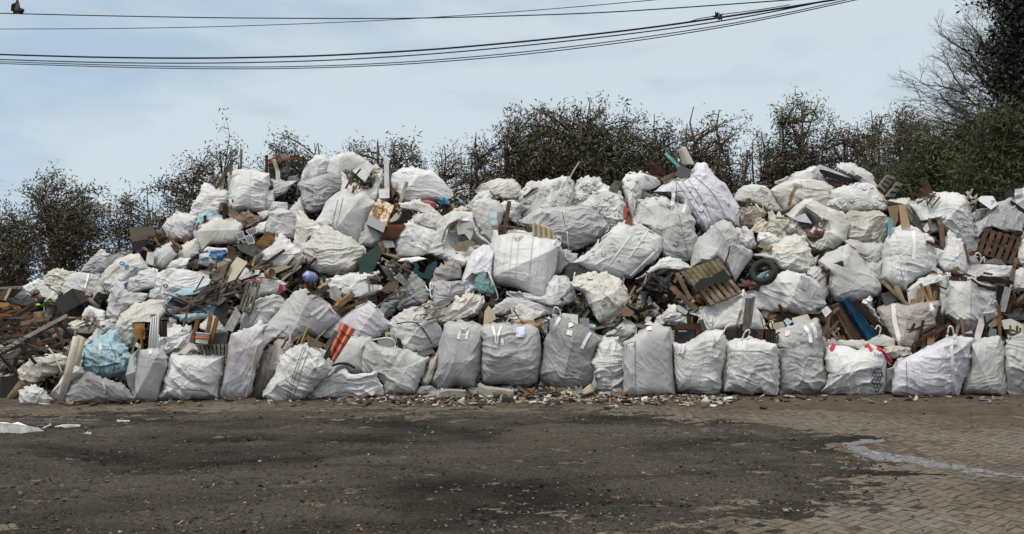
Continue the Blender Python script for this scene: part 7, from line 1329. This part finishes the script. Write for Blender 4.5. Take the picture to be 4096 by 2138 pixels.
# ------------------------------------------------------------------ overhead cables, pigeon, tufts
def cable(pts, r, label, Ya=11.0, Yb=8.6):
    p = np.array(pts, float); a, b = p[0] + (p[0] - p[1]) * 1.2, p[-1] + (p[-1] - p[-2]) * 1.6; p = np.vstack([a, p, b]); xs = np.linspace(p[0, 0], p[-1, 0], 160)
    # smooth curve through the sagging points
    ys = np.interp(xs, p[:, 0], p[:, 1])
    for _ in range(60): ys[1:-1] = .25 * ys[:-2] + .5 * ys[1:-1] + .25 * ys[2:]
    Y = Ya + (Yb - Ya) * (xs + 300) / 4000; o = tube('power_cable', P3(xs, ys, Y), r, 'plain', None, (.02, .02, .028, 1), 6); tag(o, label, 'cable', 'overhead cables'); return lambda x: (float(np.interp(x, xs, ys)), float(np.interp(x, xs, Y)))
w1 = cable([(0, 54), (400, 64), (900, 73), (1590, 76), (2000, 66), (2385, 54), (2780, 28), (3165, 0)], .0065, 'topmost cable, where the pigeon sits')
cable([(0, 117), (400, 116), (800, 110), (1200, 97), (1590, 80), (2067, 48), (2385, 22), (2624, 0)], .0045, 'thin lone cable between the top and the lower bundle', 11.4, 9.0)
w3 = cable([(0, 219), (400, 231), (800, 235), (1272, 226), (1750, 199), (2226, 155), (2624, 110), (2862, 74), (3180, 26), (3363, -4)], .0105, 'thickest cable, highest of the lower bundle')
cable([(0, 239), (400, 252), (800, 255), (1272, 246), (1750, 217), (2226, 171), (2624, 124), (2942, 79), (3290, 8)], .007, 'second cable of the lower bundle from its top')
cable([(0, 248), (636, 267), (1113, 271), (1590, 254), (2067, 214), (2544, 156), (3021, 82), (3370, 4)], .0055, 'third cable of the lower bundle from its top')
cable([(0, 255), (636, 275), (1113, 278), (1590, 262), (2067, 224), (2576, 162), (3021, 89), (3380, 10)], .0055, 'lowest cable of the lower bundle')
o_ = tube('power_cable', np.array([P3(x, y, np.array(9.2)) for x, y in smoothline([(2690, 96), (2752, 90), (2775, 82), (2800, 73), (2830, 71), (2862, 65), (2890, 58), (2960, 50), (3050, 38), (3160, 20)], 30)]), .005, 'plain', None, (.02, .02, .028, 1), 5); tag(o_, 'short kinked cable looping off the thickest one beside the spiky tufts', 'cable', 'overhead cables')
def tuft(x, y, label, seed):
    rs = np.random.RandomState(seed); Y = 9.15; c = P3(x, y, np.array(Y)); vs, fs, n = [], [], 0
    for k in range(26):
        d = rs.normal(size=3); d[2] *= 1.3; d /= np.linalg.norm(d); q = np.array([c, c + d * .022 + rs.normal(size=3) * .004, c + d * rs.uniform(.03, .06)]); v, f = tube_vf(q, np.array([.010, .007, .002]), 4, n); n += len(v); vs.append(v); fs += f
    tag(mesh_obj('air_plant', np.concatenate(vs), fs, 'plain', color=(.014, .016, .012, 1)), label, 'plant', 'spiky tufts on the cables')
tuft(2866, 66, 'left one of two dark spiky tufts on the thick cable', 5); tuft(2884, 67, 'right one of two dark spiky tufts on the thick cable', 6)
def skin(name, joints, edges, radii, parent, m, color, rootv=0, sub=2, loc=None):
    me = bpy.data.meshes.new(name); J = np.array(joints); loc = J[0] if loc is None else loc; me.from_pydata((J - loc).tolist(), edges, []); o = bpy.data.objects.new(name, me); COL.objects.link(o)
    me.materials.append(MATS[m]); md = o.modifiers.new('skin', 'SKIN'); md.use_smooth_shade = True
    if not me.skin_vertices: me.attributes
    sv = me.skin_vertices[0].data
    for i, r in enumerate(radii): sv[i].radius = (r, r) if np.isscalar(r) else r; sv[i].use_root = (i == rootv)
    s = o.modifiers.new('sub', 'SUBSURF'); s.levels = sub; s.render_levels = sub
    if parent is not None: o.parent = parent; o.location = Vector(loc) - parent_world(parent)
    else: o.location = loc
    o.color = tuple(color) + (1,); return o
yb_, Yb_ = w1(80); 
def bp(x, y, d=0.0): return P3(x, y, np.array(Yb_ + d))
bird = skin('pigeon', [bp(80, 43), bp(66, 46, .03), bp(52, 50, .05), bp(89, 45, -.03), bp(93, 40, -.05), bp(96, 41, -.07)], [(0, 1), (1, 2), (0, 3), (3, 4), (4, 5)], [(.030, .034), (.024, .026), (.008, .014), (.026, .028), (.016, .016), (.003, .003)], None, 'plain', (.03, .028, .028))
tag(bird, 'dark pigeon landing on the topmost cable with wings raised', 'pigeon')
def wing(poly, d, name, col):
    p = np.array(parse(poly)); fr = P3(p[:, 0], p[:, 1], Yb_ + d + (p[:, 1] - 40) * .0012); n = len(p); v = np.concatenate([fr, fr + [0, .008, 0]]); f = [tuple(range(n)), tuple(range(2 * n - 1, n - 1, -1))] + [(i, i + n, (i + 1) % n + n, (i + 1) % n) for i in range(n)]
    return mesh_obj(name, v, f, 'plain', bird, color=col)
wing('72,44 58,42 50,45 43,44 45,20 52,14 60,13 69,-6 71,8 74,30', .02, 'wing', (.035, .033, .032)); wing('76,42 62,40 58,34 64,14 70,-8 74,4 79,26 82,38', -.03, 'wing', (.22, .21, .20)); wing('62,47 50,53 57,55 68,50', .03, 'tail', (.12, .12, .12))
wing('94,41 99,43 95,43', -.06, 'beak', (.12, .1, .08))

# ------------------------------------------------------------------ the worker
Yw = 22.0
def wp(x, y, d=0.0): return P3(x, y, np.array(Yw + d))
base_ = wp(208, 1352); man = empty('person', base_); tag(man, 'person bent over in a dark jacket with green bands, grey trousers and cap', 'person')
J = [wp(213, 1222), wp(192, 1211), wp(172, 1203), wp(158, 1192), wp(148, 1182), wp(142, 1176), wp(138, 1184),               # pelvis spine chest neck head crown chin
     wp(160, 1204, -.17), wp(152, 1228, -.20), wp(140, 1260, -.18), wp(137, 1270, -.18), wp(162, 1203, .17), wp(166, 1236, .16), wp(152, 1262, .12), wp(147, 1270, .10),
     wp(207, 1228, -.10), wp(190, 1284, -.12), wp(198, 1344, -.10), wp(180, 1352, -.12), wp(220, 1226, .10), wp(222, 1286, .08), wp(234, 1342, .10), wp(218, 1352, .10)]
E_ = [(0, 1), (1, 2), (2, 3), (3, 4), (4, 5), (4, 6), (2, 7), (7, 8), (8, 9), (9, 10), (2, 11), (11, 12), (12, 13), (13, 14), (0, 15), (15, 16), (16, 17), (17, 18), (0, 19), (19, 20), (20, 21), (21, 22)]
Rd = [.135, .125, .14, .058, .092, .07, .055, .06, .045, .03, .034, .06, .045, .03, .034, .09, .062, .042, .04, .09, .062, .042, .04]
for w_, s_ in ((10, -.18), (14, .10)):                            # four unequal curled fingers and a thumb on each hand
    h = J[w_]
    for k, (dx, ln_) in enumerate(((-.030, .07), (-.010, .08), (.010, .075), (.028, .06))):
        a = len(J); J += [h + np.array([dx * .6 - .01, dx, -.035]), h + np.array([dx * .6 + .0, dx, -.035 - ln_ * .5]), h + np.array([dx * .6 + .022, dx, -.035 - ln_])]; E_ += [(w_, a), (a, a + 1), (a + 1, a + 2)]; Rd += [.010, .009, .007]
    a = len(J); J += [h + np.array([.030, -.02, -.015]), h + np.array([.050, -.02, -.05])]; E_ += [(w_, a), (a, a + 1)]; Rd += [.011, .008]
skin('body', J, E_, Rd, man, 'plain', (.20, .10, .065), 0, 1, loc=base_)
G_ = .022
jk = [0, 1, 2, 3, 7, 8, 9, 11, 12, 13]; m_ = {v: i for i, v in enumerate(jk)}; skin('jacket', [J[0] + (J[1] - J[0]) * .3] + [J[i] for i in jk[1:3]] + [J[2] + (J[3] - J[2]) * .75] + [J[i] for i in jk[4:]], [(m_[a], m_[b]) for a, b in E_ if a in m_ and b in m_], [Rd[i] + G_ for i in jk], man, 'plain', (.011, .013, .030), 0, 1, loc=base_)
jk = [0, 15, 16, 17, 19, 20, 21]; m_ = {v: i for i, v in enumerate(jk)}; skin('trousers', [J[i] for i in jk], [(m_[a], m_[b]) for a, b in E_ if a in m_ and b in m_], [Rd[i] + (.03 if i in (0, 15, 19) else .022) for i in jk], man, 'plain', (.13, .122, .112), 0, 1, loc=base_)
for a_, b_ in ((17, 18), (21, 22)): skin('boot', [J[a_], J[b_]], [(0, 1)], [.055, .05], man, 'plain', (.02, .018, .016), 0, 1, loc=base_)
HV = (.42, .80, .20, 1)
def band(pts, w, d): p = smoothline(pts, 16); Y = Yw + d; tube('reflective_band', np.array([P3(x, y, np.array(Y + .10 * abs(2 * i / 15 - 1) ** 2)) for i, (x, y) in enumerate(p)]), w, 'plain', man, HV, 8)
band([(212, 1192), (200, 1192), (188, 1198), (180, 1208), (174, 1219), (168, 1228)], .022, -.17); band([(142, 1221), (152, 1220), (161, 1221)], .030, -.27)
def m_camo(nt, b):
    t = N(nt, 'ShaderNodeTexCoord'); n = N(nt, 'ShaderNodeTexNoise', i_Scale=22.0, i_Detail=2.0); L(nt, t.outputs['Object'], n.inputs['Vector']); r = ramp(nt, [(.42, (.05, .035, .03)), (.5, (.35, .31, .29)), (.56, (.09, .065, .055))], n.outputs[0]); L(nt, r.outputs[0], b.inputs['Base Color'])
mat('camo', .8, .1, m_camo)
v_, f_ = lathe([(.118, -.02), (.118, .03), (.10, .08), (.06, .11), (.0, .118)], 16); rt = np.array(Euler((0, R(-22), 0)).to_matrix()); mesh_obj('cap', v_ @ rt.T + wp(142, 1175), f_, 'camo', man, loc=wp(142, 1175), smooth=True)
c_ = wp(130, 1184, -.02); mesh_obj('cap_brim', [c_ + np.array(q) for q in ((.07, -.09, .035), (-.05, -.06, -.04), (-.06, .06, -.04), (.07, .09, .035), (.07, -.09, .02), (-.05, -.06, -.055), (-.06, .06, -.055), (.07, .09, .02))], BOXF, 'camo', man)
skin('nose', [wp(136, 1184), wp(131.5, 1188)], [(0, 1)], [.016, .012], man, 'plain', (.2, .1, .065), 0, 1)
for d in (-.035, .035): skin('eye', [wp(136.5, 1181.5, d - .02), wp(136, 1182, d - .02)], [(0, 1)], [.009, .009], man, 'plain', (.02, .015, .012), 0, 1)
skin('ear', [wp(151, 1184, -.10), wp(152, 1187, -.10)], [(0, 1)], [.02, .014], man, 'plain', (.2, .1, .065), 0, 1); skin('mouth', [wp(137.5, 1190, -.04), wp(139.5, 1191, -.05)], [(0, 1)], [.006, .006], man, 'plain', (.12, .045, .04), 0, 1)
